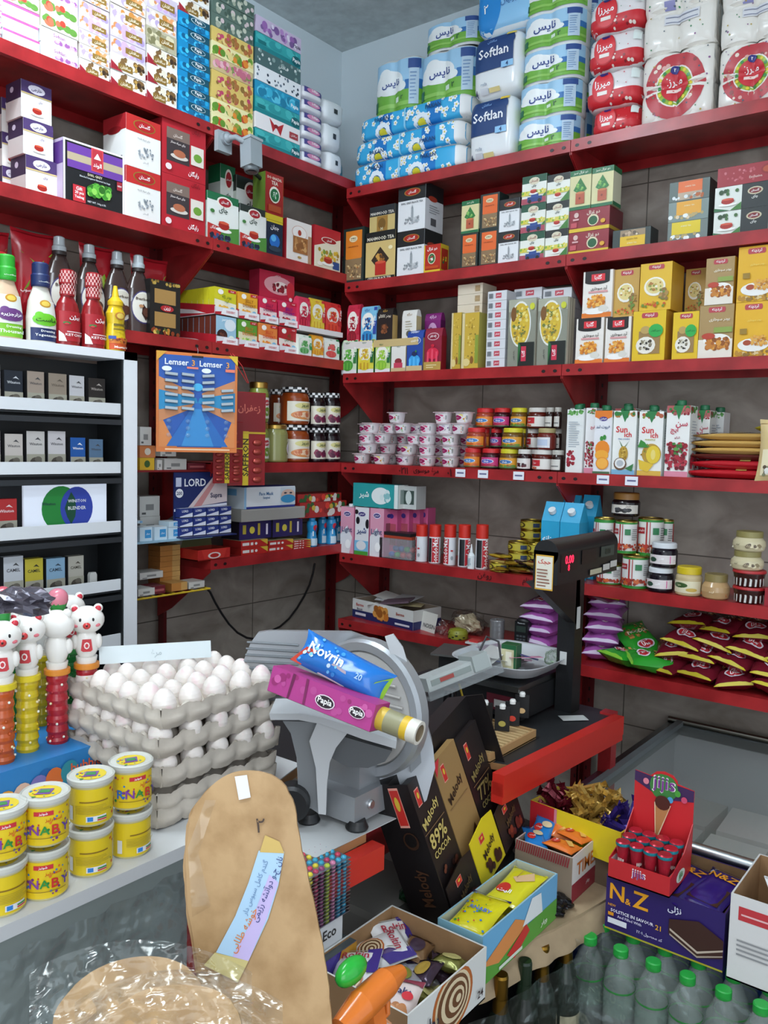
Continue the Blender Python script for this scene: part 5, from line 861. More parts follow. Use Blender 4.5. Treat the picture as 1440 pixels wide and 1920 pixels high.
inst(bag(.16, .10, .03, 'a89a2a:g', [('r', .1, .3, .9, .7, '3a2a1c')], seed=6).mesh('snack_bag'), 'snack_bag', (rx(1440, .08, z)+.03, .12, z+.128), .2, 'olive bag lying above the pasta pile at right edge', 'snack bag')
# ------------------------------------------------------------------ shelf five, right wall
z = ZR[5]
for u0, u1, v1, dn, lab in [(638, 663, 950, 'milk_pink', 'pink milk carton at the corner'), (665, 691, 951, 'milk_cow', 'milk carton with cow spots'), (693, 719, 953, 'milk_pink', 'pink milk carton right of the cow spotted one')]:
 o = stack('R', z, u0, u1, v1, dn, .06, lab, 'milk carton', 'milk cartons', 'milk_carton')[0][0]
 c = MB(); c.lathe([(.011, 0), (.011, .01)], 'e6e6ea', 14); c.obj('cap', o, (0, -.005, hgt('R', v1, (u0+u1)/2, .012, z)))
for k, (u0, u1) in enumerate([(722, 744), (745, 766), (767, 786), (787, 801)]):
 stack('R', z, u0, u1, 955-1*k, 'milk_box', .05, 'pink milk carton in the receding row, number %d' % (k+1), 'milk carton', 'receding pink milk cartons', 'milk_carton', off=.05+.025*k)
zt = hz(950, rx(690, .02, z+.15), .02)
o = stack('R', zt, 662, 747, 907, 'teal_l', .06, 'teal milk carton lying on the upright cartons', 'milk carton', None, 'milk_carton', off=.015)[0][0]
c = MB(); c.lathe([(.011, 0), (.011, .012)], 'eceff0', 14, M=Matrix.Rotation(-PI/2, 4, 'Y')); c.obj('cap', o, (-abs(wid('R', 662, 747, .015, zt))/2, 0, .03))
stack('R', zt, 752, 781, 911, 'greybox', .06, 'pale carton lying beside the teal one', 'carton', None, 'milk_carton', off=.05)
# clear box of small balls
x0, x1 = rx(711, .01, z), rx(771, .01, z); bx = empty('plastic_box', ((x0+x1)/2, .05, z), 0, 'clear plastic box holding coloured pieces beside the red capped cans', 'plastic box')
w_ = x1-x0; hb = .075; b = MB(); b.box(-w_/2, -.04, 0, w_/2, .04, .002, '2a2a2c'); b.box(-w_/2, -.04, 0, w_/2, -.0385, hb, 'cfd4d8:t'); b.box(w_/2-.0015, -.04, 0, w_/2, .04, hb, 'cfd4d8:t'); b.box(-w_/2, -.04, 0, -w_/2+.012, .04, hb, '1a1a1c'); b.box(-w_/2, .0385, 0, w_/2, .04, hb, '2c2c30'); b.obj('case', bx)
b = MB(); b.box(-w_/2+.012, -.036, hb+.01, w_/2-.01, .036, hb+.022, '1c1c20'); b.box(-w_/2+.012, -.036, hb+.0, w_/2-.005, .036, hb+.01, 'a8402a'); b.box(-w_/2, -.04, hb-.002, w_/2, .04, hb, 'cfd4d8:t'); b.obj('lid', bx)
R = random.Random(5)
for i in range(9):
 b = MB(); b.ball((0, 0, 0), (.013, .011, .011), ['2a5ab8', '3aa03a', 'c8302a', 'b02a3a', '2a4a9a'][i % 5], 10)
 inst(b.mesh('toy_ball'), 'toy_ball', ((x0+x1)/2-.03+.026*(i % 4), .03+.024*(i//4), z+.014+.02*(i//4)), 0, 'coloured ball in the clear plastic box, '+['blue', 'green', 'red', 'dark red', 'navy'][i % 5]+' number %d' % (i//5+1), 'ball', 'coloured balls in the clear box')
# red capped spray cans
for k, (u, yaw) in enumerate([(784, -55), (809, 40), (837, -10), (864, 75), (897, 70)]):
 r = .0215; h = hgt('R', 983-(-1)*0, u, .012+r, z); b = MB()
 b.lathe([(r*.9, 0), (r, .002), (r, h*.68), (r*.9, h*.7)], 'dfe0e4:g', 22)
 b.art([('t', 'BondoMax', .5, .5, .62, 'c02a34', .9, 90)] if 0 else [('r', .3, .02, .68, .98, 'c02a34'), ('t', 'BondoMax', .49, .5, 1.6, 'f4f0f0', .9, 90), ('r', .0, .02, .28, .98, '1c1e22'), ('e', .85, .25, .07, .08, '9aa0a4'), ('r', .78, .5, .9, .56, 'c02a34')], cmap(r, .004, h*.67, 180, yaw=yaw), r*3.1, h*.66, 14)
 o = place('R', b.mesh('spray_can'), u, z, .012, 2*r, 'white and red glue spray can, number %d from left' % (k+1), 'spray can', 'red capped spray cans', 'spray_can')
 c = MB(); c.lathe([(r*.98, 0), (r*.98, h*.3), (r*.9, h*.31)], 'cf2a1c', 22); c.obj('cap', o, (0, 0, h*.69))
b = MB(); b.lathe([(.0125, 0), (.0125, .045), (.01, .05), (.006, .055), (.005, .062), (.0015, .085)], 'e2e6e8:g', 14); b.art(lines(.2, .8, .1, .9, 7, '6a8a9a'), cmap(.0125, .006, .042, 120), .03, .036, 8)
place('R', b.mesh('glue_bottle'), 880, z, .0, .025, 'small white glue bottle in front of the red capped cans', 'glue bottle')
# tins
tinops = [('r', 0, .1, 1, .9, 'c2b23a'), ('e', .3, .5, .17, .36, '4a3a1a'), ('e', .3, .5, .11, .22, 'c2b23a'), ('t', 'تن ماهی', .3, .5, .16, '3a2a12', .3), ('r', .7, .25, .9, .75, '3a4a6a')]
def tin(u0, u1, z0, off, lab, n=1):
 r = abs(wid('R', u0, u1, off+.03, z0))/2*.95; h = .0335
 k = ('tin', round(r, 3)); 
 if k not in CM:
  b = MB(); b.lathe([(r*.97, 0), (r, .0015), (r, h-.0015), (r*.97, h), (r*.94, h), (r*.93, h-.002)], 'b8a040:m', 24); b.art(tinops, cmap(r, .003, h-.003, 175), r*3, h, 16); CM[k] = b.mesh('food_tin')
 for i in range(n): place('R', CM[k], (u0+u1)/2, z0+i*(h+.0005), off, 2*r, lab+lev(i, n), 'food tin', 'yellow fish tins', 'food_tin')
tin(945, 983, z, .05, 'yellow fish tin in the left front column', 3); tin(985, 1012, z, .06, 'yellow fish tin in the right front column', 3); tin(968, 1007, z, .14, 'yellow fish tin in the left back column', 5); tin(1010, 1040, z, .15, 'yellow fish tin in the right back column', 5)
tin(911, 945, z, .005, 'single yellow fish tin beside the sweets pile')
foil = [bag(.085, .045, .014, k, [('r', .2, .2, .7, .8, k2)], seed=i).mesh('snack_bar') for i, (k, k2) in enumerate([('a8842a:f', '5a3a1a'), ('c2a85a:f', '8a2a2a'), ('7a5a5a:f', '2c1c20'), ('3a2a2a:f', 'b8a08a'), ('d8b83a:f', '4a2a1a')])]
R = random.Random(11)
for i in range(15):
 u = 930+R.uniform(0, 100); lv = i//6
 inst(foil[i % 5], 'snack_bar', (rx(u, .05, z), .035+R.uniform(-.02, .03), z+.004+lv*.013+R.uniform(0, .004)+(.01 if lv else 0)), R.uniform(-1, 1), ['gold', 'pale gold', 'mauve', 'dark brown', 'yellow'][i % 5]+' wrapped snack bar in the heap beside the tins, '+['bottom layer', 'middle layer', 'top layer'][lv], 'snack bar', 'wrapped snack bars beside the tins')
# blue milk cartons
for k, (u0, u1, v1, off, lab) in enumerate([(1013, 1048, 938, .01, 'blue gable milk carton with cow, left one'), (1048, 1085, 940, .0, 'blue gable milk carton with cow, right one'), (1048, 1080, 925, .1, 'blue gable milk carton behind the left one'), (1085, 1115, 925, .1, 'blue gable milk carton behind the right one')]):
 a, b_ = rx(u0, off, z+.1), rx(u1, off, z+.1); w_ = b_-a-.002; H = hz(v1, (a+b_)/2, off+.03)-z; h = H*.74; d = w_; hg = H*.24
 D_ = DS['rozane']; m = cartonmesh(D_, w_, h, d)
 m.add([(-w_/2, -d/2, h), (w_/2, -d/2, h), (w_/2, d/2, h), (-w_/2, d/2, h), (-w_/2, -.002, h+hg), (w_/2, -.002, h+hg), (w_/2, .002, h+hg), (-w_/2, .002, h+hg)], [(0, 1, 5, 4), (2, 3, 7, 6), (1, 2, 6, 5), (3, 0, 4, 7), (4, 5, 6, 7)], '2aa3cf')
 o = inst(m.mesh('milk_carton'), 'milk_carton', ((a+b_)/2, off+d/2, z), 0, lab, 'milk carton', 'blue gable milk cartons')
 c = MB(); c.lathe([(.012, 0), (.0125, .002), (.012, .014)], 'e8ecee', 16); c.obj('cap', o).matrix_local = Matrix.Translation((0, -d*.27, h+hg*.45)) @ Matrix.Rotation(math.radians(42), 4, 'X')
# tomato tins
tom = [('r', 0, 0, 1, 1, 'dfe0dc'), ('r', 0, 0, .0, .0, 'dfe0dc')]+[('r', .0, 0, .07, 1, 'a82a2a'), ('r', .33, 0, .37, 1, 'a82a2a'), ('r', .42, 0, .44, 1, 'a82a2a'), ('r', .93, 0, 1, 1, 'a82a2a'), ('r', .1, .62, .3, .82, 'a02028'), ('t', 'دلپذیر', .2, .72, .18, 'ffffff', .1), ('r', .5, .6, .66, .82, '2a7a4a'), ('s', 22, .0, .0, 1, .3, .06, ['b83a2a', 'c8602a', '8a2a1a'], 8)]+lines(.7, .9, .4, .85, 6, '6a6a6a')
def can(u0, u1, v1, z0, off, lab, yaw=0):
 r = abs(wid('R', u0, u1, off+.03, z0+.05))/2*.96; h = hgt('R', v1, (u0+u1)/2, off+r, z0)
 k = ('can', round(r, 3), round(h, 3), yaw)
 if k not in CM:
  b = MB(); b.lathe([(r*.96, 0, 'c0a85a:m'), (r*1.0, .002, 'c0a85a:m'), (r, .004, '2f8a34'), (r, h*.1, '2f8a34'), (r, h*.9, 'dfe0dc'), (r, h-.005, '2f8a34'), (r*1.01, h-.002, 'c0a85a:m'), (r*.97, h, 'c0a85a:m'), (r*.94, h-.003, 'c0a85a:m')], 'dfe0dc', 24)
  b.art(tom, cmap(r, h*.1, h*.9, 175, yaw=yaw), r*3, h*.8, 16); CM[k] = b.mesh('food_can')
 place('R', CM[k], (u0+u1)/2, z0, off, 2*r, lab, 'food can', 'green rimmed tomato cans', 'food_can'); return z0+h
zz = can(1112, 1158, 1055, z, .03, 'green rimmed tomato can behind the scale, lower left'); can(1105, 1143, 970, zz, .04, 'green rimmed tomato can, upper left behind the scale')
zz = can(1158, 1206, 1040, z, .01, 'green rimmed tomato can standing lower right', 20); can(1146, 1186, 975, zz-.005 if 0 else zz, .04, 'green rimmed tomato can, upper middle', 15)
zz2 = can(1190, 1232, 1040, z, .1, 'green rimmed tomato can hidden behind the pink label jars'); can(1187, 1234, 970, zz2, .08, 'green rimmed tomato can, tall one upper right', 30)
zz3 = can(1228, 1256, 1040, z, .16, 'green rimmed tomato can in the back row, lower'); can(1229, 1257, 974, zz3, .15, 'green rimmed tomato can in the back row, upper')
pk = lambda c: [('r', 0, .15, 1, .9, 'e0d8d8'), ('p', [(.25, .2), (.8, .2), (.95, .5), (.8, .85), (.35, .85)], c), ('e', .3, .5, .12, .2, '2a4a3a'), ('t', 'کارن', .55, .55, .3, 'ffffff', .2)]
zj, r = jar('R', 1206, 1255, 1062, z, .004, 'dark jar with white lid and pink label, lower', 'pkj', '16101a:g', 'd8dce0', pk('d85a9a'), lidh=.2, bulge=1.0, group='pink label jars')
jar('R', 1212, 1262, 1011, zj, .004, 'dark jar with white lid and pink label, upper', 'pkj', '16101a:g', 'd8dce0', pk('d85a9a'), lidh=.2, h=zj-z, group='pink label jars')
zc = hz(969, rx(1165, .05, z), .05); jar('R', 1139, 1190, 923, zc, .05, 'dark honey jar with gold lid on the tomato cans', 'hon', '1c1214:g', '9a6a2a', [('r', 0, .1, 1, .95, 'd8d2c8'), ('s', 8, .3, .15, .8, .7, .1, ['2a2a2c', '4a4a4e'], 3), ('t', 'عسل', .7, .8, .3, '5a4a3a', .2)], lidh=.28)
jar('R', 1259, 1309, 1061, z, .004, 'cream jar with yellow lid and green oval label', 'tah', 'c8b48a:g', 'd2b81e', [('r', 0, .05, 1, .95, 'e0d8b8'), ('e', .35, .62, .24, .2, '3a5a2a'), ('t', 'حلوا', .35, .62, .3, 'e8e0b8', .16), ('e', .7, .3, .16, .14, 'c8a84a')], lidh=.24)
def widejar(u0, u1, v1, z0, off, body, lid, ops, lab, key, h=None, group=None):
 r = abs(wid('R', u0, u1, off+.03, z0+.03))/2*.97; h = h or hgt('R', v1, (u0+u1)/2, off+r, z0)
 b = MB(); b.lathe([(r*.8, 0), (r*.92, .004), (r, h*.3), (r*.97, h*.5), (r*.78, h*.68), (r*.75, h*.72)], body, 22); l_ = MB(); l_.lathe([(r*.8, h*.7), (r*.8, h*.98), (r*.76, h)], lid, 22)
 b.art(ops, lambda a, c, l: cmap(r*(1 if c < .5 else 1-.12*(c-.5)*2)+.001, h*.1, h*.52, 130)(a, c, l), r*2, h*.42, 14)
 lidded(place('R', b.mesh('jar'), (u0+u1)/2, z0, off, 2*r, lab, 'jar', group, 'jar'), l_.mesh('lid')); return z0+h, r
beige = [('p', [(0, .1), (.1, .95), (.9, .95), (1, .1)], 'e2dcc6'), ('s', 10, .5, .1, .95, .8, .08, ['8a7a5a', '5a4a3a', 'd8cca8'], 3), ('t', 'ارده', .3, .6, .3, '3a3428', .25)]
widejar(1308, 1362, 1075, z, .0, 'b8966a:g', '8a7a4a', [('p', [(0, .1), (.1, .95), (.9, .95), (1, .1)], 'a8683a'), ('t', 'ارده', .5, .5, .3, 'e8d8b8', .25)], 'brown sesame paste jar with olive lid, standing on the shelf', 'b1')
# chocolate striped tubs
def tub(u0, u1, v1, z0, off, lab, h=None):
 r = abs(wid('R', u0, u1, off+.03, z0+.03))/2*.93; h = h or hgt('R', v1, (u0+u1)/2, off+r, z0)
 b = MB(); b.lathe([(r*.72, 0), (r*.85, .004), (r, h*.8), (r, h*.84)], '3a201c:g', 22)
 for k in range(9): b.art([('p', [(.3+.1*math.sin(k), 0), (.7, 0), (.8, .5), (.6, 1), (.2, 1), (.35, .5)], 'cfccc8')], cmap(r*.93, h*.08, h*.8, 18, yaw=-80+k*20), .01, .03)
 l_ = MB(); l_.lathe([(r*1.04, h*.84), (r*1.06, h*.88), (r*1.02, h), (r*.9, h)], 'b0262a', 22)
 lidded(place('R', b.mesh('chocolate_tub'), (u0+u1)/2, z0, off, 2*r, lab, 'chocolate tub', 'striped chocolate tubs', 'chocolate_tub'), l_.mesh('lid')); return z0+h
z1 = tub(1366, 1430, 1098, z, .0, 'striped chocolate tub with red lid and price tag, lower'); z2 = tub(1366, 1430, 1060, z1, .0, 'striped chocolate tub with red lid, upper', h=z1-z)
z3, r = widejar(1362, 1426, 1006, z2, .0, 'cfc4a0:g', '8e8450', beige, 'cream sesame paste jar, lower of the two on the tubs', 'b2', h=.053, group='cream sesame paste jars')
widejar(1366, 1430, 955, z3, .0, 'cfc4a0:g', '8e8450', beige, 'cream sesame paste jar, upper of the two on the tubs', 'b2', h=.055, group='cream sesame paste jars')
stack('R', z, 1434, 1500, 1105, 'red_long', .1, 'red box at the right photo edge beside the tubs', 'box', None, 'box')
# ------------------------------------------------------------------ shelf six: open box of papers, bags, phone, noodle bags
z = ZR[6]
x0, x1 = rx(652, .04, z), rx(788, .04, z); w_ = x1-x0
bx = empty('cardboard_box', ((x0+x1)/2, .12, z), math.radians(-8), 'white and navy open biscuit box full of papers on the lowest shelf', 'cardboard box')
def openbox(w, d, h, outer, inner, th=.003, flare=0):
 b = MB(); W, D_ = w/2, d/2
 b.box(-W, -D_, 0, W, D_, th, inner)
 for x0_, y0_, x1_, y1_ in ((-W, -D_, W, -D_+th), (-W, D_-th, W, D_), (-W, -D_+th, -W+th, D_-th), (W-th, -D_+th, W, D_-th)): b.box(x0_, y0_, 0, x1_, y1_, h, outer)
 for x0_, y0_, x1_, y1_ in ((-W+th, -D_+th+.0003, W-th, -D_+th+.0006), (-W+th, D_-th-.0006, W-th, D_-th-.0003), (-W+th+.0003, -D_+th, -W+th+.0006, D_-th), (W-th-.0006, -D_+th, W-th-.0003, D_-th)): b.box(x0_, y0_, th, x1_, y1_, h-.0004, inner)
 return b
b = openbox(w_*.95, .15, .072, 'd6d6d2', '8a7a6a'); b.art([('r', 0, 0, 1, .42, '232a5e'), ('t', 'Bermo', .13, .72, .2, 'b8302a', .16), ('t', 'Biscuit', .13, .5, .18, '2a2a4a', .12), ('s', 16, .34, .1, .62, .9, .06, ['c2742a', 'd89a4a', '9a5a22'], 5), ('t', 'Bermo', .8, .68, .18, 'a8402a', .16), ('r', .72, .12, .95, .22, 'd8d8e0'), ('r', .06, .16, .24, .3, 'd8d8e0')], m_front(w_*.95, .072, .15), w_*.95, .072)
b.art([full('c8c8c4'), ('r', 0, 0, 1, .42, '232a5e')], m_right(w_*.95, .072, .15), .15, .072); b.obj('box_body', bx)
R = random.Random(3)
for i in range(7):
 m = Matrix.Translation((R.uniform(-.05, .05), R.uniform(-.02, .04), .062+i*.004)) @ Matrix.Rotation(R.uniform(-.6, .6), 4, 'Z') @ Matrix.Rotation(R.uniform(-.3, .3), 4, 'X') @ Matrix.Rotation(R.uniform(-.3, .2), 4, 'Y')
 b = MB(); b.box(-.06, -.04, 0, .06, .04, .0006 if i != 4 else .006, ['d6d4cc', 'e0dfda', 'c8b88a', 'd8d8d8', '6a5460', 'dcdad4', 'cfd0d0'][i])
 o = b.obj('paper_sheet' if i != 4 else 'notebook'); o.matrix_world = Matrix.Translation(bx.location) @ m
 tag(o, ['white paper sheet deep in the biscuit box', 'white folded receipt in the biscuit box', 'tan paper in the biscuit box', 'pale paper leaning in the biscuit box', 'mauve notebook in the biscuit box', 'white sheet sticking out of the biscuit box', 'grey white sheet on the biscuit box heap'][i], 'notebook' if i == 4 else 'paper')
b = MB(); b.box(-.045, -.001, 0, .045, .001, .07, 'd2d0c8'); b.art([('t', 'NOISIN', .6, .3, .75, '3a3a3c', .3)], lambda a, c, l: (-.045+a*.09, -.001-l, c*.07), .09, .07)
o = b.obj('card_sign', None, (rx(800, .05, z), .05, z)); o.rotation_euler = (math.radians(-12), 0, math.radians(-18)); tag(o, 'white card with large letters leaning beside the biscuit box', 'card')
def crumple(rad, key, seed, sc=(1, 1, 1), amp=.35, f=2.2, n=22):
 b = MB(); vs = []; fs = []
 for j in range(n//2+1):
  for i in range(n):
   a = PI*j/(n//2); t = 2*PI*i/n; d = Vector((math.sin(a)*math.cos(t), math.sin(a)*math.sin(t), math.cos(a))); q = 1+amp*noise.noise(d*f+Vector((seed, 0, 0)))+amp*.35*noise.noise(d*f*3+Vector((0, seed, 0)))
   p = d*rad*q; vs.append((p.x*sc[0], p.y*sc[1], max(p.z*sc[2], -rad*sc[2]*.8)+rad*sc[2]*.8))
 for j in range(n//2):
  for i in range(n): fs.append((j*n+i, j*n+(i+1) % n, (j+1)*n+(i+1) % n, (j+1)*n+i))
 b.add(vs, fs, key, False); return b
b = crumple(.06, 'b8b2a8:w', 3, (1.2, .7, .8)); tag(b.obj('plastic_bag', None, (rx(870, .1, z), .12, z)), 'large crumpled clear bag on the lowest shelf', 'plastic bag')
b = crumple(.04, 'c8b898:s', 8, (1.3, .7, .9)); tag(b.obj('bread_loaf', None, (rx(868, .1, z)+.005, .125, z+.006)), 'tan lump inside the crumpled clear bag', 'bread')
b = crumple(.022, 'e0e0de:w', 5, (1, .8, 1.3)); tag(b.obj('plastic_bag', None, (rx(826, .03, z), .04, z)), 'small white knotted bag beside the yellow and black tin', 'plastic bag')
b = MB(); b.lathe([(.033, 0), (.0355, .003), (.0355, .02), (.03, .032), (.012, .037)], '8a8a2a', 24); R = random.Random(2)
b.art([('r', k*.12, .05+.3*(k % 3), k*.12+.08, .25+.3*(k % 3), '16181a') for k in range(8)], cmap(.0357, .002, .021, 170), .1, .02, 14)
b.art([('p', [(.2+.1*k, .1), (.26+.1*k, .1), (.36+.06*k, .9), (.3+.06*k, .9)], '16181a') for k in range(6)], lambda a, c, l: ((a-.5)*.06, -.034+c*.018, .021+c*.0125+l), .06, .02)
place('R', b.mesh('round_tin'), 849, z, -.0, .07, 'yellow and black striped round tin on the lowest shelf', 'tin')
b = MB(); b.box(-.028, -.02, 0, .028, .02, .006, 'd8d8d8'); b.box(-.018, -.012, .006, .018, .012, .014, 'c83a3a'); tag(b.obj('small_tray', None, (rx(888, .0, z), .01, z)), 'small white dish with red and white card', 'dish')
b = MB(); b.lathe([(.024, 0), (.025, .002), (.025, .085), (.024, .088)], '9a9a9c:f', 18); place('R', b.mesh('foil_can'), 925, z, .02, .05, 'silver foil wrapped can left of the phone', 'can')
ph = empty('cordless_phone', (rx(970, .02, z), .05, z), math.radians(4), 'black cordless phone standing on the lowest shelf', 'telephone')
b = MB(); b.box(-.024, -.01, 0, .024, .018, .095, '141618'); b.ball((0, .004, .095), (.024, .014, .012), '141618', 14); b.obj('handset', ph)
b = MB(); b.box(-.017, -.0115, .06, .017, -.0105, .08, '2c3a34'); b.art([('t', 'Panasonic', .5, .9, .6, 'c8ccd0', .05)], lambda a, c, l: (-.024+a*.048, -.0105-l, c*.1), .048, .1); b.obj('display', ph)
b = MB()
for i in range(12): b.box(-.016+.0115*(i % 3), -.0118, .01+.011*(i//3), -.0075+.0115*(i % 3), -.0105, .016+.011*(i//3), '4a5054')
b.obj('keypad', ph)
b = MB(); b.box(-.03, -.02, 0, .03, .03, .012, '17191b'); b.obj('base', ph)
# noodle bags
def nood(c, seam, seed, logo_='c02a34'): return bag(.12, .165, .05, c+':g', [('s', 16, .1, .45, .9, .9, .06, ['c28a4a', 'd8a85a', '8a5a2a'], seed), ('e', .5, .28, .26, .12, 'e0d8e0'), ('e', .5, .28, .22, .095, logo_), ('t', 'مانا', .5, .28, .3, 'ffffff', .1), ('t', 'NOODLE', .5, .62, .6, 'e8dcc8', .1)], (seam, seam), seed=seed, crimp=.035, wr=.3)
NM = {'m': [nood('6a1826', 'c8b82a', s).mesh('noodle_bag') for s in (1, 2, 3)], 'p': [nood('a85aa8', 'd8c8e0', s).mesh('noodle_bag') for s in (4, 5)], 'g': [nood('2f9a2f', '8ac83a', s).mesh('noodle_bag') for s in (6, 7)]}
def nb(k, i, u, y, dz, rot, lab): inst(NM[k][i % len(NM[k])], 'noodle_bag', (rx(u, y, z+dz), y, z+dz), 0, lab, 'noodle bag', {'m': 'maroon noodle bags', 'p': 'purple noodle bags', 'g': 'green noodle bags'}[k], rot=rot)
for i in range(4): nb('p', i, 1022, .13, .002+.040*i, (0, .03*(-1)**i, .08*i-.1), 'purple noodle bag left of the scale column'+lev(i, 4))
for i in range(5): nb('p', i, 1128+3*i, .14+.006*i, .002+.040*i, (.03, 0, .3+.06*(-1)**i), 'purple noodle bag right of the scale column'+lev(i, 5))
nb('m', 0, 1140, .15, .185, (.04, .05, .1), 'maroon noodle bag lying on the purple stack')
nb('g', 0, 1178, .08, .004, (-.15, 0, -.5), 'green noodle bag lying at the shelf front, left'); nb('g', 1, 1222, .055, .012, (-.12, .1, -.95), 'green noodle bag pointing to the shelf edge'); nb('g', 0, 1196, .17, .045, (.5, -.2, .9), 'green noodle bag leaning against the purple stack')
R = random.Random(21); k = 0
for lv, (n, u0, u1, y) in enumerate([(5, 1262, 1510, .088), (5, 1272, 1500, .11), (4, 1290, 1480, .14), (4, 1310, 1480, .16)]):
 for i in range(n):
  u = u0+(u1-u0)*i/(n-1)+R.uniform(-5, 5); k += 1
  nb('m', k, u, y+R.uniform(-.012, .012), .004+lv*.043, (R.uniform(-.05, .2), R.uniform(-.2, .2), R.uniform(-.5, .5)), 'maroon noodle bag, %s layer, number %d from left' % (['bottom', 'second', 'third', 'top'][lv], i+1))
# ------------------------------------------------------------------ shelf three left: bags and syrup bottles behind the sauces
z = ZL[3]
for i, (u0, u1, vt, lab) in enumerate([(22, 108, 435, 'red film pack with green pepper picture, leftmost'), (150, 216, 462, 'red film pack with green pepper picture, middle'), (246, 316, 484, 'red film pack with green pepper picture, right'), ( -60, 20, 430, 'dark red film pack at the left photo edge')]):
 w_ = wid('L', u0, u1, .10, z+.1); h = hgt('L', vt, (u0+u1)/2, .10, z)
 b = bag(w_, h, .05, 'a01c26:g', [('p', [(.1, .75), (.5, .62), (.9, .8), (.55, .55)], '7a9a2a'), ('p', [(.15, .3), (.48, .6), (.55, .5)], '6a8a24'), ('p', [(.85, .35), (.52, .6), (.5, .5)], '86a83a'), ('e', .5, .55, .1, .08, '98b040'), ('t', 'سوپ', .2, .3, .2, 'e8d8d8', .2)], seed=i+30, crimp=.04)
 m = b.mesh('pasta_pack'); y = ly((u0+u1)/2, -.1, z+.1)
 inst(m, 'pasta_pack', (-.12, y, z+h/2+.004), 0, lab, 'food pack', 'red film packs behind the sauces').matrix_world = Matrix.Translation((-.13, y, z+h/2+.003)) @ Matrix.Rotation(PI/2, 4, 'Z') @ Matrix.Rotation(PI/2, 4, 'X')
w_ = wid('L', 281, 338, .02, z+.05); h = hgt('L', 528, 308, .02, z)
D('goldbag', '1c1a18', [('s', 14, 0, .9, 1, 1, .05, ['b89a4a', '8a6a2a'], 3), ('r', .14, .58, .84, .84, 'a8824a'), ('r', .14, .1 if 0 else .16, .84, .42, 'a8824a'), ('e', .55, .5, .22, .06, 'b0242a'), ('t', 'زرین', .55, .5, .3, 'ffffff', .07), ('s', 14, 0, 0, 1, .14, .08, ['b8782a', 'd8b85a', '8a3a1a', '5a6a2a'], 4)], l=[full('141312')])
place('L', carton('goldbag', w_, h, .05, 'snack_pack'), 310, z, .01, .05, 'black and gold pack with two brown windows', 'food pack')
def bottle(prof, key, sx=1, sy=1, n=24):
 b = MB(); b.lathe(prof, key, n, sx=sx, sy=sy); return b
def bmap(prof, sx, sy, z0, z1, span=120):
 def rad(zz):
  for a, c in zip(prof, prof[1:]):
   if a[1] <= zz <= c[1] and c[1] > a[1]: return a[0]+(c[0]-a[0])*(zz-a[1])/(c[1]-a[1])
  return prof[-1][0]
 def mp(a, c, l):
  zz = z0+c*(z1-z0); r = rad(zz)+l; t = math.radians((a-.5)*span)
  return (r*sx*math.sin(t), -r*sy*math.cos(t)-l*.3, zz)
 return mp
# chocolate syrup bottles
H = .235; sp = [(.030, 0), (.034, .004), (.036, .06), (.036, .09), (.031, .13), (.02, .165), (.014, .18), (.013, .19)]
cp_ = MB(); cp_.lathe([(.0145, .19), (.0145, .203), (.012, .207), (.011, .228), (.007, .231)], 'a8b0b4:g', 18); b = bottle(sp, '3c2c28:g', 1, .62); b.lathe([(.0147, .182), (.0147, .192)], '2a2220', 18)
b.art([('e', .5, .5, .47, .5, '3c3566'), ('e', .5, .5, .43, .46, 'dcd8cc'), ('e', .5, .8, .3, .1, 'cfc8b8'), ('t', 'Berbere', .5, .74, .6, '4a3a30', .12), ('p', [(.45, .6), (.7, .35), (.55, .1), (.4, .3)], '3a2018'), ('e', .6, .35, .18, .14, '5a3426'), ('e', .38, .52, .08, .05, 'b8845a')], bmap(sp, 1, .62, .028, .125, 110), .06, .097, 16, .001, .0005)
me = b.mesh('syrup_bottle'); mc = cp_.mesh('cap')
for k, (u, off, sc) in enumerate([(120, .06, 1.04), (176, .055, 1.02), (228, .045, 1), (268, .03, 1)]):
 o = place('L', me, u, z, off, .045, 'brown syrup bottle with oval label, number %d from left' % (k+1), 'syrup bottle', 'brown syrup bottles'); o.scale = (sc*1.3, sc*1.25, sc); lidded(o, mc, 'cap')
# ------------------------------------------------------------------ white cigarette cabinet
XC = .10; YR = ly(255, XC, 1.2)+.004; YL = -2.25; ZT = hz(655, XC, ly(200, XC, 1.5)); ZB = FLOOR; XB = -.02
cab = empty('cigarette_cabinet', (XC, (YR+YL)/2, ZB), 0, 'white framed cigarette cabinet with black shelves at the left', 'cabinet'); iv = Matrix.Translation(-Vector((XC, (YR+YL)/2, ZB)))
def cb(n, b, par=cab):
 o = b.obj(n, par); o.matrix_parent_inverse = iv; return o
W = 'e6e8ec'; b = MB(); fw = .042
b.box(XB, YR-fw, ZB, XC, YR, ZT, W); b.box(XB, YL, ZB, XC, YL+fw, ZT, W); b.box(XB, YL, ZT-.022, XC, YR, ZT, W); cb('frame', b)
b = MB(); b.box(XB-.2, YL+.002, ZB, XB, YR-.02, ZT-.03, '1a1d20'); b.box(XB, YR-fw-.006, ZB, XC-.004, YR-fw, ZT-.022, '15181a'); cb('back_panel', b)
LIPV = [(757, 778), (866, 887), (976, 997), (1085, 1105), (1187, 1210)]
yl_ = ly(228, XC-.01, 1.2); zs_ = []
for k, (va, vb) in enumerate(LIPV):
 za, zb_ = hz(va, XC-.01, yl_), hz(vb, XC-.01, yl_); zs_.append((za, zb_))
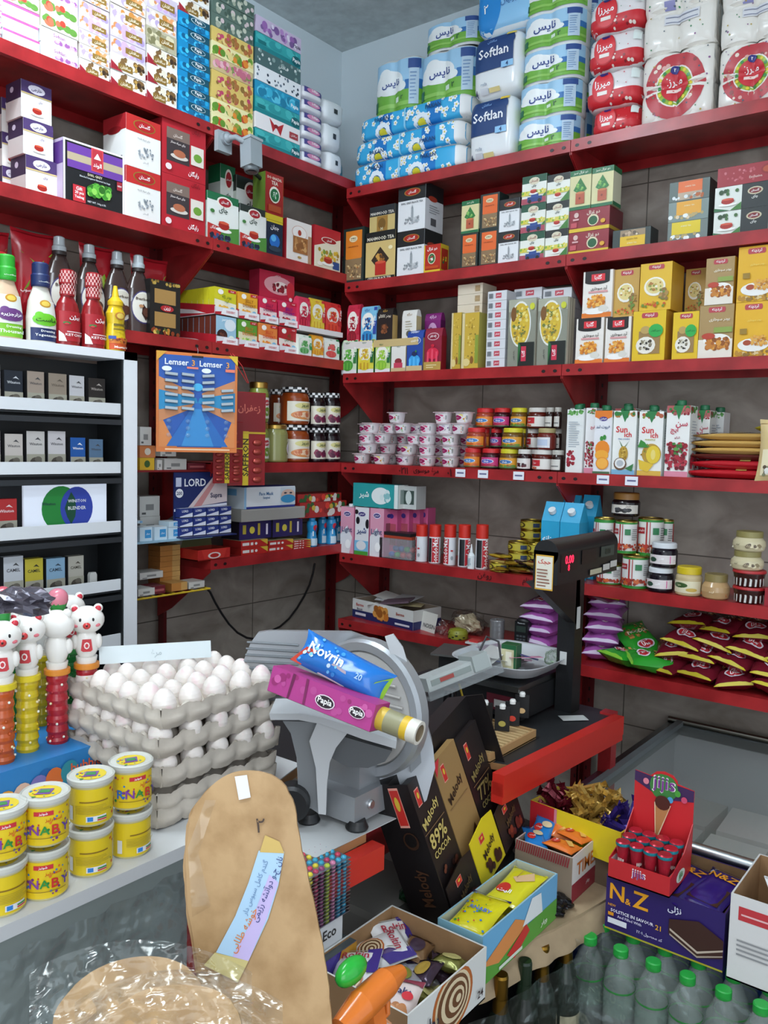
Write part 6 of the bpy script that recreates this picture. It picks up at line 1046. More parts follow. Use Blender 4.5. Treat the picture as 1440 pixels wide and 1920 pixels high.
for k, (za, zb_) in enumerate(zs_):
 b = MB(); b.box(XB, YL+fw, zb_-.006, XC-.012, YR-fw-.006, zb_-.002, '202428'); b.box(XC-.014, YL+fw, zb_-.028, XC-.004, YR-fw-.006, zb_-.014, '26292d'); cb('shelf', b)
 b = MB(); b.box(XC-.014, YL+fw, zb_, XC-.009, yl_, za, 'd8dbde'); cb('shelf_lip', b)
# cigarette packs
def cig(u0, u1, vt, row, c, txt, lab, tc='4a4a4e', lo='a8a595', ex=None, d=.022):
 za, zb_ = zs_[row]; x = XC-.04; y0, y1 = ly(u0, x, za), ly(u1, x, za); w_ = y1-y0; h = hz(vt, x, (y0+y1)/2)-zb_
 dn = 'cig_%s_%s' % (c, txt)
 D(dn, c, (ex or [])+[('t', txt, .5, .7, .7, tc, .12), ('p', [(.45, .8), (.62, .86), (.8, .78), (.62, .81)], tc), ('r', 0, 0, 1, .46, lo), ('e', .5, .26, .34, .13, '4a443c'), ('e', .62, .34, .2, .07, '6a645a'), ('e', .3, .2, .14, .06, '2a2622'), ('r', .1, .04, .9, .1, '8a8678')], l=[full('2a2a2c')], t=[full(c)])
 inst(carton(dn, w_-.002, h, d, 'cigarette_pack'), 'cigarette_pack', (x-d/2, (y0+y1)/2, zb_), PI/2, lab, 'cigarette pack', 'cigarette packs in the white cabinet')
rw = ['top row', 'second row', 'third row', 'fourth row']
for a in [(-30, 2, 682, 0, 'b8b8b8', 'Winston', 'grey pack cut by the photo edge'), (7, 44, 694, 0, '1c2430', 'Winston', 'dark navy pack', 'd8dce0'), (50, 84, 696, 0, 'a8988a', 'Winston', 'taupe pack'), (90, 126, 700, 0, '9a8c7c', 'Winston', 'darker taupe pack', '6a5e52'), (129, 159, 704, 0, 'cfcfd2', 'Winston', 'silver white pack with black curve'), (165, 198, 709, 0, '2a2624', 'Winston', 'black pack at the right end', 'b8b0a8'),
   (-34, 2, 806, 1, 'c8c2bc', 'Winston', 'pale pack cut by the photo edge'), (8, 44, 813, 1, 'ccc4bd', 'Winston', 'cream pack with small emblem'), (49, 85, 808, 1, 'd0ccc8', 'Winston', 'white grey pack, third from the right blue ones'), (89, 124, 808, 1, 'd2ced0', 'Winston', 'white pack beside the bright blue one'), (131, 161, 820, 1, '1c5aa8', 'Winston', 'bright blue pack', 'ffffff'), (166, 194, 823, 1, '5a7896', 'Winston', 'steel blue pack at the right end'),
   (-8, 33, 935, 2, 'b82a2c', 'Winston', 'red pack beside the lit sign', 'f0e0e0'),
   (6, 45, 1043, 3, 'c8ccd2', 'CAMEL', 'silver pack at the left'), (46, 82, 1047, 3, 'c8b83a', 'CAMEL', 'yellow pack', '3a3a2a'), (86, 123, 1046, 3, '8ab0cc', 'CAMEL', 'light blue pack', '3a4a5a'), (127, 158, 1042, 3, 'b8b4a8', 'CAMEL', 'beige pack', '4a4438')]:
 r_ = rw[a[3]]; cig(a[0], a[1], a[2], a[3], a[4], a[5], a[6]+', '+r_+' of the white cabinet', *(a[7:]))
# lit sign
za, zb_ = zs_[2]; x = XC-.045; y0, y1 = ly(43, x, 1.1), ly(198, x, 1.1); h = hz(907, x, (y0+y1)/2)-zb_; w_ = y1-y0
b = MB(); b.box(-w_/2, -.004, 0, w_/2, .004, h, 'd4dcea:e0.35')
b.art([('e', .43, .52, .23, .44, '1f7a34:e0.2'), ('e', .62, .52, .2, .42, '2c3f9c:e0.2'), ('p', [(.55, .2), (.6, .35), (.61, .52), (.6, .7), (.55, .84), (.51, .7), (.47, .52), (.5, .35)], '14503a'), ('t', 'WINSTON', .62, .66, .22, 'f0f2f6', .12), ('t', 'BLENDER', .62, .52, .22, 'f0f2f6', .12), ('t', 'Winston', .28, .62, .16, '2a4a4a', .12), ('r', .5, .05, .57, .16, '2aa0d8'), ('r', .58, .05, .64, .16, '2a80d8'), ('r', .65, .05, .71, .16, '3aa85a')], lambda a, c, l: (-w_/2+a*w_, -.004-l, c*h), w_, h)
tag(b.obj('lit_sign', None, (x, (y0+y1)/2, zb_), PI/2), 'glowing white sign with green and blue overlapping circles', 'sign')
b = MB(); b.lathe([(.006, 0), (.006, .012)], 'c8c8c4', 12); 
w_ = .022; m = Matrix.Rotation(0, 4, 'Z'); b = MB(); b.prism([(-w_/2, 0), (w_/2, 0), (w_/2, .045), (w_/2*.7, .052), (-w_/2*.7, .052), (-w_/2, .045)], -.006, .006, 'd2d2ce', Matrix.Rotation(PI/2, 4, 'X'))
tag(b.obj('price_holder', None, (XC-.045, ly(173, XC-.045, zs_[3][1]), zs_[3][1]), PI/2), 'small white tag holder at the end of the fourth row', 'tag holder')
# ------------------------------------------------------------------ sauce bottles on the cabinet
def sauce(u, v1, kind, lab, name='sauce_bottle', x=.052, r=None):
 cp_ = MB(); y = ly(u, x, ZT+.05); H = hz(v1, x, y)-ZT; k = ('sauce', kind, round(H, 3))
 if kind == 'dress':
  p = [(.026, 0), (.03, .004), (.0305, H*.3), (.026, H*.52), (.0165, H*.68), (.0155, H*.72)]; b = bottle(p, r[0], 1, .7)
  cp_.lathe([(.0175, H*.7), (.0185, H*.72), (.0185, H*.84), (.0165, H*.86), (.0165, H*.98), (.014, H)], r[1], 20); cp_.art([('t', 'سلامت', .5, .5, .8, 'e8f0e8', .6)], cmap(.0187, H*.72, H*.8, 90), .02, .02, 8)
  b.art([('r', 0, 0, 1, .3, r[2]), ('r', .04, .3, .96, .95, 'e2e4dc'), ('e', .5, .88, .2, .09, 'c8922a'), ('e', .5, .88, .14, .06, 'e8c85a'), ('e', .5, .5, .42, .15, r[3]), ('e', .3, .6, .14, .08, r[3]), ('t', r[4], .5, .5, .6, 'ffffff' if r[3] != '6ac02a' else '1a3a1a', .14), ('t', 'Dressing', .55, .22, .5, 'f0f2ea', .07), ('t', r[5], .5, .12, .8, 'f0f2ea', .08)], bmap(p, 1, .7, H*.03, H*.55, 125), .06, .1, 16, .0008, .0004)
 elif kind == 'ketch':
  p = [(.0225, 0), (.026, .004), (.0265, H*.45), (.022, H*.56), (.0145, H*.64), (.0135, H*.8)]; b = bottle(p, '8e1c20:g', 1, .72)
  cp_.lathe([(.0145, H*.66), (.015, H*.68), (.0145, H*.8), (.0165, H*.81), (.0165, H*.93), (.0145, H*.94), (.0145, H*.99), (.012, H)], 'a82028', 20)
  for j in range(8):
   cp_.art([('r', .07*(2*i+j % 2), 0, .07*(2*i+j % 2)+.07, 1, 'dca8a4') for i in range(7)], cmap(.0168 if j > 3 else .0151, H*(.68+.037*j), H*(.68+.037*(j+1)), 170), .05, .01, 10)
  b.art([('r', 0, .02, 1, .98, 'a81e28'), ('t', 'بیژن', .6, .78, .5, 'ffffff', .16), ('e', .3, .6, .14, .04, '3a7a3a'), ('e', .3, .57, .08, .03, 'c83a3a'), ('p', [(0, .0), (0, .34), (.2, .22), (.3, .0)], 'f0e8e4'), ('t', 'KETCHUP', .6, .22, .7, 'f6eeea', .1), ('r', .3, .3, .95, .33, 'e8d0d0')], bmap(p, 1, .72, H*.06, H*.46, 125), .055, .08, 14, .0008, .0004)
 else:
  p = [(.017, 0), (.022, .004), (.0235, H*.2), (.019, H*.42), (.0215, H*.58), (.0165, H*.66), (.015, H*.7)]; b = bottle(p, 'd8b81e:g', 1, .85)
  cp_.lathe([(.0165, H*.7), (.017, H*.76), (.008, H*.83), (.004, H)], 'e6c01e', 18)
  b.art([('r', 0, 0, 1, .16, 'c8501e'), ('r', 0, .16, 1, .3, 'd87a2a'), ('s', 12, 0, .16, 1, .32, .08, ['e8c84a', 'c8602a', '8a3a1a'], 3), ('e', .5, .86, .24, .1, 'b8762a'), ('e', .5, .86, .17, .07, 'e8c85a'), ('r', .2, .6, .8, .66, '6a5a1a'), ('r', .2, .5, .8, .53, '6a5a1a'), ('r', .0, .26, .3, .34, '2a4a9a'), ('t', 'Mustard', .5, .06, .6, 'f6eee0', .06)], bmap(p, 1, .85, H*.03, H*.62, 130), .05, .1, 14, .0008, .0004)
 o = inst(b.mesh(name), name, (x-.004, y, ZT), PI/2, lab, 'sauce bottle'); o.scale = (1.28, 1.2, 1); lidded(o, cp_.mesh('cap'), 'cap')
sauce(14, 478, 'dress', 'pale dressing bottle with green cap', r=['d8b89a:g', '2aa02a', '7ab82a', '6a3a7a', 'هزارجزیره', 'Thousand'])
sauce(78, 493, 'dress', 'white dressing bottle with navy cap', r=['dcd8cc:g', '1c2c5a', '1c2a5a', '6ac02a', 'ماست', 'Yogonnaise'])
sauce(-46, 470, 'dress', 'dressing bottle beyond the left photo edge', r=['d8b89a:g', '2aa02a', '7ab82a', '6a3a7a', 'هزارجزیره', 'Thousand'])
sauce(128, 506, 'ketch', 'ketchup bottle with checked cap, left one', x=.056); sauce(176, 512, 'ketch', 'ketchup bottle with checked cap, right one', x=.056)
sauce(218, 536, 'must', 'yellow mustard bottle with pointed cap', x=.062)
jar('L', -22, 26, 440, ZL[3], .04, 'dark jar with red lid behind the sauces at the photo edge', 'rlj', '3a1c20:g', 'b8262a', [('r', 0, 0, 1, 1, '8a2a30')], lidh=.2, h=.16)
# ------------------------------------------------------------------ hanging razor card and saffron cards
def hang(u0, u1, v0, v1, x, b_fn, name, lab, cat, rot=0):
 y0, y1 = ly(u0, x, 1.4), ly(u1, x, 1.4); ym = (y0+y1)/2; zt, zb_ = hz(v0, x, ym), hz(v1, x, ym); w_, h = y1-y0, zt-zb_
 o = b_fn(w_, h); o.location = (x, ym, zb_); o.rotation_euler = (0, 0, PI/2+rot); return tag(o, lab, cat)
def razor(w_, h):
 r = empty('razor_card', (0, 0, 0)); b = MB()
 b.box(-w_/2, -.001, 0, w_/2, .001, h, 'd87a3a'); O = '4a6ac0'
 b.art([('r', .03, .05, .97, .97, '2a58a8'), ('p', [(.03, .05), (.25, .05), (.03, .4)], 'd8864a'), ('p', [(.97, .05), (.8, .05), (.97, .4)], 'd8864a'), ('p', [(.03, .3), (.03, .75), (.45, .6), (.45, .45)], 'c8865a'), ('p', [(.97, .3), (.97, .75), (.55, .6), (.55, .45)], 'c8865a'), ('p', [(.03, .42), (.03, .62), (.48, .55), (.5, .5)], '2a88b8'), ('p', [(.97, .42), (.97, .62), (.52, .55), (.5, .5)], '2a88b8'), ('p', [(.12, .06), (.88, .06), (.52, .5), (.46, .5)], '2a6ab4'), ('p', [(.3, .06), (.7, .06), (.54, .44), (.46, .44)], '3a8ac8'), ('e', .5, .66, .06, .04, '4ab0e0'),
  ('p', [(.0, 1), (.12, 1), (0, .9)], 'd8a03a'), ('p', [(1, 1), (.88, 1), (1, .9)], 'd8b83a'), ('t', 'Lemser', .24, .9, .32, 'eef2f6', .06), ('t', '3', .44, .9, .05, 'e8a04a', .06), ('t', 'Lemser', .66, .9, .3, 'eef2f6', .06), ('t', '3', .87, .9, .05, 'e8a04a', .06), ('e', .12, .83, .06, .025, 'e6eef0'), ('e', .6, .83, .06, .025, 'e6eef0'), ('r', .36, .84, .5, .86, 'e8806a'), ('r', .84, .83, .96, .86, 'e8806a'), ('r', .1, .02, .9, .035, 'f0c8a0'), ('r', .42, .955, .56, .975, '16181a')], m_front(w_, h, .002), w_, h); b.obj('card', r)
 for cx, n in ((.17, 6), (.37, 6), (.62, 6), (.86, 4)):
  for j in range(n):
   zz = .78-.068*j-(.14 if cx > .8 else 0)
   b = MB(); M = Matrix.Translation((-w_/2+cx*w_, -.006, zz*h)) @ Matrix.Rotation((.06 if cx < .5 else -.1), 4, 'Y'); b.box(-w_*.075, -.004, -.004, w_*.075, .004, .004, 'b8c2c8:m', M); b.box(-w_*.075, -.0045, -.005, w_*.075, -.002, -.0035, '5a646a', M); b.obj('razor', r)
 R = random.Random(3)
 for cx in (.15, .38, .62, .86):
  for j in range(3):
   b = MB(); b.ball((-w_/2+cx*w_, -.002, (.31-.07*j)*h), (.008, .006, .007), 'a8c8e0:t', 12); b.obj('blister', r)
 b = MB(); b.tube([(0, 0, h-.004), (.002, .004, h+.012), (0, .01, h+.02), (-.002, .004, h+.026)], .0009, '8a9094:m'); b.obj('hook', r); return r
hang(306, 430, 663, 848, .085, razor, 'razor_card', 'blue and orange card of razors hanging from the red shelf', 'razor card', -.35)
def saff(w_, h, two=True):
 b = MB(); b.box(-w_/2, -.001, 0, w_/2, .001, h, '8e1c22:g')
 b.art([('r', 0, .55, 1, .99, '7e1a20'), ('t', 'زعفران', .55, .82, .6, 'c86a5a', .1), ('r', .38, 0, .54, .58, 'd2b82a'), ('t', 'FINEST PERSIAN SAFFRON', .46, .29, 2.4, '2a2410', .9, 90) if 0 else ('t', 'SAFFRON', .46, .3, .9, '2a2410', .1, 90), ('r', .0, .555, 1, .575, 'c8a82a')], m_front(w_, h, .002), w_, h)
 for cx in (.2, .78):
  for j in range(5): b.ball((-w_/2+cx*w_, -.003, h*(.06+.1*j)), (w_*.13, .006, h*.035), 'b04a40:f', 12)
 return b.obj('saffron_card')
hang(434, 492, 735, 910, .06, saff, 'saffron_card', 'red saffron card with yellow strip, right one', 'saffron card', -.25)
hang(404, 452, 790, 906, .05, saff, 'saffron_card', 'red saffron card mostly hidden behind the razor card', 'saffron card', -.2)
b = MB(); y = ly(436, .02, 1.6)
b.tube([(.02, y-.01, ZL[3]-.03), (.05, y+.0, ZL[3]-.08), (.06, y+.03, 1.47)], .0012, 'c02a2a'); b.tube([(.02, y+.0, ZL[3]-.03), (.05, y+.015, ZL[3]-.07), (.06, y+.035, 1.47)], .0012, 'c02a2a'); tag(b.obj('hanging_cord'), 'red cord holding the saffron cards', 'cord')
# ------------------------------------------------------------------ thin shelves between cabinet and rack, with small boxes
ya, yb = YR+.004, -LL-.012
def thin(v, key, lab, d0=.0, d1=.20, th=.006, u=330):
 zz = hz(v, .0, ly(u, 0, 1.1)); b = MB(); b.box(-d1, ya, zz-th, d0, yb, zz, key); tag(b.obj('thin_shelf'), lab, 'shelf'); return zz
zA = thin(881, '7a1418', 'thin dark red shelf with loose boxes beside the cabinet'); zB = thin(1009, '8fb4c8', 'thin shelf lined with pale blue sheet beside the cabinet', d0=.02)
D('wh', 'd0cfca', [('r', .3, .3, .7, .6, '8a8a88'), ('r', .1, .1, .3, .2, '5a5a5a')], l=[full('aaa8a2')], t=[full('dcdad4')]); D('orb', 'c87a4a', [('e', .5, .5, .2, .3, 'd8d0c0')]); D('yelb', 'd2a82a', [('e', .5, .5, .2, .3, '3a5a2a')]); D('lightb', 'c4d8e4', [('r', .4, .2, .9, .8, '3a90c8'), ('t', 'جنرال', .65, .5, .3, 'ffffff', .4)], t=[full('d8e0e4')]); D('orstack', 'b87a3a', [('r', .6, .0, 1, 1, 'c89a5a')], l=[full('9a602a')], t=[full('c89a5a')]); D('maroon', '6a1c28', [('r', .1, .3, .9, .6, 'a8585a')])
def lb_(u0, u1, vt, z0, dn, lab, off=.01, d=.06, n=1, g=None, cat='box'): return stack('L', z0, u0, u1, vt, [dn]*n, d, lab, cat, g, 'small_box', off=off, jit=.001)
_, q = lb_(262, 290, 858, zA, 'yelb', 'yellow box at the bottom beside the cabinet'); _, q = lb_(262, 292, 835, q, 'orb', 'orange box on the yellow one'); lb_(262, 284, 800, q, 'wh', 'tall pale box on the orange one')
lb_(294, 304, 862, zA, 'wh', 'tiny pale box between the yellow and white ones'); lb_(308, 350, 860, zA, 'wh', 'white box on the thin dark red shelf'); lb_(352, 386, 868, zA, 'maroon', 'maroon box on the thin dark red shelf'); lb_(300, 330, 840, zA+.04, 'wh', 'white box with bent lid behind', off=.06)
g = 'small blue and white boxes'
for i, (u0, u1, vt, z0) in enumerate([(262, 286, 988, zB), (290, 314, 987, zB), (316, 338, 988, zB), (316, 338, 977, None), (258, 268, 976, None)]):
 zz = z0 if z0 else q2
 _, q2 = lb_(u0, u1, vt, zz, 'lightb', ['first blue and white box in the lower row', 'second blue and white box in the lower row', 'third blue and white box in the lower row', 'blue and white box on the third one', 'blue and white box stacked near the cabinet edge'][i], off=-.005, d=.05, g=g)
lb_(262, 300, 930, zB, 'wh', 'grey box in the shade behind the blue and white ones', off=.09, n=2, g='grey boxes in shade')
# display of small navy boxes
y0, y1 = ly(341, .03, 1.1), ly(440, .03, 1.1); w_ = y1-y0; h = hz(886, .03, (y0+y1)/2)-zB
ld = empty('filter_display', (.012, (y0+y1)/2, zB), PI/2, 'navy display stand of small filter boxes', 'display stand')
b = MB(); b.box(-w_/2, .02, 0, w_/2, .024, h, '1a2a62'); b.art([('p', [(0, .44), (1, .5), (1, .46), (0, .4)], 'dfe2ee'), ('p', [(.25, .45), (.75, .95), (1, 1), (1, .52)], 'd8c8c8'), ('p', [(.35, .46), (.8, .97), (.86, .95), (.5, .47)], 'c88a8a'), ('t', 'LORD', .38, .84, .4, 'f0f2f8', .12), ('e', .09, .68, .07, .07, 'f0f2f8'), ('t', '200', .09, .68, .1, '1a2a62', .06), ('t', 'Supra', .78, .62, .26, '3a3a5a', .1), ('r', .02, .78, .12, .92, 'c8d0e8')], lambda a, c, l: (-w_/2+a*w_, .02-l, c*h), w_, h); b.obj('back_card', ld)
b = MB(); b.box(-w_/2, -.03, 0, w_/2, .02, .004, '16245a'); b.obj('base', ld)
D('fbox', '22347a', [('p', [(0, .1), (1, .5), (1, .0), (0, 0)], 'd8dcea'), ('t', 'LORD', .4, .7, .5, 'e8ecf8', .3)], t=[full('c8cce0')])
for c in range(4):
 for r_ in range(3):
  o = inst(carton('fbox', w_*.235, h*.135, .022, 'filter_box'), 'filter_box', (.004-.012, (y0+y1)/2-w_*.37+w_*.247*c, zB+.006+r_*h*.145), PI/2, 'small navy filter box, column %d, %s row of the stand' % (c+1, ['bottom', 'middle', 'top'][r_]), 'filter box', 'navy filter boxes on the stand')
  o.location.x = .012-.012+.006
# yellow wire tray
zw = hz(1112, -.0, ly(330, 0, .9)); b = MB(); b.tube([(-.2, ya, zw), (.01, ya, zw), (.01, yb, zw), (-.2, yb, zw)], .003, 'c8a82a')
for i in range(9): yy = ya+(yb-ya)*(i+.5)/9; b.tube([(-.2, yy, zw), (.01, yy, zw)], .0016, 'b8982a', 6)
tag(b.obj('wire_tray'), 'yellow wire tray with cigarette boxes beside the cabinet', 'wire tray')
zw += .004
lb_(258, 290, 1103, zw, 'wh', 'white opened box at the left of the wire tray'); lb_(286, 310, 1098, zw, 'maroon', 'white and red box on the wire tray'); lb_(322, 352, 1092, zw, 'orstack', 'tan box on the wire tray'); lb_(354, 384, 1090, zw, 'wh', 'pale flat box on the wire tray'); lb_(300, 338, 1022, zw, 'orstack', 'orange brown flat box', off=.08, n=8, g='orange brown flat boxes'); lb_(262, 306, 1072, zw+.04, 'wh', 'pale folded carton above the wire tray', off=.06)
# ------------------------------------------------------------------ shelf five, left wall
z = ZL[5]
D('redb', 'b8241e', [('r', .05, .3, .3, .7, 'e8e0dc'), ('r', .35, .3, .45, .7, 'e8e0dc'), ('p', [(.7, 1), (1, 1), (1, .2)], 'd8b03a'), ('e', .55, .5, .05, .2, 'f0e8e4')], t=[full('c8b88a')], l=[full('8a1a18')])
_, q = lb_(452, 502, 1012, z, 'redb', 'red flat box with yellow corner, left pair', n=2, g='red flat boxes, left pair', d=.09); lb_(503, 549, 1012, z, 'redb', 'red flat box with yellow corner, right pair', n=2, g='red flat boxes, right pair', d=.09); lb_(550, 583, 1012, z, 'redb', 'thin red box beside the blue bottles', n=4, g='thin red boxes', d=.09)
D('face', 'dfe4e8', [('r', 0, 0, 1, .1, '2a3a8a'), ('r', .0, .0, .04, 1, '8fb8d8'), ('t', 'Face Mask', .42, .68, .36, '3a6a9a', .16), ('t', 'Surgical', .42, .48, .32, '3a6a9a', .14), ('r', .7, .12, 1, .95, 'c8d4dc'), ('e', .85, .6, .14, .26, 'd8b8a8'), ('e', .85, .4, .15, .2, '3a90c0'), ('e', .79, .68, .03, .04, '3a3a4a'), ('e', .9, .68, .03, .04, '3a3a4a')], l=[full('c2ccd4'), ('r', .1, .6, .6, .9, '6aa0c8')], t=[full('3a4a9a')])
D('greyb', '9c9a94', [('r', 0, .9, 1, 1, 'a8a6a0')], t=[full('b0aea8')], l=[full('8a8882')]); D('purb', '241c5a', [('r', .1, .3, .2, .8, 'b8a83a'), ('e', .38, .5, .08, .2, 'd8c84a'), ('r', .55, .2, .62, .85, 'c8b03a'), ('r', .8, .2, .86, .8, 'e8e0f0')], l=[full('1a1420')], t=[full('2a2060')])
lb_(512, 568, 972, q, 'purb', 'dark purple box with yellow marks', off=.02, d=.09); _, q2 = lb_(448, 510, 976, q, 'purb', 'dark box under the grey one at left', off=.03, d=.09)
zq = hz(974, -.012, ly(512, -.01, 1.0)); _, q3 = lb_(452, 572, 952, zq, 'greyb', 'long flat grey carton under the face mask box', off=.0, d=.12); lb_(457, 553, 912, q3, 'face', 'white and blue face mask box', off=.006, d=.09)
D('dama', 'a8241e', [('s', 26, 0, 0, 1, 1, .05, ['d83a2a', '8a1a18', 'c8a83a', '2a5a2a', 'd8d0c8'], 3)], t=[full('8a2a2a')], l=[full('8a1a18')])
q4 = hz(966, -.06, ly(605, -.06, 1.0)); lb_(562, 650, 940, q4, 'dama', 'long red patterned carton above the blue bottles, lower', off=.01, d=.1); lb_(558, 640, 925, q4+.045, 'dama', 'long red patterned carton above the blue bottles, upper', off=.02, d=.1)
for k, (u, off) in enumerate([(592, .01), (612, .045), (628, .015), (640, .06)]):
 H = q4-z-.003; r = .02; p = [(r*.9, 0), (r, .003), (r, H*.25), (r*.8, H*.5), (r, H*.75), (r*.9, H*.88), (r*.6, H*.92), (r*.6, H)]; b = MB(); b.lathe(p, '2a90c8:g', 18)
 b.art([('r', .1, 0, .9, .3, 'c8dce8'), ('e', .45, .75, .2, .12, 'c82a3a'), ('e', .6, .65, .15, .1, '2a3a8a'), ('r', .2, .4, .3, .6, 'e8f0f4')], bmap(p, 1, 1, H*.05, H*.88, 130), .04, H, 12, .001)
 place('L', b.mesh('drink_bottle'), u, z, off, 2*r, 'blue drink bottle under the red carton, number %d from left' % (k+1), 'bottle', 'blue drink bottles')
# red tray with round picture
y0, y1 = ly(372, .0, z), ly(432, .0, z); w_ = y1-y0
b = openbox(w_, .09, .035, 'b82420', '8a2a1c'); b.art([('p', [(.1, 1), (.9, 1), (.8, .1), (.2, .1)], 'c8322a'), ('e', .5, .4, .2, .3, 'e8d8d4'), ('e', .5, .4, .14, .2, 'b82420')], m_front(w_, .035, .09), w_, .035)
b.add([(-w_/2, .045, .03), (w_/2, .045, .03), (w_/2*.8, .04, .075), (-w_/2*.8, .04, .075)], [(0, 1, 2, 3)], '5a5a3a'); place('L', b.mesh('snack_tray'), 402, z, .0, .09, 'red cardboard snack tray with round emblem', 'snack tray')
# black wire hanging on the wall, slicer cable
b = MB(); pts = [Vector((-.1+.02*i, 0, 0))*0+Vector((-.06, ly(u, -.06, .8), hz(v, -.06, ly(u, -.06, .8)))) for i, (u, v) in enumerate(((384, 1100), (394, 1110), (404, 1130), (416, 1150), (430, 1170), (446, 1186), (464, 1196), (490, 1200)))]; b.tube(pts, .004, '1a1a1c'); tag(b.obj('cable'), 'black cable curving down from the wire tray', 'cable')
b = MB(); pts = [Vector((-.29, ly(u, -.29, 1.0), hz(v, -.29, ly(u, -.29, 1.0)))) for u, v in ((592, 1056), (589, 1075), (583, 1096), (573, 1118), (560, 1140), (545, 1160), (528, 1175), (508, 1184))]; b.tube(pts, .004, '1a1a1c'); tag(b.obj('cable'), 'black cable hanging on the wall left of the corner', 'cable')
# ------------------------------------------------------------------ white counter with eggs, sweets buckets and toy tubes
TZ = .60
ct = empty('white_counter', (.7, -1.8, FLOOR), 0, 'white topped shop counter at lower left with red metal frame', 'counter'); civ = Matrix.Translation(-Vector((.7, -1.8, FLOOR)))
def part(b, n, par, iv_): o = b.obj(n, par); o.matrix_parent_inverse = iv_; return o
P = [(1.0, -2.7), (1.005, -1.52), (.90, -1.16), (.28, -1.16), (.28, -2.7)]
b = MB(); b.prism(P, TZ-.022, TZ, 'cfd0d0', side='c2c4c6'); b.add([(.9005, -1.1595, TZ-.021), (1.006, -1.52, TZ-.021), (1.006, -1.52, TZ-.002), (.9005, -1.1595, TZ-.002)], [(0, 1, 2, 3)], '9a7048'); part(b, 'countertop', ct, civ)
for x, y in ((.96, -1.5), (.32, -1.2), (.96, -2.6), (.32, -2.6)):
 b = MB(); b.box(x-.015, y-.015, FLOOR, x+.015, y+.015, TZ-.022, 'red'); part(b, 'leg', ct, civ)
b = MB(); b.box(.955, -2.6, .18, .965, -1.5, TZ-.022, '8a9492:g'); part(b, 'front_panel', ct, civ)
def away(p, r):
 d = Vector((p.x-CAM.x, p.y-CAM.y, 0)).normalized(); return p+d*r
def gathered(fn, nx, ny, key, th=.0015):
 vs = [fn(i/nx, j/ny) for j in range(ny+1) for i in range(nx+1)]; b = MB(); b.add(vs, [(j*(nx+1)+i, j*(nx+1)+i+1, (j+1)*(nx+1)+i+1, (j+1)*(nx+1)+i) for j in range(ny) for i in range(nx)], key, True); return b
def film(a, c):
 y = -2.5+1.05*a; z = .02+(.52)*c; return (.985+.02*noise.noise(Vector((a*14+c*5, c*3, 2)))+.012*noise.noise(Vector((a*30, c*8, 7))), y, z)
tag(gathered(film, 60, 16, 'aab4b4:w').obj('plastic_sheet'), 'wrinkled clear plastic sheet hanging below the white counter', 'plastic sheet')
# egg trays
EX, EY = .935, -1.552; TW, TL = .29, .288
def traymesh():
 N = 60; b = MB(); vs = []
 for j in range(N+1):
  for i in range(N+1):
   a, c = i/N, j/N; x, y = -TW*a, TL*c; cx, cy = math.cos(2*PI*a*6), math.cos(2*PI*c*5)
   q = (cx+cy)/2; z = .020+.020*q if abs(q) < 1 else 0
   e = min(a, 1-a, c, 1-c); 
   if e < .001: z = .024+.010*abs(math.cos(PI*(a*6+c*5)))
   vs.append((x, y, z+.0012*noise.noise(Vector((x*90, y*90, 0)))))
 b.add(vs, [(j*(N+1)+i, (j+1)*(N+1)+i, (j+1)*(N+1)+i+1, j*(N+1)+i+1) for j in range(N) for i in range(N)], 'c9bfb2:s', True)
 # outer walls: cups seen from the side
 for side in range(4):
  n = 6 if side % 2 else 5; vs = []; M_ = n*10; R = random.Random(side)
  for k, t in enumerate([0, .2, .4, .6, .8, 1]):
   for i in range(M_+1):
    a = i/M_; bul = .010*abs(math.sin(PI*n*a))**.7*(math.sin(PI*min(1, (1-t)*1.2)) if t < 1 else 0); z = .03-.030*t+(.006*abs(math.cos(PI*n*a)) if k == 0 else 0)-(0.006*abs(math.sin(PI*n*a)) if t == 1 else 0)+.0015*R.uniform(-1, 1)*(k in (0, 5))
    o = .002+.0+bul-.006*t
    vs.append({0: (o, TL*a, z), 1: (-TW*a, -o, z), 2: (-TW-o, TL*a, z), 3: (-TW*a, TL+o, z)}[side])
  f = [(k*(M_+1)+i, k*(M_+1)+i+1, (k+1)*(M_+1)+i+1, (k+1)*(M_+1)+i) for k in range(5) for i in range(M_)]
  b.add(vs, f, 'c9bfb2:s', True)
 return b
tm = traymesh().mesh('egg_tray')
def eggmesh():
 b = MB(); pr = []
 for j in range(13):
  t = PI*j/12; z = -math.cos(t); r = math.sin(t)*(1-.13*z); pr.append((max(r, .001)*.0218, .0275+z*.0275))
 b.lathe(pr, 'e6d9d2', 20, caps=False); return b.mesh('egg')
def eggmat(nt, b_):
 tc = nt.nodes.new('ShaderNodeTexCoord'); n = nt.nodes.new('ShaderNodeTexNoise'); n.inputs['Scale'].default_value = 30; r = nt.nodes.new('ShaderNodeValToRGB')
 oi = nt.nodes.new('ShaderNodeObjectInfo'); v = nt.nodes.new('ShaderNodeVectorMath'); v.operation = 'ADD'; nt.links.new(tc.outputs['Object'], v.inputs[0]); nt.links.new(oi.outputs['Random'], v.inputs[1]); nt.links.new(v.outputs[0], n.inputs['Vector'])
 r.color_ramp.elements[0].color = lin('e0bcc2'); r.color_ramp.elements[0].position = .2; r.color_ramp.elements[1].color = lin('e6ddd6'); r.color_ramp.elements[1].position = .42
 nt.links.new(n.outputs[0], r.inputs[0]); nt.links.new(r.outputs[0], b_.inputs['Base Color']); b_.inputs['Roughness'].default_value = .38; b_.inputs['Subsurface Weight'].default_value = .1; b_.inputs['Subsurface Radius'].default_value = (.01, .006, .004)
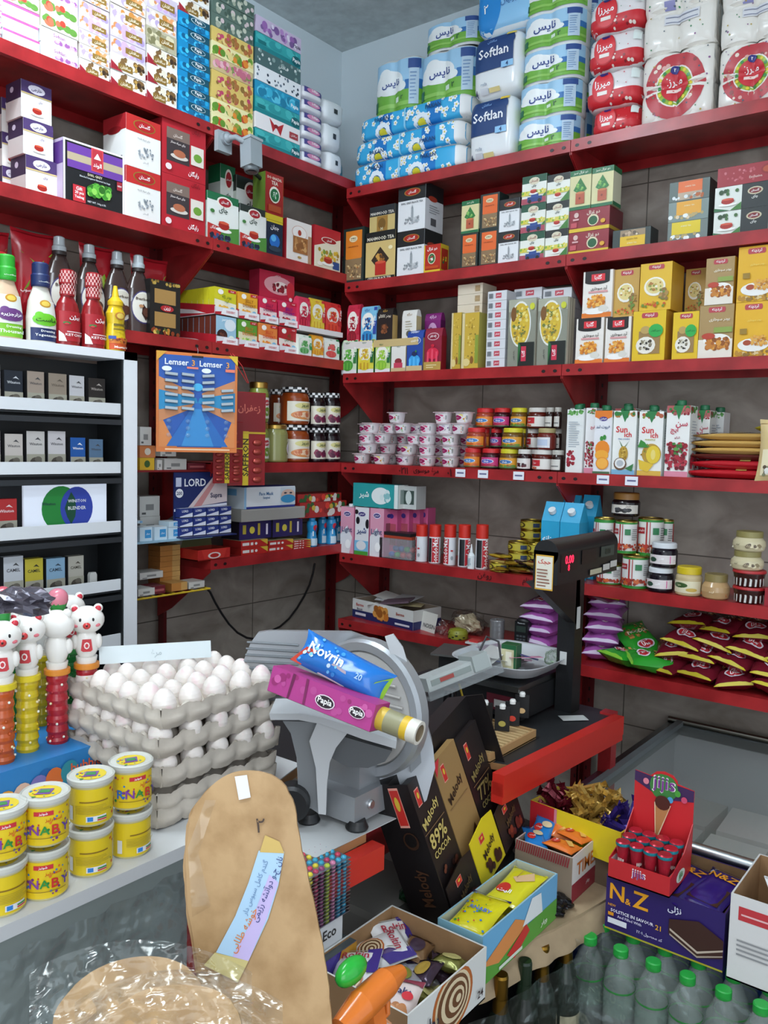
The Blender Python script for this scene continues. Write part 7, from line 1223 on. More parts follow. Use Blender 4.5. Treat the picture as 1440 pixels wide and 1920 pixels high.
reg('egg', eggmat); em = eggmesh(); em.materials[0] = MATS['egg']
R = random.Random(4); levels = [(.606, 0), (.632, 0), (.680, 1), (.731, 1), (.782, 2)]; on_ = ['', 'first', 'second', 'third', 'fourth', 'fifth', 'sixth']
for li, (tz, eg) in enumerate(levels):
 dx, dy = R.uniform(-.004, .004), R.uniform(-.004, .004)
 inst(tm, 'egg_tray', (EX+dx, EY+dy, tz), R.uniform(-.012, .012), 'grey cardboard egg tray, %s in the stack of five' % ['bottom', 'second', 'third', 'fourth', 'topmost'][li], 'egg tray', 'stacked egg trays')
 for i in range(6):
  for j in range(5):
   if not eg or (eg == 1 and i > 0 and j > 0): continue
   x, y = EX-TW*(i+.5)/6, EY+TL*(j+.5)/5; k = 1+.05*R.uniform(-1, 1)
   if eg == 1: x += .004*(i == 0); y -= .004*(j == 0)
   o = inst(em, 'egg', (x+dx, y+dy, tz+.006), R.uniform(0, 6), 'egg in the %s tray, row %d from the right edge, place %d from the front' % (['', '', 'third', 'fourth', 'topmost'][li], i+1, j+1), 'egg', 'eggs in the cardboard trays', rot=(R.uniform(-.16, .16), R.uniform(-.16, .16), R.uniform(0, 6))); o.scale = (k,)*3
a_, c_ = pl(186, 1242, .845), pl(396, 1226, .848); d_ = c_-a_; b = MB(); b.box(0, -.001, 0, d_.length, .001, .034, 'cdd6d8'); b.art([('t', 'مرغ', .5, .4, .2, 'a8b4b8', .5)], lambda a, c, l: (a*d_.length, -.001-l, c*.034), d_.length, .034)
o = b.obj('paper_strip', None, a_+Vector((0, 0, -.004))); o.rotation_euler = (-.3, -math.asin(0), math.atan2(d_.y, d_.x)); tag(o, 'long pale paper strip leaning across the back eggs', 'paper strip')
# yellow sweets buckets
H = .079; rb = .0325
dots = [('s', 34, 0, .05, 1, .95, .022, ['c8302a', '2a8a3a', '2a7ac8', 'e0782a', '7a3a8a'], 3)]
front_ = [full('e2c31c')]+dots+[('r', .35, .8, .62, .92, 'c8303a'), ('t', 'شونیز', .48, .86, .22, 'ffffff', .08), ('t', 'اسمارتیز', .62, .68, .3, 'c8301c', .12)]+[('t', ch, .22+.14*i, .42, .13, c, .26) for i, (ch, c) in enumerate(zip('RNABY', ['2a6ac8', '7a3a9a', '2a8a3a', 'c8302a', '5a3a9a']))]+[('r', .2, .2, .8, .22, '8a6a1a')]
back_ = [full('dcc01c'), ('s', 9, .75, .05, 1, .95, .022, ['c8302a', '2a8a3a', '7a3a8a'], 5), ('r', .3, .62, .74, .66, '8a6a1a'), ('r', .1, .1, .18, .5, 'd8d8d8'), ('r', .4, .08, .7, .24, 'e0e0e0'), ('r', .42, .1, .5, .22, '2a7ac8'), ('r', .56, .1, .7, .14, 'c8302a'), ('r', .56, .16, .7, .2, '2a8a3a')]+lines(.25, .8, .3, .58, 6, 'b09a2a')
bks = []
for ops in (front_, back_):
 b = MB(); b.lathe([(rb*.9, 0), (rb*.93, .002), (rb, H*.84), (rb, H*.86)], 'd8cf9a:g', 28); b.art(ops, cmap(rb*.985, H*.06, H*.76, 178, yaw=0), rb*3, H*.7, 22, .0009, .0003)
 bks.append(b.mesh('bucket_body'))
b = MB(); b.lathe([(rb*1.08, -.004), (rb*1.11, 0), (rb*1.11, .005), (rb*1.04, .007), (rb*1.0, .0045), (.002, .0045)], 'c8c8c0:g', 28); b.art([('e', .5, .5, .36, .36, 'dcc22a'), ('s', 16, .15, .15, .85, .85, .03, ['c8302a', '2a8a3a', '2a7ac8', 'e0782a'], 4), ('p', [(.3, .35), (.6, .3), (.7, .6), (.4, .66)], '7a4a9a'), ('p', [(.35, .42), (.6, .38), (.62, .55), (.42, .6)], '3a8a4a')], lambda a, c, l: ((a-.5)*rb*2, (c-.5)*rb*2, .0046+l), rb*2, rb*2)
lidm = b.mesh('lid'); yawc = math.atan2(CAM.x-.98, -(CAM.y+1.75))
for i, (u, v, kinds, yw, nm) in enumerate([(4, 1722, (0, 1), .5, 'leftmost stack'), (85, 1690, (0, 0), 0, 'second stack'), (170, 1646, (1, 1), .1, 'third stack'), (244, 1611, (0, 1), .55, 'right stack')]):
 p = pl(u, v, TZ); p = away(p, .031)
 for lv in range(2):
  o = empty('sweets_bucket', (p.x+.002*lv, p.y, TZ+lv*(H+.003)), yawc+yw*(.6 if lv else 1), 'small yellow sweets bucket with clear lid, %s of the %s' % (['lower', 'upper'][lv], nm), 'sweets bucket', 'yellow sweets buckets')
  inst(bks[kinds[1-lv]], 'bucket_body', (0, 0, 0), parent=o); inst(lidm, 'lid', (0, 0, H*.86), parent=o)
inst_extra = pl(70, 1660, TZ)
# blue box with toy tubes
BZ = .705; c1 = pl(209, 1387, BZ); bw, bd = .40, .17
bx = empty('blue_box', (c1.x-bd/2, c1.y-bw/2, TZ), PI/2, 'blue cardboard box holding upright toy bubble tubes', 'cardboard box')
b = MB(); b.box(-bw/2, -bd/2, 0, bw/2, bd/2, BZ-TZ, '2a7cbc'); b.art([('s', 12, 0, 0, 1, 1, .05, ['3a8ccc', '1c64a8'], 3)]+[('e', .40+.075*i, .42+.05*i, .045, .2, c) for i, c in enumerate(['7ac0e0', 'e09a3a', 'e0b8a0', '7a70b0', 'd86a2a', '2a8a9a'])]+[('t', 'bubble', .86, .72, .16, 'e0603a', .3), ('t', 'ستاره', .82, .5, .2, 'e0a83a', .2)], m_front(bw, BZ-TZ, bd), bw, BZ-TZ); b.obj('box_body', bx)
def bear(col, ring, back=False):
 b = MB(); r = .0155; h = .108
 b.lathe([(r, 0)]+[(r+.0012*math.sin(i*1.9), h*i/22) for i in range(1, 22)]+[(r, h)], col+':g', 20); R = random.Random(col)
 for i in range(26): a = R.uniform(0, 6.28); z0 = R.uniform(.005, h-.01); b.ball((r*1.02*math.cos(a), r*1.02*math.sin(a), z0), .0022, ['e8d8a8', 'f0f0e0', col][i % 3]+':g', 6)
 c = MB(); c.lathe([(.019, h), (.0195, h+.001), (.0195, h+.008), (.018, h+.009)], ring, 20); t_ = b; b = MB()
 W = 'e8e4de:g'; z = h+.009
 b.lathe([(.015, 0), (.016, .006), (.0165, .01)], W, 18, (0, 0, z)); b.ball((0, 0, z+.03), (.0185, .015, .026), W, 18)
 b.ball((0, 0, z+.068), (.0275, .021, .0225), W, 20)
 for s in (-1, 1):
  b.ball((s*.0175, 0, z+.086), (.0075, .005, .0075), W, 12); b.ball((s*.0175, -.0035, z+.086), (.005, .003, .005), 'c83040:g', 10); b.ball((s*.018, -.004, z+.034), (.006, .007, .012), W, 10)
  if not back:
   b.ball((s*.009, -.018, z+.071), (.0028, .002, .0034), '1a1a1a:g', 10); b.ball((s*.0155, -.0145, z+.062), (.005, .003, .0032), 'd8707a', 10)
 if not back:
  b.ball((0, -.02, z+.062), (.006, .005, .0055), 'c83a3a:g', 12); b.ball((0, -.025, z+.063), (.0018, .001, .0018), '3a1414', 8)
  b.art([('p', [(.1, .1), (.25, 0), (.75, 0), (.9, .1), (.8, .9), (.2, .9)], 'c23038'), ('e', .5, .45, .2, .26, 'f0e0dc'), ('e', .5, .45, .12, .16, 'c23038')], lambda a, c, l: ((a-.5)*.022, -.0155*math.sqrt(max(0, 1-((a-.5)*.022/.0185)**2))-l, z+.02+c*.022), .022, .022, 10, .0012)
 return t_.mesh('liquid_tube'), c.mesh('ring'), b.mesh('bear_figure')
TB = {'red': bear('a82430', 'd8862a'), 'yellow': bear('c8b01e', 'd8c01e'), 'orange': bear('b8501e', 'd8c01e'), 'redb': bear('a82430', 'd8862a', True), 'green': bear('1f7a34', '2a8a3a')}
for k, u, v, yw, lab in [('red', 163, 1381, 0, 'bear topped tube with red liquid, rightmost in front'), ('redb', 108, 1396, 2.6, 'bear topped tube with red liquid turned backwards'), ('yellow', 52, 1412, -.15, 'bear topped tube with yellow liquid'), ('orange', 6, 1434, .1, 'bear topped tube with orange liquid at the photo edge'), ('green', 130, 1345, .3, 'green toy tube behind the two red ones'), ('green', 20, 1375, 2, 'green toy tube in the back row'), ('yellow', 78, 1362, 2.9, 'yellow toy tube in the back row'), ('redb', -40, 1400, 1, 'red toy tube outside the photo edge')]:
 p = pl(u, v, BZ); p = away(p, .018); o = empty('bubble_tube', (p.x, p.y, BZ), yawc+yw, lab, 'toy bubble tube', 'toy bubble tubes in the blue box'); o.scale = (1.22,)*3; q = inst(TB[k][0], 'liquid_tube', (0, 0, 0), parent=o); inst(TB[k][1], 'ring', (0, 0, 0), parent=q); inst(TB[k][2], 'bear_figure', (0, 0, 0), parent=o)
hd = pl(40, 1360, BZ); 
for k, (u, v, key, lab) in enumerate([(108, 1122, 'd07a8a:g', 'pink ball top of a toy tube behind the bears'), (4, 1120, 'c85a68:g', 'red pink toy top behind the bears at photo edge')]):
 b = MB(); b.ball((0, 0, .02), (.02, .02, .02), key, 16); b.lathe([(.014, -.12), (.014, 0), (.018, .012)], '2a8a3a:g', 14); p = at(u, v, 1.62 if k == 0 else 1.5); o = b.obj('toy_tube', None, (p.x, p.y, p.z-.02)); tag(o, lab, 'toy bubble tube')
bg = crumple(.035, '5a5660:f', 6, (1.3, 1.0, .5), .5); p = at(40, 1122, 1.14); tag(bg.obj('sweets_bag', None, (p.x, p.y, p.z-.018)), 'dark silvery snack bag lying on the toy bears', 'snack bag')
# ------------------------------------------------------------------ slicer table
TS = .57; TE = -.25
st = empty('slicer_table', (.9, -.85, FLOOR), 0, 'red steel framed table carrying the meat slicer and the scale', 'table'); siv = Matrix.Translation(-Vector((.9, -.85, FLOOR)))
A, B_ = Vector((1.165, -1.40)), Vector((1.236, -.295)); dA = (B_-A).normalized()
Q = [(1.165, -1.40), (1.17, -1.27), (1.13, -1.25), (1.13, -.82), (1.205, -.80), (1.236, -.27), (.60, -.24), (.58, -1.14), (.90, -1.14), (.99, -1.40)]
b = MB(); b.prism(Q, TS-.016, TS, '26282a', side='9a7048'); part(b, 'tabletop', st, siv)
b = MB(); b.prism([(1.163, -1.399), (1.183, -1.05), (.95, -1.05), (.992, -1.399)], TS, TS+.0015, 'c2c4c4'); part(b, 'white_sheet', st, siv)
b = MB(); M = Matrix.Translation((A.x, A.y, 0)) @ Matrix.Rotation(math.atan2(dA.y, dA.x), 4, 'Z'); L_ = (B_-A).length; b.box(0, -.0, TS-.062, L_*.13, -.03, TS-.016, 'c0281e', M); part(b, 'front_rail', st, siv); b = MB(); b.box(L_*.48, -.0, TS-.062, L_, -.03, TS-.016, 'c0281e', M); b.box(L_*.48, -.002, TS-.045, L_, -.032, TS+.004, 'c0281e', M); part(b, 'side_rail', st, siv)
for x, y in ((1.222, -.29), (1.0, -1.37), (.62, -.27), (.62, -1.1)):
 b = MB(); b.box(x-.018, y-.018, FLOOR, x+.018, y+.018, TS-.016 if x < 1.2 else TS+.006, 'red'); part(b, 'leg', st, siv)
b = MB(); b.box(.60, -.275, TS-.05, 1.2, -.255, TS-.016, 'red'); b.box(.60, -1.14, .12, 1.17, -.28, .135, 'red'); b.box(1.02, -1.52, .12, 1.17, -1.14, .135, 'red'); part(b, 'lower_frame', st, siv)
# boxes under the table
D('eco', 'c6cacb', [('r', .05, .1, .2, .2, '5a5a5c')], r=[full('cfd2d4'), ('e', .2, .5, .12, .22, 'c8403a'), ('t', 'Eco', .6, .6, .4, '2a2a2a', .4)], t=[full('b8bcbc'), ('e', .6, .5, .12, .2, 'b8403a'), ('r', .2, .2, .4, .7, '6a6e70')])
D('blon', '8a8e90', [('t', 'BLONCENT', .5, .6, .7, 'c8ccd0', .3), ('r', 0, 0, .4, .5, '9a4a2a')], r=[full('3a2a8a'), ('p', [(0, .4), (0, 1), (.5, 1), (.2, .6)], '4a3a9a'), ('p', [(.2, .0), (.6, 0), (1, .8), (1, 1), (.6, 1)], 'b8862a'), ('p', [(0, 0), (.3, 0), (.7, .6), (.4, .7)], 'c8302a'), ('p', [(.7, 0), (1, 0), (1, .7)], '3a8a3a'), ('t', 'Bloncent', .5, .5, .8, 'e8e8f0', .3)], t=[full('4a5254')])
b_z = .135
def sbox(dn, x1, y0, w_, d, h, z0, lab, rz=0, name='carton', g=None): return inst(carton(dn, w_, h, d, name), name, (x1-w_/2, y0+d/2, z0), rz, lab, 'box', g)
pb_ = pl(592, 1552, .625); XB_, YB_ = pb_.x+.055, pb_.y-.05
sbox('maroon', XB_, YB_, .2, .1, .13, b_z, 'dark red carton at the bottom of the box pile beside the bread'); sbox('blon', XB_+.01, YB_, .2, .1, .065, b_z+.13, 'lower grey box with rainbow end in the pile'); sbox('blon', XB_, YB_, .2, .1, .09, b_z+.197, 'grey hair dye box with rainbow end'); sbox('eco', XB_-.02, YB_-.0, .13, .085, .045, b_z+.288, 'pale grey box with red circle under the sweets blisters')
sbox('greyb', 1.1, -1.12, .3, .2, .18, b_z, 'large grey carton in the shade under the table'); sbox('wh', 1.14, -.86, .3, .25, .10, b_z, 'pale carton under the table near the red post')
for i, (y, c) in enumerate([(-.95, '2a5a34'), (-1.02, '1c4a2a'), (-.5, '4a7a3a'), (-.44, '8a3a6a'), (-.56, '2a6a9a')]):
 b = crumple(.04, c+':f', i+3, (1, 1, .8)); tag(b.obj('snack_bag', None, (1.12, y, b_z+.10 if y > -.9 else b_z+.18)), ['dark green bag on the grey carton under the table', 'bottle green bag beside it under the table', 'light green bag near the red post', 'magenta bag nearest the red post', 'blue bag near the red post'][i], 'snack bag')
R = random.Random(9)
for i in range(7):
 b = MB(); b.box(-.07, -.05, 0, .07, .05, .0006, ['b0b2b0', '9a9c9a', 'b8b4a8', 'c2c2be', '8a8c8c', 'a8aaa8', 'b2aea2'][i]); o = b.obj('paper_sheet', None, (1.15+.0*i, -.88+.055*i, .255+.008*i)); o.rotation_euler = (R.uniform(-.25, .25), R.uniform(-.2, .25), R.uniform(-1, 1)); tag(o, 'grey loose paper sheet under the red rail, number %d from the front' % (i+1), 'paper', 'loose papers under the red rail')
# blister stack of coloured sweets
SW = ['b03a5a', 'c8405a', 'a8b83a', '3a9ab8', 'c87a9a', '8a3a6a', 'd8c83a']
def blister():
 b = MB(); W_, L2 = .075, .10; b.box(-W_/2, -L2/2, 0, W_/2, L2/2, .0012, 'b8bcc8:m'); R = random.Random(8)
 for i in range(5):
  for j in range(7): b.ball((-W_/2+.009+i*.0143, -L2/2+.009+j*.0137, .0015), (.0055, .0055, .0042), R.choice(SW)+':g', 8)
 return b.mesh('blister_card')
bm_ = blister(); zt = b_z+.288+.046+.0064*15+.001
for i in range(16): inst(bm_, 'sweets_blister', (pb_.x, pb_.y, zt-.0064*i), -.06+R.uniform(-.03, .03), 'blister card of coloured sweets, number %d from the top of its stack' % (i+1), 'sweets blister', 'stacked blister cards of sweets')
# ------------------------------------------------------------------ meat slicer
SO = pl(650, 1556, TS); RH = Vector((RR.x, RR.y, 0)).normalized(); FH = Vector((-RH.y, RH.x, 0)); SM = Matrix(((RH.x, FH.x, 0, SO.x), (RH.y, FH.y, 0, SO.y), (0, 0, 1, TS), (0, 0, 0, 1)))
SI = SM.inverted()
sl = empty('meat_slicer', (0, 0, 0), 0, 'silver grey meat slicer with round blade on the table', 'meat slicer'); sl.matrix_world = SM
def sp_(u, v, dy): return SI @ pln(u, v, SO+FH*dy, FH)
def slab(pts, dy, th, key, b=None, side=None, bev=None):
 b = b or MB(); q = [sp_(u, v, dy) for u, v in pts]; n = len(q); vs = q+[p+Vector((0, th, 0)) for p in q]
 b.add(vs, [tuple(range(n)), tuple(reversed(range(n, 2*n)))], key); b.add(vs, [(i, n+i, n+(i+1) % n, (i+1) % n) for i in range(n)], side or key); return b
def metal(nt, b_): b_.inputs['Base Color'].default_value = lin('a9acb0'); b_.inputs['Metallic'].default_value = .55; b_.inputs['Roughness'].default_value = .38
reg('alu', metal)
AL = 'alu'
b = slab([(450, 1295), (452, 1250), (470, 1205), (484, 1186), (505, 1183), (658, 1185), (700, 1200), (700, 1330), (560, 1340), (505, 1320)], .16, .012, AL)
for i in range(9):
 v = 1204+i*12; b.tube([sp_(463-i*1.5, v, .158), sp_(560, v+6, .158)], .0022, '6f7478', 6)
b.obj('gauge_plate', sl)
# blade assembly: disc facing the camera's left side
cc = sp_(692, 1325, .10); dr = .135
DM = Matrix.Translation(cc) @ Matrix.Rotation(math.radians(-38), 4, 'Z') @ Matrix.Rotation(math.radians(90), 4, 'X')
b = MB(); b.lathe([(dr*1.0, -.01), (dr, .012), (dr*.96, .02), (dr*.84, .018), (dr*.82, .012)], AL, 48, M=DM); b.obj('blade_guard', sl)
b = MB(); b.lathe([(dr*.83, .008), (dr*.81, .016), (.002, .017)], 'b4b2ae', 48, M=DM, caps=False)
for i in range(9):
 yy = -dr*.55+i*dr*.14; xx = math.sqrt(max(0, (dr*.72)**2-yy*yy)); b.tube([DM @ Vector((-xx, yy, .0185)), DM @ Vector((xx, yy, .0185))], .003, 'a9a5a0', 6)
b.obj('blade_cover', sl)
b = slab([(722, 1195), (738, 1190), (756, 1215), (768, 1255), (774, 1300), (770, 1345), (752, 1370), (735, 1350), (742, 1300), (738, 1245)], .05, .01, 'c2c4c6'); b.obj('guard_plate', sl)
b = slab([(735, 1330), (772, 1300), (796, 1345), (812, 1400), (816, 1440), (800, 1500), (764, 1535), (715, 1540), (700, 1500), (715, 1420)], .075, .05, 'b6bac0'); b.obj('housing', sl)
b = slab([(766, 1388), (786, 1380), (790, 1430), (770, 1450)], .068, .006, '8a8e92'); b.add([sp_(768, 1398, .06), sp_(786, 1392, .06), sp_(784, 1410, .06), sp_(770, 1416, .06)], [(0, 1, 2, 3)], 'd02a20:g'); b.obj('switch', sl)
b = MB(); x0, z0 = sp_(613, 1545, 0).x, 0.012
def wbox(b, u, v, zb_, zt_, lx, ly_, key):  # world-aligned box whose near corner stands at pixel (u, v) on the table
 p = pl(u, v, TS); M = SI; vs = [M @ Vector((x, y, q)) for q in (zb_, zt_) for x, y in ((p.x, p.y), (p.x, p.y+ly_), (p.x-lx, p.y+ly_), (p.x-lx, p.y))]
 return b.add(vs, [(3, 2, 1, 0), (4, 5, 6, 7), (0, 1, 5, 4), (1, 2, 6, 5), (2, 3, 7, 6), (3, 0, 4, 7)], key)
wbox(b, 664, 1562, TS+.014, TS+.066, .115, .10, AL); wbox(b, 672, 1545, TS+.06, TS+.11, .10, .12, AL); b.obj('base', sl)
p = pl(664, 1562, TS); b = MB(); b.lathe([(.009, 0), (.009, .004), (.007, .006)], 'd8dadc:m', 20, M=SI @ Matrix.Translation((p.x, p.y+.045, TS+.04)) @ Matrix.Rotation(PI/2, 4, 'Y')); b.obj('chrome_screw', sl)
for du, dv in ((-4, 6), (-95, -8), (55, -28)):
 p = pl(660+du, 1556+dv, TS); q = SI @ Vector((p.x, p.y+.02, TS+.0015)); b = MB(); b.lathe([(.02, 0), (.022, .004), (.018, .012), (.016, .018)], '1c1d1f', 18, (q.x, q.y, q.z)); b.obj('foot', sl)
b = slab([(596, 1352), (652, 1374), (630, 1402), (618, 1430), (613, 1470), (611, 1528), (597, 1526), (592, 1440), (580, 1390)], -.02, .012, 'b8babc'); slab([(530, 1352), (596, 1354), (586, 1400), (598, 1470), (598, 1526), (560, 1500), (556, 1420), (545, 1375)], .0, .03, '7c7f82', b); b.obj('carriage_arm', sl)
b = slab([(505, 1338), (560, 1338), (606, 1346), (690, 1372), (744, 1390), (742, 1404), (680, 1386), (604, 1358), (560, 1350), (507, 1350)], -.035, .09, 'b2b4b6'); b.obj('carriage_tray', sl)
b = slab([(612, 1372), (735, 1408), (722, 1428), (690, 1440), (650, 1438), (620, 1420)], .0, .05, '55585b'); b.obj('motor_cover', sl)
b = MB(); q = sp_(548, 1502, .0); b.lathe([(.03, -.02), (.034, -.015), (.034, .015), (.028, .02)], '161719', 22, M=Matrix.Translation(q) @ Matrix.Rotation(PI/2, 4, 'X')); b.obj('knob', sl)
# box of foil, its roll and the blue napkin bag lying on the carriage
def obox(u0, v0, t0, u1, v1, t1):
 a, c = at(u0, v0, t0), at(u1, v1, t1); X = (c-a).normalized(); Y = (RF-X*RF.dot(X)).normalized(); Z = X.cross(Y); L = (c-a).length
 return Matrix(((X.x, Y.x, Z.x, (a.x+c.x)/2), (X.y, Y.y, Z.y, (a.y+c.y)/2), (X.z, Y.z, Z.z, (a.z+c.z)/2), (0, 0, 0, 1))), L
M, L = obox(507, 1271, 1.46, 699, 1347, 1.36); h = .044
b = MB(); b.box(-L/2, 0, -h/2, L/2, .05, h/2, 'a8347c'); b.art([full('b03a86'), ('s', 22, 0, 0, 1, 1, .03, ['c85a9e', '96286a', 'b84a90'], 3), ('p', [(.2, 0), (.22, 0), (.24, 1), (.21, 1)], '6a1c4a'), ('p', [(.36, 0), (.38, 0), (.37, 1), (.345, 1)], '7a2456'), ('e', .56, .42, .095, .26, 'e8d8e0'), ('e', .56, .42, .085, .22, '2a1c26'), ('t', 'Papia', .56, .42, .15, 'ffffff', .3), ('e', .86, .5, .075, .22, 'e8d8e0'), ('e', .86, .5, .068, .19, '2a1c26'), ('t', 'Papia', .86, .5, .12, 'ffffff', .28)], lambda a, c, l: (-L/2+a*L, -l, -h/2+c*h), L, h)
b.box(-L/2, 0.001, -h/2-.001, L/2, .05, -h/2, '6a5a34'); o = b.obj('tissue_box'); o.matrix_world = M; tag(o, 'long pink tissue box lying tilted on the slicer tray', 'tissue box')
M, L = obox(690, 1344, 1.37, 776, 1378, 1.33); b = MB(); RX = M @ Matrix.Translation((0, .022, 0)) @ Matrix.Rotation(PI/2, 4, 'Y')
b.lathe([(.0195, -L/2), (.0195, -L/2+.012), (.0195, -L*.2, 'c8a83a'), (.0192, L*.12, '8e8a6a'), (.0195, L*.16, '8e8a6a'), (.0195, L*.3, 'd2ac2a'), (.0195, L/2, 'd8d4c8'), (.014, L/2, 'd8d4c8'), (.013, L/2-.03, '8a7a62'), (.001, L/2-.031, '5a4a3a')], '8e8a6a', 24); o = b.obj('film_roll'); o.matrix_world = RX; tag(o, 'roll of cling film with white core sticking out', 'film roll')
M, L = obox(548, 1212, 1.42, 712, 1300, 1.38)
b = bag(L*1.06, .062, .052, '1f6fc0:g', [('s', 26, .05, .05, .5, .95, .02, ['6ab8e8', '3a90d8', 'c8e0f4'], 4), ('t', 'Novrin', .3, .55, .42, 'e8f2fa', .5), ('p', [(0, .0), (.12, 0), (.2, .5), (.06, .5)], 'c8402a'), ('p', [(.78, 0), (1, .1), (1, .9), (.9, .5)], '8ab82a'), ('p', [(.3, .0), (.42, .4), (.58, .36), (.6, .0)], 'cfc8cc'), ('t', '20', .72, .4, .08, 'a8c8e8', .3)], seed=3, nx=20, ny=12, crimp=0, wr=.1)
o = b.obj('napkin_bag'); o.matrix_world = M @ Matrix.Translation((0, .05, .0)) @ Matrix.Rotation(math.radians(70), 4, 'X') @ Matrix.Translation((0, 0, -.03)); tag(o, 'blue plastic bag of napkins lying on the pink tissue box', 'napkin bag')
# ------------------------------------------------------------------ scale, card terminal, slatted tray on the table
sc = empty('shop_scale', (1.1, -.35, TS), 0, 'black shop scale with tall column and red digit display', 'scale'); sv = Matrix.Translation(-Vector((1.1, -.35, TS)))
K = '17181a'
b = MB(); b.box(1.095, -.36, TS, 1.145, -.31, 1.0, K); b.box(1.1455, -.352, .80, 1.146, -.33, .86, 'c8cac8'); b.box(1.105, -.3606, .70, 1.125, -.36, .735, 'c8cac8'); part(b, 'column', sc, sv)
b = MB(); b.box(1.14, -.60, .955, 1.205, -.24, 1.035, K); b.tube([(1.1725, -.60, 1.03), (1.1725, -.24, 1.03)], .033, K, 16); b.add([(1.12, -.60, .955), (1.145, -.60, .955), (1.145, -.33, .80), (1.12, -.33, .80), (1.12, -.34, .955), (1.145, -.34, .955)], [(0, 1, 2, 3), (0, 3, 4), (1, 5, 2), (0, 4, 5, 1), (3, 2, 5, 4)], K)
b.art([('r', .04, .34, .30, .92, '1c0a10'), ('t', '0.00', .17, .70, .13, 'ff2040:e3', .3), ('t', '8', .16, .45, .03, 'e02040:e2', .2), ('r', .36, .45, .6, .9, '1a0c10'), ('r', .68, .55, .92, .9, '3c4640'), ('t', '0.00', .8, .72, .14, '1a201c', .2), ('r', .5, .05, .7, .22, 'b8b49a'), ('r', .72, .1, .84, .3, 'c8c8c4'), ('r', .85, .15, .97, .36, 'c8c8c4')], lambda a, c, l: (1.2055+l, -.60+a*.36, .957+c*.08), .36, .08)
b.art([('r', .1, .0, .9, .95, 'd0a03a'), ('r', .14, .04, .86, .91, 'e0dccc'), ('t', 'حجک', .5, .76, .6, 'c83a2a', .16)]+lines(.2, .8, .08, .6, 6, '8a5a4a'), lambda a, c, l: (1.14+a*.06, -.6005-l, .94+c*.09), .06, .09); part(b, 'display_head', sc, sv)
b = MB(); b.box(.86, -.54, TS+.012, 1.09, -.27, TS+.085, K); b.box(.87, -.55, TS+.085, 1.085, -.28, TS+.10, '8a8c8c:m'); b.art([('r', .55, .2, .9, .8, '5a1c28'), ('r', .65, .3, .85, .6, 'b8b8b4')], lambda a, c, l: (.86+a*.23, -.5405-l, TS+.012+c*.07), .23, .07); part(b, 'scale_base', sc, sv)
b = MB(); N_ = 32; rings = []
for s_, z0 in ((.72, .0), (.80, .002), (.96, .03), (1.0, .035), (1.0, .033), (.94, .028), (.78, .004), (.7, .003)):
 rings.append([(.985+.135*s_*math.copysign(abs(math.cos(2*PI*i/N_))**.5, math.cos(2*PI*i/N_)), -.41+.15*s_*math.copysign(abs(math.sin(2*PI*i/N_))**.5, math.sin(2*PI*i/N_)), TS+.112+z0) for i in range(N_)])
vs = sum(rings, []); b.add(vs, [(j*N_+i, j*N_+(i+1) % N_, (j+1)*N_+(i+1) % N_, (j+1)*N_+i) for j in range(7) for i in range(N_)], 'c2c5c8:g', True); b.add(rings[-1], [tuple(range(N_))], 'aaadb0:g'); part(b, 'weighing_pan', sc, sv)
R = random.Random(14); PZ = TS+.118
D('pantea', 'c8c29a', [('r', 0, .8, 1, 1, '1c5a34'), ('r', .3, .1, .7, .7, 'e0dcc8'), ('r', .85, 0, 1, 1, '1c5a34')], r=[full('1c5a34')], t=[full('1c5a34')])
inst(carton('pantea', .045, .065, .035, 'tea_box'), 'tea_box', (1.0, -.44, PZ), .1, 'small cream and green tea box standing in the scale pan', 'tea box')
for i in range(12):
 b = MB(); k = ['d8d8d6', '8a5a7a', 'c8c4c8', '2a3a8a', 'a8708a', 'dcdcd8', '6a4a5a', 'b8b4b0', 'c87a9a', '3a3a6a', 'd0d0cc', '9a8a9a'][i]; b.box(-.045, -.028 if i % 3 else -.01, 0, .045, .028 if i % 3 else .01, .0008 if i % 3 else .004, k)
 o = b.obj('paper_sheet' if i % 3 else 'packet', None, (.985+R.uniform(-.06, .06), -.41+R.uniform(-.07, .05), PZ+.004+.003*i)); o.rotation_euler = (R.uniform(-.3, .3), R.uniform(-.3, .3), R.uniform(0, 3)); tag(o, '%s %s in the scale pan clutter' % (['white', 'plum', 'pale', 'navy', 'mauve', 'bright white', 'dark plum', 'light grey', 'pink', 'indigo', 'off-white', 'dusty lilac'][i], 'paper slip' if i % 3 else 'narrow packet'), 'paper' if i % 3 else 'packet')
b = crumple(.022, '7ab85a:w', 4); tag(b.obj('plastic_bag', None, (1.08, -.35, PZ+.004)), 'clear bag with green print at the back of the scale pan', 'plastic bag')
tr_ = MB(); tr_.box(-.1, -.07, 0, .1, .07, .006, '5a5856:g'); tag(tr_.obj('dark_tray', None, (.80, -.33, TS+.1), .3), 'dark flat tray left behind the scale pan', 'tray'); tr_ = MB(); tr_.box(-.08, -.05, 0, .08, .05, .1, '1d1e20'); tag(tr_.obj('carton', None, (.80, -.33, TS), .3), 'black box under the dark flat tray', 'box')
ps = pl(842, 1365, TS); cr = empty('card_terminal', (ps.x, ps.y, TS), 0, 'grey card terminal in a clear holder on a black stand', 'card terminal'); pv = Matrix.Translation(-Vector((ps.x, ps.y, TS)))
b = MB(); b.lathe([(.052, 0), (.05, .006), (.03, .025), (.018, .05), (.016, .1)], '15171a:g', 26, (ps.x, ps.y, TS)); part(b, 'stand', cr, pv)
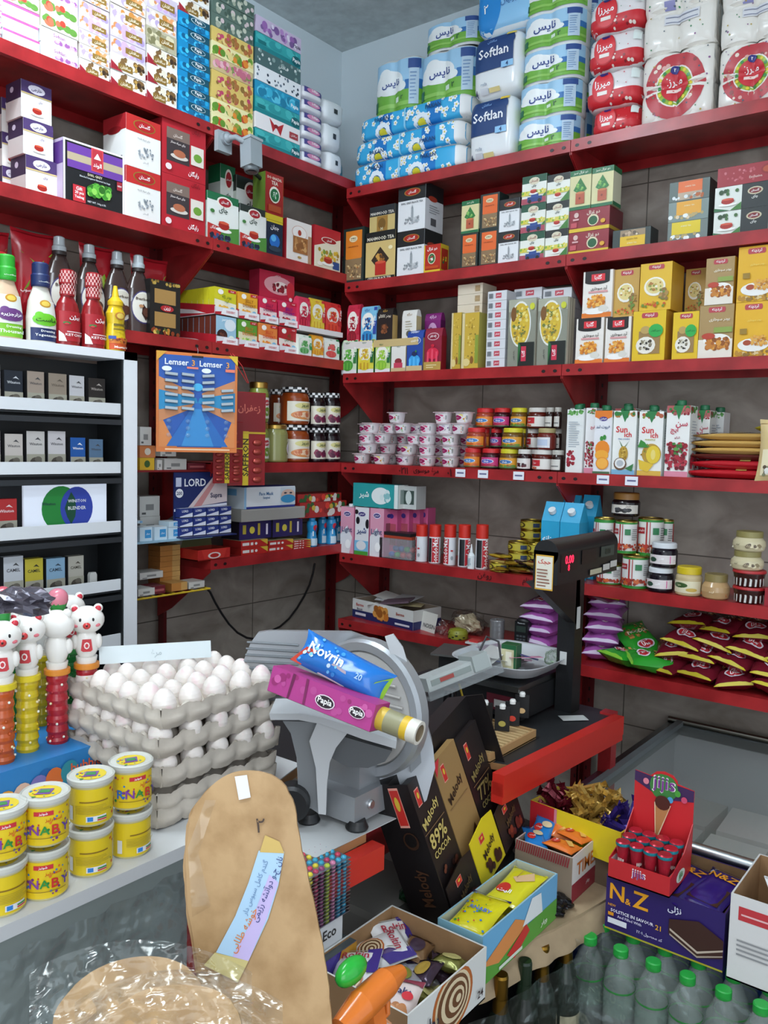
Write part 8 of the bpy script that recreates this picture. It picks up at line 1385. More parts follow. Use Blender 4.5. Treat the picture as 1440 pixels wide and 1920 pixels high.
M, L = obox(795, 1284, 2.06, 912, 1238, 2.14); b = MB(); b.box(-L/2, -.02, -.018, L/2, .045, .016, 'b4bab8', M); b.box(-L/2+.01, -.0215, -.006, L/2-.06, -.02, .008, '8a938f', M); b.box(L/2-.055, -.03, -.012, L/2-.01, .04, .028, 'a2aaa8', M); b.box(-L/2+.035, -.022, -.004, -L/2+.075, -.021, .006, 'a04038', M); part(b, 'terminal_body', cr, pv)
b = MB(); b.box(-L/2-.012, -.035, -.035, L/2+.02, .055, -.031, 'aab0b2:t', M); b.box(-L/2-.012, -.037, -.035, L/2+.02, -.035, -.012, 'aab0b2:t', M); b.box(L/2+.017, -.035, -.035, L/2+.02, .055, .035, 'aab0b2:t', M); part(b, 'holder', cr, pv)
b = MB(); q = M @ Vector((L/2-.01, 0, .03)); b.tube([q, q+Vector((.0, .03, .03)), q+Vector((.03, .04, .02)), q+Vector((.05, .02, -.02))], .003, '2a2a2c'); part(b, 'cable', cr, pv); b = MB(); b.tube([M @ Vector((0, 0, -.03)), Vector((ps.x+.04, ps.y+.01, TS+.06)), Vector((ps.x+.06, ps.y+.03, TS+.01))], .003, 'a8902a'); part(b, 'yellow_cable', cr, pv)
og = empty('slatted_tray', (1.09, -.71, TS), 0, 'flat wooden slatted tray on the table edge', 'tray'); ov = Matrix.Translation(-Vector((1.09, -.71, TS)))
b = MB(); b.box(1.01, -.82, TS+.001, 1.165, -.60, TS+.004, '2a2420'); 
for x0, y0, x1, y1 in ((1.01, -.82, 1.165, -.812), (1.01, -.608, 1.165, -.60), (1.01, -.812, 1.016, -.608), (1.159, -.812, 1.165, -.608)): b.box(x0, y0, TS, x1, y1, TS+.022, 'b08a5c')
part(b, 'frame', og, ov); b = MB()
for i in range(11): b.box(1.016, -.805+.018*i, TS+.016, 1.159, -.797+.018*i, TS+.021, 'c8a878')
part(b, 'slats', og, ov)
for i, (u, v) in enumerate([(909, 1362), (941, 1370), (960, 1360), (978, 1345)]):
 p = pl(u, v, TS+.022); b = MB(); b.box(-.018, -.004, 0, .018, .004, .06, '141416'); b.lathe([(.008, .055), (.008, .062), (.006, .066)], 'e0e0dc', 12); b.art([('e', .5, .3, .25, .12, ['8a3040', 'a89a4a', 'c83a2a', 'd8b07a'][i])], lambda a, c, l: (-.018+a*.036, -.004-l, c*.06), .036, .06); tag(b.obj('charm_card', None, (p.x, p.y, TS+.0225), .45), 'small black hook card with %s picture standing on the slatted tray' % ['dark red', 'olive', 'red', 'tan'][i], 'hook card', 'black hook cards on the slatted tray')
b = MB(); b.box(-.035, -.02, 0, .035, .02, .0008, 'c2c4c2'); tag(b.obj('paper_sheet', None, (1.17, -.40, TS+.003), .8), 'white note lying by the foot of the scale column', 'paper')
# ------------------------------------------------------------------ cardboard ledge in front
LZ = .33; E_ = [pl(u, v, LZ) for u, v in ((640, 1945), (720, 1905), (800, 1866), (860, 1838), (930, 1800), (985, 1765), (1040, 1740), (1095, 1708), (1140, 1686))]
b = MB(); R = random.Random(1); q = [(p.x+R.uniform(-.004, .004), p.y) for p in E_]; b.prism([(1.185, q[0][1])]+q+[(q[-1][0]-.02, -.62), (1.245, -.62)], LZ-.012, LZ, 'a58f70:c'); tag(b.obj('cardboard_ledge'), 'torn brown cardboard covering the low ledge in front of the table', 'cardboard')
b = MB(); b.box(1.19, -1.6, FLOOR, 1.27, -.64, LZ-.0125, '2a2422'); tag(b.obj('low_stand'), 'dark low stand under the torn cardboard', 'stand')
fp = gathered(lambda a, c: (lambda p, q_, t: (p.x+(q_.x-p.x)*t+.022*math.sin(c*1.5)+.004*noise.noise(Vector((a*20, c*2, 1))), p.y+(q_.y-p.y)*t-.004*c, LZ-.004-c*(.045+.006*noise.noise(Vector((a*14, 0, 5))))))(E_[min(7, int(a*8))], E_[min(7, int(a*8))+1], a*8-min(7, int(a*8))), 64, 5, 'a58f70:c'); tag(fp.obj('cardboard_flap'), 'ragged cardboard strip folded down over the ledge edge', 'cardboard')
# chocolate display
Bl, Br, Tl = pl(832, 1748, LZ+.016), pl(958, 1596, LZ+.016), pl(757, 1513, .635); X = (Br-Bl).normalized(); Z = (Tl-Bl); H = Z.length; Z.normalize(); Y = Z.cross(X).normalized(); Wd = (Br-Bl).length
CMX = Matrix(((X.x, Y.x, Z.x, Bl.x), (X.y, Y.y, Z.y, Bl.y), (X.z, Y.z, Z.z, Bl.z), (0, 0, 0, 1)))
cdp = empty('chocolate_display', (0, 0, 0), 0, 'tall black cardboard display holding three large chocolate bars', 'display box'); cdp.matrix_world = CMX
dp = .05; BK = '171314'
logo2 = lambda x, y, s=1: [('r', x-.075*s, y-.06*s, x+.075*s, y+.06*s, 'e8a090'), ('r', x-.066*s, y-.053*s, x+.066*s, y+.053*s, 'c8302a'), ('e', x, y+.012*s, .035*s, .022*s, 'd8b83a')]
b = MB(); b.box(0, .012, 0, Wd, .012+dp, H, BK); b.box(0, -.03, 0, .003, .012, H*.99, BK); b.box(Wd-.003, -.03, 0, Wd, .012, H, BK)
b.art(logo2(.45, .84, 2.2)+[('t', 'Melody', .45, .3, 1.6, '4a3020', .3, 90), ('e', .5, .62, .26, .06, '3a2418'), ('e', .5, .625, .2, .045, '120e0e')], lambda a, c, l: (-l, -.03+dp*1.3*(1-a), c*H), dp, H); b.obj('box_body', cdp)
cw = Wd/3
for i, (c1, txt, tc, x0) in enumerate([('1f1818', '89%', 'c8b46a', .004), ('9a7a4c', '', '2a1c14', cw+.002), ('1f1818', '77%', '8a7a4a', 2*cw+.002)]):
 w_ = cw*.86; h_ = H*[.95, .97, .99][i]; o = empty('chocolate_bar', (0, 0, 0), 0, ['dark bar marked 89% in the black display', 'gold brown bar in the middle of the black display', 'dark bar marked 77% in the black display'][i], 'chocolate bar', 'large chocolate bars'); o.matrix_world = CMX @ Matrix.Translation((x0, -.018, .006))
 b = MB(); b.box(0, 0, 0, w_, .016, h_, c1)
 b.art(logo2(.3, .88)+[('t', 'Melody', .5, .72, .7, tc if i != 1 else '2a1c14', .09, 18), ('r', .1, .64, .9, .645, '8a6a4a')]+([('t', txt, .5, .57, .62, tc, .12), ('t', 'COCOA', .5, .48, .62, tc, .07), ('s', 8, .2, .1, .9, .38, .1, ['4a2418', '6a3a28', '2a1410'], 3)] if txt else [('p', [(.35, .3), (.75, .42), (.85, .3), (.45, .18)], '3a1c14'), ('s', 4, .3, .12, .8, .4, .08, ['2c1410', '4a2418'], 4), ('p', [(0, 1), (.25, 1), (0, .9)], 'c8303a')]), lambda a, c, l: (a*w_, -l, c*h_), w_, h_); b.obj('wrapper', o).matrix_parent_inverse = Matrix()
 b = MB(); k2 = ['1d1414', 'd8c41e', '1d1414'][i]; hp_ = H*[.3, .34, .3][i]; b.prism([(x0-.002, 0), (x0+cw-.006, 0), (x0+cw-.006, hp_), (x0+cw*.6, hp_+.008), (x0, hp_-.004)], -.001, .001, k2, Matrix.Translation((0, -.034, 0)) @ Matrix.Rotation(PI/2, 4, 'X') @ Matrix.Rotation(0, 4, 'Z'))
 b.art(logo2(.4, .8, 1.3)+[('t', 'Melody', .55, .52, .7, ['5a4628', '2a1c14', '5a4628'][i], .2, 15), ('s', 5, .25, .05, .9, .4, .12, [['6a2414', '8a3418', '3a1410'], ['3a1c14', '4a2418'], ['6a2414', '8a3418']][i], 5)], lambda a, c, l, x0=x0, hp_=hp_: (x0+a*cw*.95, -.0355-l, c*hp_), cw, hp_); b.obj('pocket', cdp)
# open boxes of sweets: helper places an axis-aligned box from its corners
def obx(name, x0, y0, x1, y1, z0, z1, outer, inner, f, r, lab, rz=0):
 w_, d, h = x1-x0, y1-y0, z1-z0; b = openbox(w_, d, h, outer, inner)
 if f: b.art(f, m_front(w_, h, d), w_, h)
 if r: b.art(r, m_right(w_, h, d), d, h)
 return tag(b.obj(name, None, ((x0+x1)/2, (y0+y1)/2, z0), rz), lab, 'cardboard box')
swirl = lambda cx, cy, s, q=1: [('e', cx, cy, s, s*q, 'b0602a'), ('e', cx, cy, s*.88, s*.88*q, 'd8c4a0')]+[('e', cx+s*.04*k, cy, s*(.78-.13*k), s*(.78-.13*k)*q, ['6a4428', 'd8c4a0'][k % 2]) for k in range(6)]
obx('sweets_carton', 1.20, -1.455, 1.405, -1.225, LZ+.001, LZ+.095, 'd2d2ce', '9a7650:c', [full('8a6a4a')], swirl(.55, .55, .26, 2.2)+[('t', 'رولتین', .2, .5, .3, '2a2a3a', .4), ('t', '24', .9, .25, .08, '3a2a2a', .25)], 'open carton of wrapped sweets with spiral cake picture')
obx('wafer_carton', 1.29, -1.205, 1.385, -.915, LZ+.001, LZ+.095, '8fb8c8', 'b8bca8', [full('7aa8b8'), ('r', 0, 0, 1, .4, 'c87a3a')], [full('6aa8d0'), ('r', 0, 0, 1, .45, '5a9a3a'), ('p', [(0, .4), (.4, .8), (.6, .5), (.2, .2)], 'd88a4a'), ('p', [(.5, .5), (.62, .95), (.75, .9), (.78, .45)], 'e0e4e4'), ('p', [(.3, .2), (.55, .5), (.6, .3), (.4, .0)], 'c8302a'), ('r', .2, .05, .5, .12, 'd8e0d0'), ('t', 'ویفر', .8, .2, .2, 'e8f0d8', .15)], 'blue and green printed carton holding yellow wafers')
def flat(w_, l, t, key, ops, seed): return bag(w_, l, t, key, ops, seed=seed, crimp=.04, wr=.06).mesh('wafer_pack')
def lay(me, name, x, y, z_, rot, lab, cat, g=None): return inst(me, name, (x, y, z_), 0, lab, cat, g, rot=rot)
yel = flat(.075, .14, .02, 'd8d02a:g', [('e', .3, .3, .2, .12, 'c8302a'), ('t', 'الیت', .4, .22, .4, 'ffffff', .12), ('p', [(.3, .6), (.7, .9), (.9, .7), (.5, .5)], 'd8b488'), ('r', .4, .62, .42, .85, 'a87a4a')], 2)
lay(yel, 'wafer_pack', 1.338, -1.0, LZ+.074, (.05, 0, .05), 'yellow wafer pack with wafer picture in the blue carton', 'wafer pack'); lay(yel, 'wafer_pack', 1.335, -.99, LZ+.05, (.05, 0, .0), 'yellow wafer pack beneath the top one in the blue carton', 'wafer pack')
ban = flat(.08, .12, .02, 'd2c81e:g', [('s', 26, .03, .05, .97, .95, .03, ['c8302a', '2a8a3a', '2a7ac8', 'e0782a'], 4), ('t', 'RNABY', .55, .5, .6, '3a6ac8', .3), ('r', 0, .94, 1, 1, '1c2460')], 5)
lay(ban, 'wafer_pack', 1.335, -1.135, LZ+.078, (.1, 0, .1), 'yellow dotted sweets pack in the blue carton', 'sweets pack'); lay(ban, 'wafer_pack', 1.335, -1.13, LZ+.052, (.1, 0, 0), 'yellow dotted sweets pack beneath the top one', 'sweets pack')
SZ = LZ+.03
rol = flat(.085, .10, .026, 'dcdcdc:g', swirl(.45, .32, .3, .85)+[('t', 'Roltin', .5, .78, .6, 'a02a3a', .2), ('p', [(.8, .4), (1, .5), (1, 1), (.7, 1)], '3a2a7a')], 6); fun = flat(.085, .10, .024, 'd8c8c4:g', [('t', 'FunCake', .5, .7, .75, '2a2a5a', .14), ('s', 7, .1, .08, .9, .5, .16, ['b87a4a', 'c88a5a', 'a86a3a'], 3), ('r', 0, .88, 1, 1, '8a3a4a'), ('e', .8, .62, .12, .08, 'c8303a')], 7)
sw = [bag(.05, .06, .024, k, [('e', .5, .5, .3, .3, k2)], seed=i).mesh('wrapped_sweet') for i, (k, k2) in enumerate([('6a5a8a:f', '8a8a3a'), ('8a6a4a:f', '3a2a3a'), ('a8a8b0:f', '7a7a2a'), ('4a3a4a:f', 'a88a3a'), ('8a8a4a:f', 'b8b070')])]
for me, x, y, z_, rot, nm, lab, cat in [(rol, 1.255, -1.395, .055, (.25, -.15, .5), 'cake_pack', 'white cake pack with spiral picture, front left of the carton', 'cake pack'), (rol, 1.245, -1.31, .05, (.2, .1, -.5), 'cake_pack', 'white cake pack with spiral, behind the front one', 'cake pack'), (rol, 1.235, -1.265, .04, (.6, .1, 1.2), 'cake_pack', 'cake pack standing at the back left of the carton', 'cake pack'), (fun, 1.35, -1.42, .06, (.3, .0, .35), 'cake_pack', 'pink and white round cakes pack beside the toy gun', 'cake pack'), (fun, 1.31, -1.385, .03, (.1, .0, -.35), 'cake_pack', 'pink striped cake pack under the toy gun', 'cake pack')]: lay(me, nm, x, y, LZ+z_, rot, lab, cat)
R = random.Random(31)
for i in range(16): lay(sw[i % 5], 'wrapped_sweet', 1.29+.022*(i % 5)+R.uniform(-.01, .01)-.02, -1.37+.035*(i//5)+R.uniform(-.01, .01)+.03, LZ+.014+.018*(i % 3), (R.uniform(-.5, .5), R.uniform(-.5, .5), R.uniform(0, 3)), ['violet', 'brown', 'silver', 'dark', 'olive'][i % 5]+' wrapped sweet in the spiral cake carton, place %d' % (i//5+1), 'wrapped sweet', 'wrapped sweets in the carton')
gn = empty('toy_gun', (0, 0, 0), 0, 'orange and green plastic toy gun on the cake packs', 'toy gun'); M, L = obox(684, 1912, 1.10, 760, 1846, 1.17); gn.matrix_world = M @ Matrix.Scale(1.25, 4)
b = MB(); b.tube([(-L*.6, .02, -.006), (-L*.2, .02, 0), (L*.3, .02, .002), (L*.62, .02, .0)], [.012, .017, .016, .008], 'd8742a:g', 14); b.box(-L*.1, .012, -.05, L*.12, .028, -.005, 'd8742a:g'); b.tube([(-L*.05, .02, -.01), (L*.05, .02, -.032), (L*.25, .02, -.03), (L*.3, .02, -.005)], .004, 'd8742a:g'); b.obj('body', gn)
b = MB(); b.ball((-L*.12, .035, .03), (.024, .012, .014), '2aa83a:g', 14); b.obj('tank', gn); b = MB(); b.tube([(L*.1, .02, -.014), (L*.12, .02, -.028)], .005, 'b8302a:g'); b.obj('trigger', gn)
# striped open carton with blue and orange wafers, black pouches below
yt = obx('wafer_carton', 1.25, -.845, 1.385, -.69, LZ+.001, LZ+.10, 'ccb8b0', '8a7a68:c', [full('8a7a68')]+[('p', [(.04*k, .78), (.04*k+.02, .78), (.04*k+.05, 1), (.04*k+.03, 1)], '8a2430') for k in range(24)], [full('e0dcd8'), ('r', 0, 0, 1, .4, '8e2434'), ('t', 'TIMER', .5, .66, .72, 'c8702a', .3), ('t', 'ویفر', .5, .2, .5, 'e0d0d0', .1)], 'open striped carton of blue and orange wafers')
bl = flat(.05, .075, .016, '1f78c0:g', [('e', .3, .4, .2, .16, 'c8302a'), ('t', 'الیت', .35, .4, .3, 'ffffff', .12), ('e', .65, .6, .25, .14, 'd8c8a0')], 3); orr = flat(.05, .075, .016, 'd8702a:g', [('e', .4, .7, .22, .14, 'c83a2a'), ('t', 'الیت', .4, .7, .3, 'ffffff', .12), ('p', [(.3, .2), (.7, .5), (.9, .35), (.5, .1)], 'd8a85a')], 4)
for i, (me, x, y, z_, rot, lab) in enumerate([(bl, 1.272, -.80, .085, (.1, .1, .6), 'blue wafer pack at the front left of the striped carton'), (bl, 1.27, -.755, .09, (.3, .1, .2), 'blue wafer pack behind the front blue one'), (bl, 1.272, -.72, .088, (.2, .1, 1.1), 'blue wafer pack at the back of the striped carton'), (orr, 1.34, -.80, .088, (0, .05, 1.45), 'orange wafer pack at the front of the striped carton'), (orr, 1.345, -.745, .092, (0, .05, 1.3), 'orange wafer pack in the middle of the striped carton'), (orr, 1.305, -.72, .095, (.4, .1, .3), 'orange wafer pack at the back left of the striped carton')]): lay(me, 'wafer_pack', x, y, LZ+z_, rot, lab, 'wafer pack', 'blue and orange wafer packs')
for i in range(6):
 b = crumple(.022, '1a1a1c:f', i+4, (1.3, 1, .6)); tag(b.obj('black_pouch', None, (1.31+.03*(i % 3), -.90+.03*(i//3)-.0, LZ+.001)), 'black shiny pouch in front of the striped carton, number %d' % (i+1), 'pouch', 'black pouches')
b = MB(); b.ball((0, 0, 0), (.03, .012, .002), 'e0e0e0', 18); b.art([('t', 'Easykit', .5, .5, .8, '1a1a1c', .8)], lambda a, c, l: (-.03+a*.06, -.01+c*.02, .0022+l), .06, .02); tag(b.obj('sticker', None, (1.30, -.885, LZ+.05), -.1), 'white oval sticker with dark lettering above the black pouches', 'sticker')
# yellow and red open box of twisted sweets
c0, c1 = pl(995, 1500, .47), pl(1165, 1562, .47); dv = c1-c0; L = dv.length; an = math.atan2(dv.y, dv.x)
gb = openbox(L, .13, .075, 'd8b82a', 'b89a4a'); gb.art([('r', 0, 0, .3, 1, 'b8242c'), ('r', .3, 0, 1, 1, 'd8c01e'), ('r', .28, 0, .31, 1, 'c87a8a')], m_front(L, .075, .13), L, .075)
nrm = Vector((-dv.y, dv.x, 0)).normalized(); ctr = (c0+c1)/2+nrm*.065; tag(gb.obj('sweets_carton', None, (ctr.x, ctr.y, .395), an), 'yellow and red open carton of twist wrapped sweets', 'cardboard box')
b = MB(); b.box(-L*.4, -.05, LZ, L*.4, .05, .394, '6a5a48'); tag(b.obj('carton', None, (ctr.x, ctr.y, 0), an), 'plain carton propping up the yellow and red one', 'box')
def twist(key, seed):
 b = MB(); R = random.Random(seed); b.box(-.006, -.005, -.022, .006, .005, .022, key)
 for s in (-1, 1): b.add([(-.006, 0, s*.022), (.006, 0, s*.022), (.013, .003, s*.036), (-.013, -.003, s*.036)], [(0, 1, 2, 3)], key); b.add([(0, -.006, s*.022), (0, .006, s*.022), (.003, .013, s*.034), (-.003, -.013, s*.034)], [(0, 1, 2, 3)], key)
 return b.mesh('twist_sweet')
tws = {'maroon': twist('6a1a28:f', 1), 'gold': twist('b8954a:f', 2), 'indigo': twist('3a2a78:f', 3)}
for k, (nm, a0, a1, n, zz) in enumerate([('maroon', .04, .32, 20, .03), ('gold', .36, .7, 34, .045), ('indigo', .72, .97, 20, .02)]):
 for i in range(n):
  t = R.uniform(a0, a1)-.5; q = ctr+dv*t+nrm*R.uniform(-.04, .05); hh = .425+.012*(i//6)+zz*.3
  inst(tws[nm], 'twist_sweet', (q.x, q.y, hh+R.uniform(0, .012)), 0, nm+' foil twist sweet in the yellow and red carton', 'twist sweet', nm+' foil twist sweets', rot=(R.uniform(-1.4, 1.4), R.uniform(-1.4, 1.4), R.uniform(0, 3)))
# ------------------------------------------------------------------ freezer
FZ = .42; fx0, fx1, fy0, fy1 = 1.205, 2.5, -.60, .26
fr = empty('chest_freezer', (1.8, -.2, FLOOR), 0, 'chest freezer with sliding glass top by the right wall', 'freezer'); fv = Matrix.Translation(-Vector((1.8, -.2, FLOOR)))
def glassm(nt, b_): b_.inputs['Base Color'].default_value = lin('8f948e'); b_.inputs['Roughness'].default_value = .12; b_.inputs['Alpha'].default_value = .25
reg('fglass', glassm)
b = MB(); b.box(fx0, fy0, FLOOR+.05, fx1, fy0+.03, FZ-.04, '1c3f86'); b.box(fx0, fy1-.03, FLOOR+.05, fx1, fy1, FZ-.04, 'c8ccce'); b.box(fx0, fy0+.03, FLOOR+.05, fx0+.03, fy1-.03, FZ-.04, 'c8ccce'); b.box(fx1-.03, fy0+.03, FLOOR+.05, fx1, fy1-.03, FZ-.04, 'c8ccce'); b.box(fx0+.03, fy0+.03, FLOOR+.05, fx1-.03, fy1-.03, FLOOR+.08, '8a8f90'); part(b, 'body', fr, fv)
b = MB()
for x0, y0, x1, y1 in ((fx0, fy0, fx1, fy0+.035), (fx0, fy1-.025, fx1, fy1), (fx0, fy0, fx0+.04, fy1), (fx1-.04, fy0, fx1, fy1)): b.box(x0, y0, FZ-.04, x1, y1, FZ-.008, '9aa0a2:m')
b.tube([(fx0, fy0+.012, FZ-.01), (fx1, fy0+.012, FZ-.01)], .014, 'c2c8ca:m', 12); b.tube([(fx0, fy1-.012, FZ), (fx1, fy1-.012, FZ)], .01, 'a8a69a:m', 10); b.box(fx0+.03, fy0+.02, FZ-.012, fx0+.05, fy1-.02, FZ+.004, '6a7072'); part(b, 'rim', fr, fv)
b = MB(); b.box(fx0+.045, fy0+.03, FZ-.016, 1.88, fy1-.03, FZ-.010, 'fglass'); b.box(1.86, fy0+.03, FZ-.008, fx1-.04, fy1-.03, FZ-.003, 'fglass'); part(b, 'sliding_lid', fr, fv)
R = random.Random(77)
for i in range(16):
 x, y = 1.36+.17*(i % 6), -.42+.22*(i//6); o = inst(carton(['greyb', 'wh'][i % 2], .15, .12, .19, 'frozen_box'), 'frozen_box', (x, y, FZ-.30+.0), R.uniform(-.05, .05), 'grey frozen food carton dim under the freezer glass', 'box', 'frozen cartons under the freezer glass')
 inst(carton('wh', .16, .36-.3+.06, .2, 'frozen_box'), 'frozen_box', (x, y, FLOOR+.081), 0, 'grey frozen food carton dim under the freezer glass', 'box', 'frozen cartons under the freezer glass')
# water bottles with the cake cartons on top
WB = .30
def wbottle():
 b = MB(); H = .205; b.lathe([(.022, 0), (.030, .004), (.031, .02), (.0295, .03), (.031, .045), (.031, H*.62), (.028, H*.74), (.016, H*.88), (.0125, H*.93)], 'c0ccc8:t', 18)
 b.lathe([(.0313, H*.36), (.0315, H*.37), (.0315, H*.56), (.0313, H*.57)], '9fc4b0:t', 18, caps=False); b.lathe([(.0315, H*.60), (.0318, H*.61), (.0315, H*.62)], '2a8a3a', 18, caps=False)
 return b
wm = wbottle().mesh('bottle_body'); b = MB(); b.lathe([(.0145, .188), (.015, .19), (.0148, .203), (.013, .205)], '1f9a3a', 16); wc = b.mesh('cap')
for j in range(3):
 for i in range(9):
  x = 1.44+.066*i; y = -.868+.066*j
  o = empty('water_bottle', (x, y, WB-.21), 0, 'small clear water bottle with green cap, row %d from front, place %d from left' % (j+1, i+1), 'water bottle', 'wrapped water bottles'); inst(wm, 'bottle_body', (0, 0, 0), parent=o); inst(wc, 'cap', (0, 0, 0), parent=o)
b = MB(); b.box(1.405, -.905, FLOOR, 2.01, -.69, WB-.211, '4a4a44'); tag(b.obj('bottle_crate'), 'dark crate beneath the water bottles', 'crate')
fl = gathered(lambda a, c: (1.40+.62*a, -.907+.006*noise.noise(Vector((a*16, c*6, 3))), WB-.2+.2*c), 50, 12, 'c8d0cc:w'); tag(fl.obj('shrink_wrap'), 'clear shrink wrap around the front of the water bottles', 'plastic wrap')
nz = [full('2a1a5c'), ('r', 0, 0, 1, .03, 'a8a02a'), ('t', 'N', .10, .72, .13, 'e09a1e', .42), ('t', '&', .20, .62, .05, 'e09a1e', .2), ('t', 'Z', .31, .72, .14, 'e09a1e', .42), ('t', 'NEW', .06, .47, .07, 'd0901e', .06), ('t', 'SOLSTICE IN SAVOUR', .24, .38, .38, 'e8e4f0', .07), ('t', '21', .47, .36, .05, 'd8a02a', .09), ('t', 'And Filled With', .22, .30, .26, 'c8c0d8', .05), ('r', .03, .28, .08, .34, 'd8901e'), ('r', .03, .14, .2, .24, 'd8d8e0'), ('t', 'کد محصول ۱۰۵۲', .4, .16, .3, 'd0c8e0', .07), ('t', 'نژلی', .6, .78, .16, 'd8d8e8', .14), ('p', [(.56, .6), (.8, .74), (1, .55), (1, .25), (.8, .1), (.56, .35)], '3a201a'), ('p', [(.57, .45), (.8, .22), (1, .4), (1, .37), (.8, .18), (.57, .41)], 'b8a898'), ('p', [(.57, .36), (.8, .14), (1, .3), (1, .28), (.8, .11), (.57, .33)], 'a89888')]
obx('cake_carton', 1.455, -.83, 1.69, -.625, WB, WB+.115, '2a1a5c', '8a6a48:c', nz, [full('241650')], 'purple cake carton with large orange letters')
pc = flat(.09, .15, .025, '2c1a68:g', [('p', [(.1, .1), (.9, .1), (.9, .5), (.1, .5)], '3c221a'), ('t', 'N&Z', .5, .75, .7, 'd8901e', .2)], 5)
for i, (x, y, r) in enumerate([(1.58, -.75, -.3), (1.645, -.74, -.2)]): lay(pc, 'cake_pack', x, y, WB+.095, (.1, 0, r), 'purple chocolate cake pack in the purple carton, %s one' % ['left', 'right'][i], 'cake pack'); lay(pc, 'cake_pack', x-.005, y, WB+.065, (.1, 0, 0), 'lower purple cake pack in the carton, %s one' % ['left', 'right'][i], 'cake pack')
obx('white_carton', 1.70, -.84, 1.95, -.64, WB, WB+.165, 'd0cecc', '9a7650:c', [('r', .06, .72, .35, .88, 'b8343a'), ('r', .08, .78, .33, .8, 'e0b0b0'), ('e', .62, .7, .2, .28, 'c83a3a')]+lines(.06, .4, .3, .52, 4, '8a8a8c'), None, 'white carton with red stamp at the right photo edge')
lay(rol, 'cake_pack', 1.78, -.74, WB+.12, (.5, .2, .6), 'small pale pack inside the white carton', 'cake pack')
# red cone sweets display
JX0, JX1, JY0, JY1, JZ = 1.463, 1.588, -.845, -.72, WB+.1165
jd = empty('cone_display', (0, 0, 0), 0, 'red display box with cone picture, full of small cone sweets', 'display box')
b = openbox(JX1-JX0, JY1-JY0, .04, 'b8242a', 'd8c8c8'); w_, d_ = JX1-JX0, JY1-JY0; b.v = [((x+(JX0+JX1)/2), y+(JY0+JY1)/2, z_+JZ) for x, y, z_ in b.v]
b.art([('t', 'jijis', .5, .58, .42, 'f0e8e8', .5), ('t', 'jijis', .5, .56, .38, '7a3a7a', .44)], lambda a, c, l: (JX0+a*w_, JY0-l, JZ+c*.042), w_, .042); b.art([('e', .5, .5, .2, .3, 'd8e0d0'), ('t', 'jijis', .5, .5, .3, '3a8a3a', .4)], lambda a, c, l: (JX1+l, JY0+a*d_, JZ+c*.042), d_, .042); b.obj('tray', jd)
h = hz(1452, (JX0+JX1)/2, JY1)-JZ; b = MB(); pts = [(0, 0), (w_, 0), (w_, h*.90), (w_*.72, h*.93)]+[(w_*.5+w_*.23*math.cos(a), h*.93+h*.1*math.sin(a)) for a in (.3, .9, 1.57, 2.2, 2.8)]+[(w_*.27, h*.95), (0, h*.97)]
b.prism(pts, -.0012, .0012, 'c2242a', Matrix.Translation((JX0, JY1, JZ)) @ Matrix.Rotation(PI/2, 4, 'X'))
b.art([('p', [(0, .97), (0, .86), (.5, .72), (1, .78), (1, .9), (.5, .93)], '3c2450'), ('e', .5, .86, .24, .15, '3a7a3a'), ('t', 'jijis', .5, .88, .4, 'f0f0e8', .2), ('t', 'jijis', .5, .88, .37, '7a3a8a', .17), ('e', .2, .88, .05, .035, 'd88090'), ('e', .62, .74, .05, .035, '4a9ac8'), ('e', .85, .78, .05, .035, 'c84a6a'), ('e', .74, .83, .05, .035, '4a9a3a'), ('p', [(.36, .68), (.64, .68), (.44, .28), (.4, .28)], 'e0c8a8'), ('p', [(.38, .66), (.62, .66), (.43, .3), (.41, .3)], 'b07a4a'), ('e', .5, .69, .13, .08, '4a2018'), ('e', .24, .2, .12, .06, 'd8dce0'), ('e', .36, .17, .09, .05, 'd8dce0'), ('e', .62, .2, .09, .05, 'd8dce0'), ('r', .7, .16, .9, .18, 'd89090')], lambda a, c, l: (JX0+a*w_, JY1-.0014-l, JZ+c*h), w_, h); b.obj('backboard', jd)
for s in (JX0, JX1): b = MB(); b.prism([(JY0, .04), (JY1, .04), (JY1, h*.55), (JY0+d_*.6, .06)], -.0008, .0008, 'b8242a', Matrix.Translation((s, 0, JZ)) @ Matrix.Rotation(PI/2, 4, 'Z') @ Matrix.Rotation(PI/2, 4, 'X')); b.obj('side_panel', jd)
b = MB(); b.lathe([(.006, 0), (.0135, .062), (.0145, .066), (.0145, .070), (.012, .072)], 'b8283a:f', 16); b.lathe([(.0148, .064), (.015, .067), (.0148, .070)], '2a8a9a:f', 16, caps=False); b.art([('t', 'jijis', .5, .5, .6, 'f0e8e0', .5)], cmap(.0105, .02, .05, 120), .02, .03, 8); cm_ = b.mesh('cone_sweet')
for i in range(12): inst(cm_, 'cone_sweet', (JX0+.02+.0285*(i % 4), JY0+.022+.034*(i//4), JZ+.003), i, 'red foil cone sweet in the display, row %d, place %d from left' % (i//4+1, i % 4+1), 'cone sweet', 'red foil cone sweets')
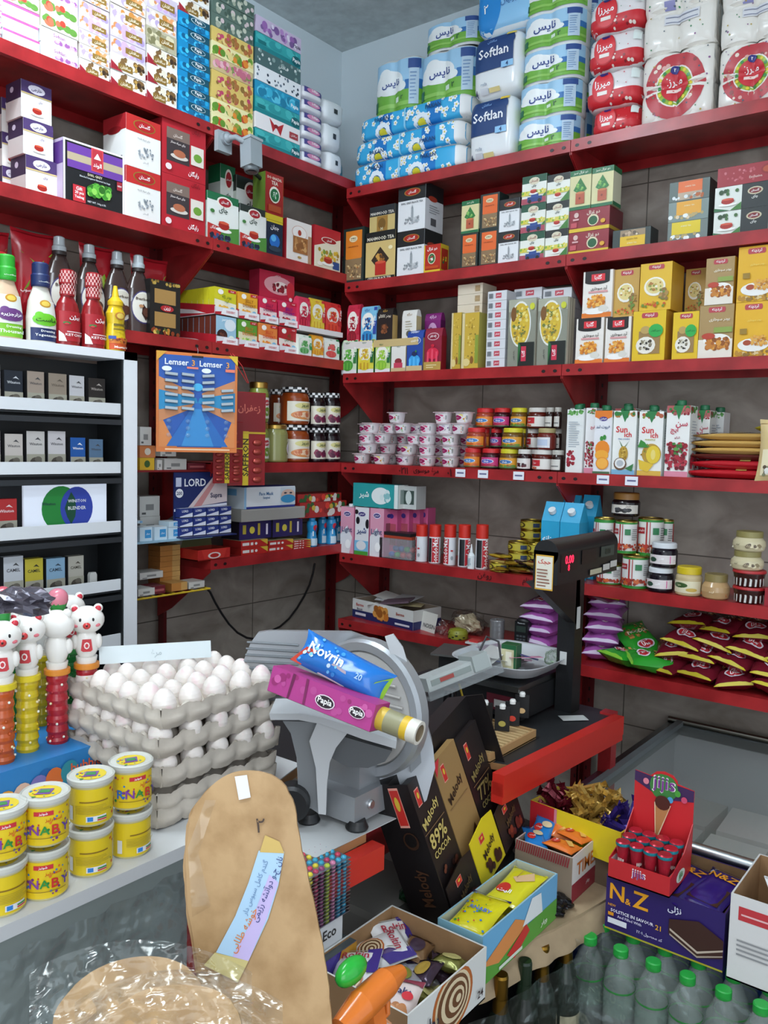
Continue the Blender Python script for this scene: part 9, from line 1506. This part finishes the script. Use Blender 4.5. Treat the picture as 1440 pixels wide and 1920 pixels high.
# dark bottles under the ledge
def wine(gold):
 b = MB(); k = '10180f:g'; f_ = '8f6c2a:m' if gold else '1c2a1c:g'; b.lathe([(.030, 0), (.0325, .005), (.0325, .15), (.028, .175), (.015, .21), (.013, .235, f_), (.0135, .275, f_), (.012, .28, f_)], k, 22); b.lathe([(.0152, .205), (.0136, .236)], f_, 22, caps=False); b.art([('r', .2, .1, .8, .8, 'c8c0a0'if gold else '1c3a24'), ('t', 'Classic', .5, .5, .5, '2a2a1a' if gold else 'b0b890', .3)], cmap(.0327, .03, .13, 150), .08, .1, 12); return b.mesh('dark_bottle')
wn = [wine(1), wine(0)]
for i, (u, v, t, g) in enumerate([(1063, 1738, 1.72, 0), (1118, 1722, 1.80, 1), (1018, 1770, 1.66, 0), (985, 1800, 1.60, 1), (940, 1826, 1.55, 0)]):
 p = at(u, v, t); inst(wn[g], 'dark_bottle', (p.x, p.y, p.z-.28), yawc, 'dark glass bottle with %s neck under the cardboard ledge, number %d from right' % (['gold', 'black'][g], [2, 1, 3, 4, 5][i]), 'bottle', 'dark bottles under the ledge')
 b = MB(); b.box(-.03, -.03, 0, .03, .03, p.z-.28-FLOOR-.002, '26221f'); tag(b.obj('crate', None, (p.x, p.y, FLOOR)), 'dark box beneath one of the dark bottles, number %d from right' % [2, 1, 3, 4, 5][i], 'box', 'dark boxes under the bottles')
fl = gathered(lambda a, c: (E_[2].x+.055+.12*a+.015*noise.noise(Vector((a*9, c*3, 3))), E_[2].y+.62*a, -.05+.33*c), 40, 14, 'c8d0cc:w'); tag(fl.obj('plastic_wrap'), 'clear plastic wrap hanging in front of the dark bottles', 'plastic wrap')
# ------------------------------------------------------------------ flat breads
def breadm(nt, b_):
 tc = nt.nodes.new('ShaderNodeTexCoord'); n = nt.nodes.new('ShaderNodeTexNoise'); n.inputs['Scale'].default_value = 22; n.inputs['Detail'].default_value = 8; r = nt.nodes.new('ShaderNodeValToRGB'); e = r.color_ramp.elements
 e[0].position = .25; e[0].color = lin('9c784c'); e[1].position = .6; e[1].color = lin('b9966a'); nt.links.new(tc.outputs['Object'], n.inputs['Vector']); nt.links.new(n.outputs[0], r.inputs[0]); nt.links.new(r.outputs[0], b_.inputs['Base Color']); b_.inputs['Roughness'].default_value = .6
 bp = nt.nodes.new('ShaderNodeBump'); bp.inputs['Strength'].default_value = .3; bp.inputs['Distance'].default_value = .004; nt.links.new(n.outputs[0], bp.inputs['Height']); nt.links.new(bp.outputs[0], b_.inputs['Normal'])
reg('bread', breadm)
def rad_fill(b, q, key, push=0, th=.02, n=None):
 c = sum(q, Vector())/len(q); N_ = len(q); vs = [c+n*push]; rg = 6
 for r in range(1, rg+1):
  for p in q: t = r/rg; vs.append(c+(p-c)*t+n*push*(1-t**3))
 f = [(0, 1+i, 1+(i+1) % N_) for i in range(N_)]
 for r in range(1, rg): f += [(1+(r-1)*N_+i, 1+r*N_+i, 1+r*N_+(i+1) % N_, 1+(r-1)*N_+(i+1) % N_) for i in range(N_)]
 b.add(vs, f, key, True); o_ = [p-n*th for p in q]; b.add(q+o_, [(i, N_+i, N_+(i+1) % N_, (i+1) % N_) for i in range(N_)], key); b.add(o_, [tuple(reversed(range(N_)))], key)
def smooth(pts, k=2):
 for _ in range(k): pts = [p for i in range(len(pts)) for p in ((pts[i][0]*.75+pts[(i+1) % len(pts)][0]*.25, pts[i][1]*.75+pts[(i+1) % len(pts)][1]*.25), (pts[i][0]*.25+pts[(i+1) % len(pts)][0]*.75, pts[i][1]*.25+pts[(i+1) % len(pts)][1]*.75))]
 return pts
BN = (-FH+Vector((0, 0, .28))).normalized(); BP = at(480, 1650, 1.10)
def bread(pts, P, n, lab, lays=2, push=.006, film=True):
 o = empty('flat_bread', P, 0, lab, 'flat bread'); iv_ = Matrix.Translation(-Vector(P))
 for k in range(lays):
  q = [pln(u+(k*-4)+random.Random(i+k).uniform(-1.5, 1.5), v+k*3, P-n*.011*k, n) for i, (u, v) in enumerate(smooth(pts))]; b = MB(); rad_fill(b, q, 'bread', push if k == 0 else 0, .009, n); part(b, 'bread_slab', o, iv_)
 return o, iv_
bo, biv = bread([(352, 1560), (358, 1520), (392, 1476), (430, 1448), (478, 1444), (525, 1458), (552, 1505), (560, 1570), (578, 1640), (592, 1710), (608, 1790), (618, 1860), (626, 1960), (632, 2100), (390, 2100), (378, 1900), (366, 1780), (352, 1700), (347, 1630)], BP, BN, 'tall flat bread wrapped in plastic with a paper label')
def decal(pts, k, lift, name='label'): b = MB(); b.add([pln(u, v, BP+BN*lift, BN) for u, v in pts], [tuple(reversed(range(len(pts))))], k); return b
b = decal([(485, 1595), (533, 1597), (522, 1660), (503, 1722), (466, 1802), (405, 1786), (441, 1718), (466, 1655)], 'a8c8e0', .0085)
b.add([pln(u, v, BP+BN*.009, BN) for u, v in [(505, 1640), (522, 1655), (500, 1722), (466, 1802), (436, 1794), (470, 1730)]], [(5, 4, 3, 2, 1, 0)], 'c0b0dc'); b.add([pln(u, v, BP+BN*.009, BN) for u, v in [(403, 1786), (466, 1802), (446, 1842), (382, 1810)]], [(3, 2, 1, 0)], 'c8b878'); b.add([pln(u, v, BP+BN*.0088, BN) for u, v in [(487, 1598), (533, 1600), (524, 1578), (497, 1566)]], [(3, 2, 1, 0)], 'c8a85a')
for tx, cu, cv, wd, k, ang in (('نان جـو دوآتشه رژیمی', 503, 1668, 130, '2a3a7a', 68), ('خوشه طلایی', 458, 1745, 92, 'd87a2a', 62), ('گندم کامل سبوس دار', 480, 1665, 110, '6a8ab0', 68)):
 vs, fs, asp = textmesh(tx, 0); a = math.radians(ang); b.add([pln(cu+(x*math.cos(a)-y*math.sin(a))*wd, cv-(x*math.sin(a)+y*math.cos(a))*wd, BP+BN*.0098, BN) for x, y in vs], fs, k)
part(b, 'label', bo, biv); b = decal([(440, 1456), (463, 1453), (470, 1495), (448, 1500)], 'e2e2e6', .009); part(b, 'white_tape', bo, biv)
b = MB(); vs, fs, asp = textmesh('۲', 0); b.add([pln(488+x*16, 1548-y*16, BP+BN*.009, BN) for x, y in vs], fs, '3a2414'); part(b, 'ink_mark', bo, biv)
b = decal([(352, 1590), (385, 1500), (405, 1500), (372, 1600), (395, 1700), (360, 1720)], 'e0dcd4:w', .010); part(b, 'plastic_wrap', bo, biv)
for lab, pts, t, lf in [('brown round bread in clear plastic at the bottom left', [(95, 1960), (105, 1890), (150, 1835), (205, 1803), (275, 1790), (335, 1800), (375, 1835), (390, 1900), (392, 1990), (95, 1990)], 1.02, 1), ('brown round bread in clear plastic, nearest the camera', [(180, 1990), (205, 1900), (250, 1862), (310, 1846), (370, 1846), (420, 1860), (450, 1900), (462, 1990)], .84, 2)]:
 P = at(pts[4][0], pts[4][1], t); n = (-FH+Vector((0, 0, .9))).normalized(); bread(pts, P, n, lab, 2)
 q = gathered(lambda a, c, P=P, n=n, pts=pts: pln(pts[0][0]-40+(pts[-2][0]-pts[0][0]+120)*a, 2010-(2010-(min(v for u, v in pts)-28+60*(2*a-1)**2))*c, P+n*(.012+.012*noise.noise(Vector((a*6, c*5, t)))+.006*noise.noise(Vector((a*17, c*14, t)))), n), 46, 30, 'd8dcd8:w'); tag(q.obj('plastic_bag'), 'crinkled clear plastic over the %s bread' % ['left', 'front'][lf-1], 'plastic bag')
b = MB(); b.box(.92, -2.2, FLOOR, 1.1, -1.7, .12, '6a6258'); tag(b.obj('low_crate'), 'low crate on the floor behind the breads', 'crate')
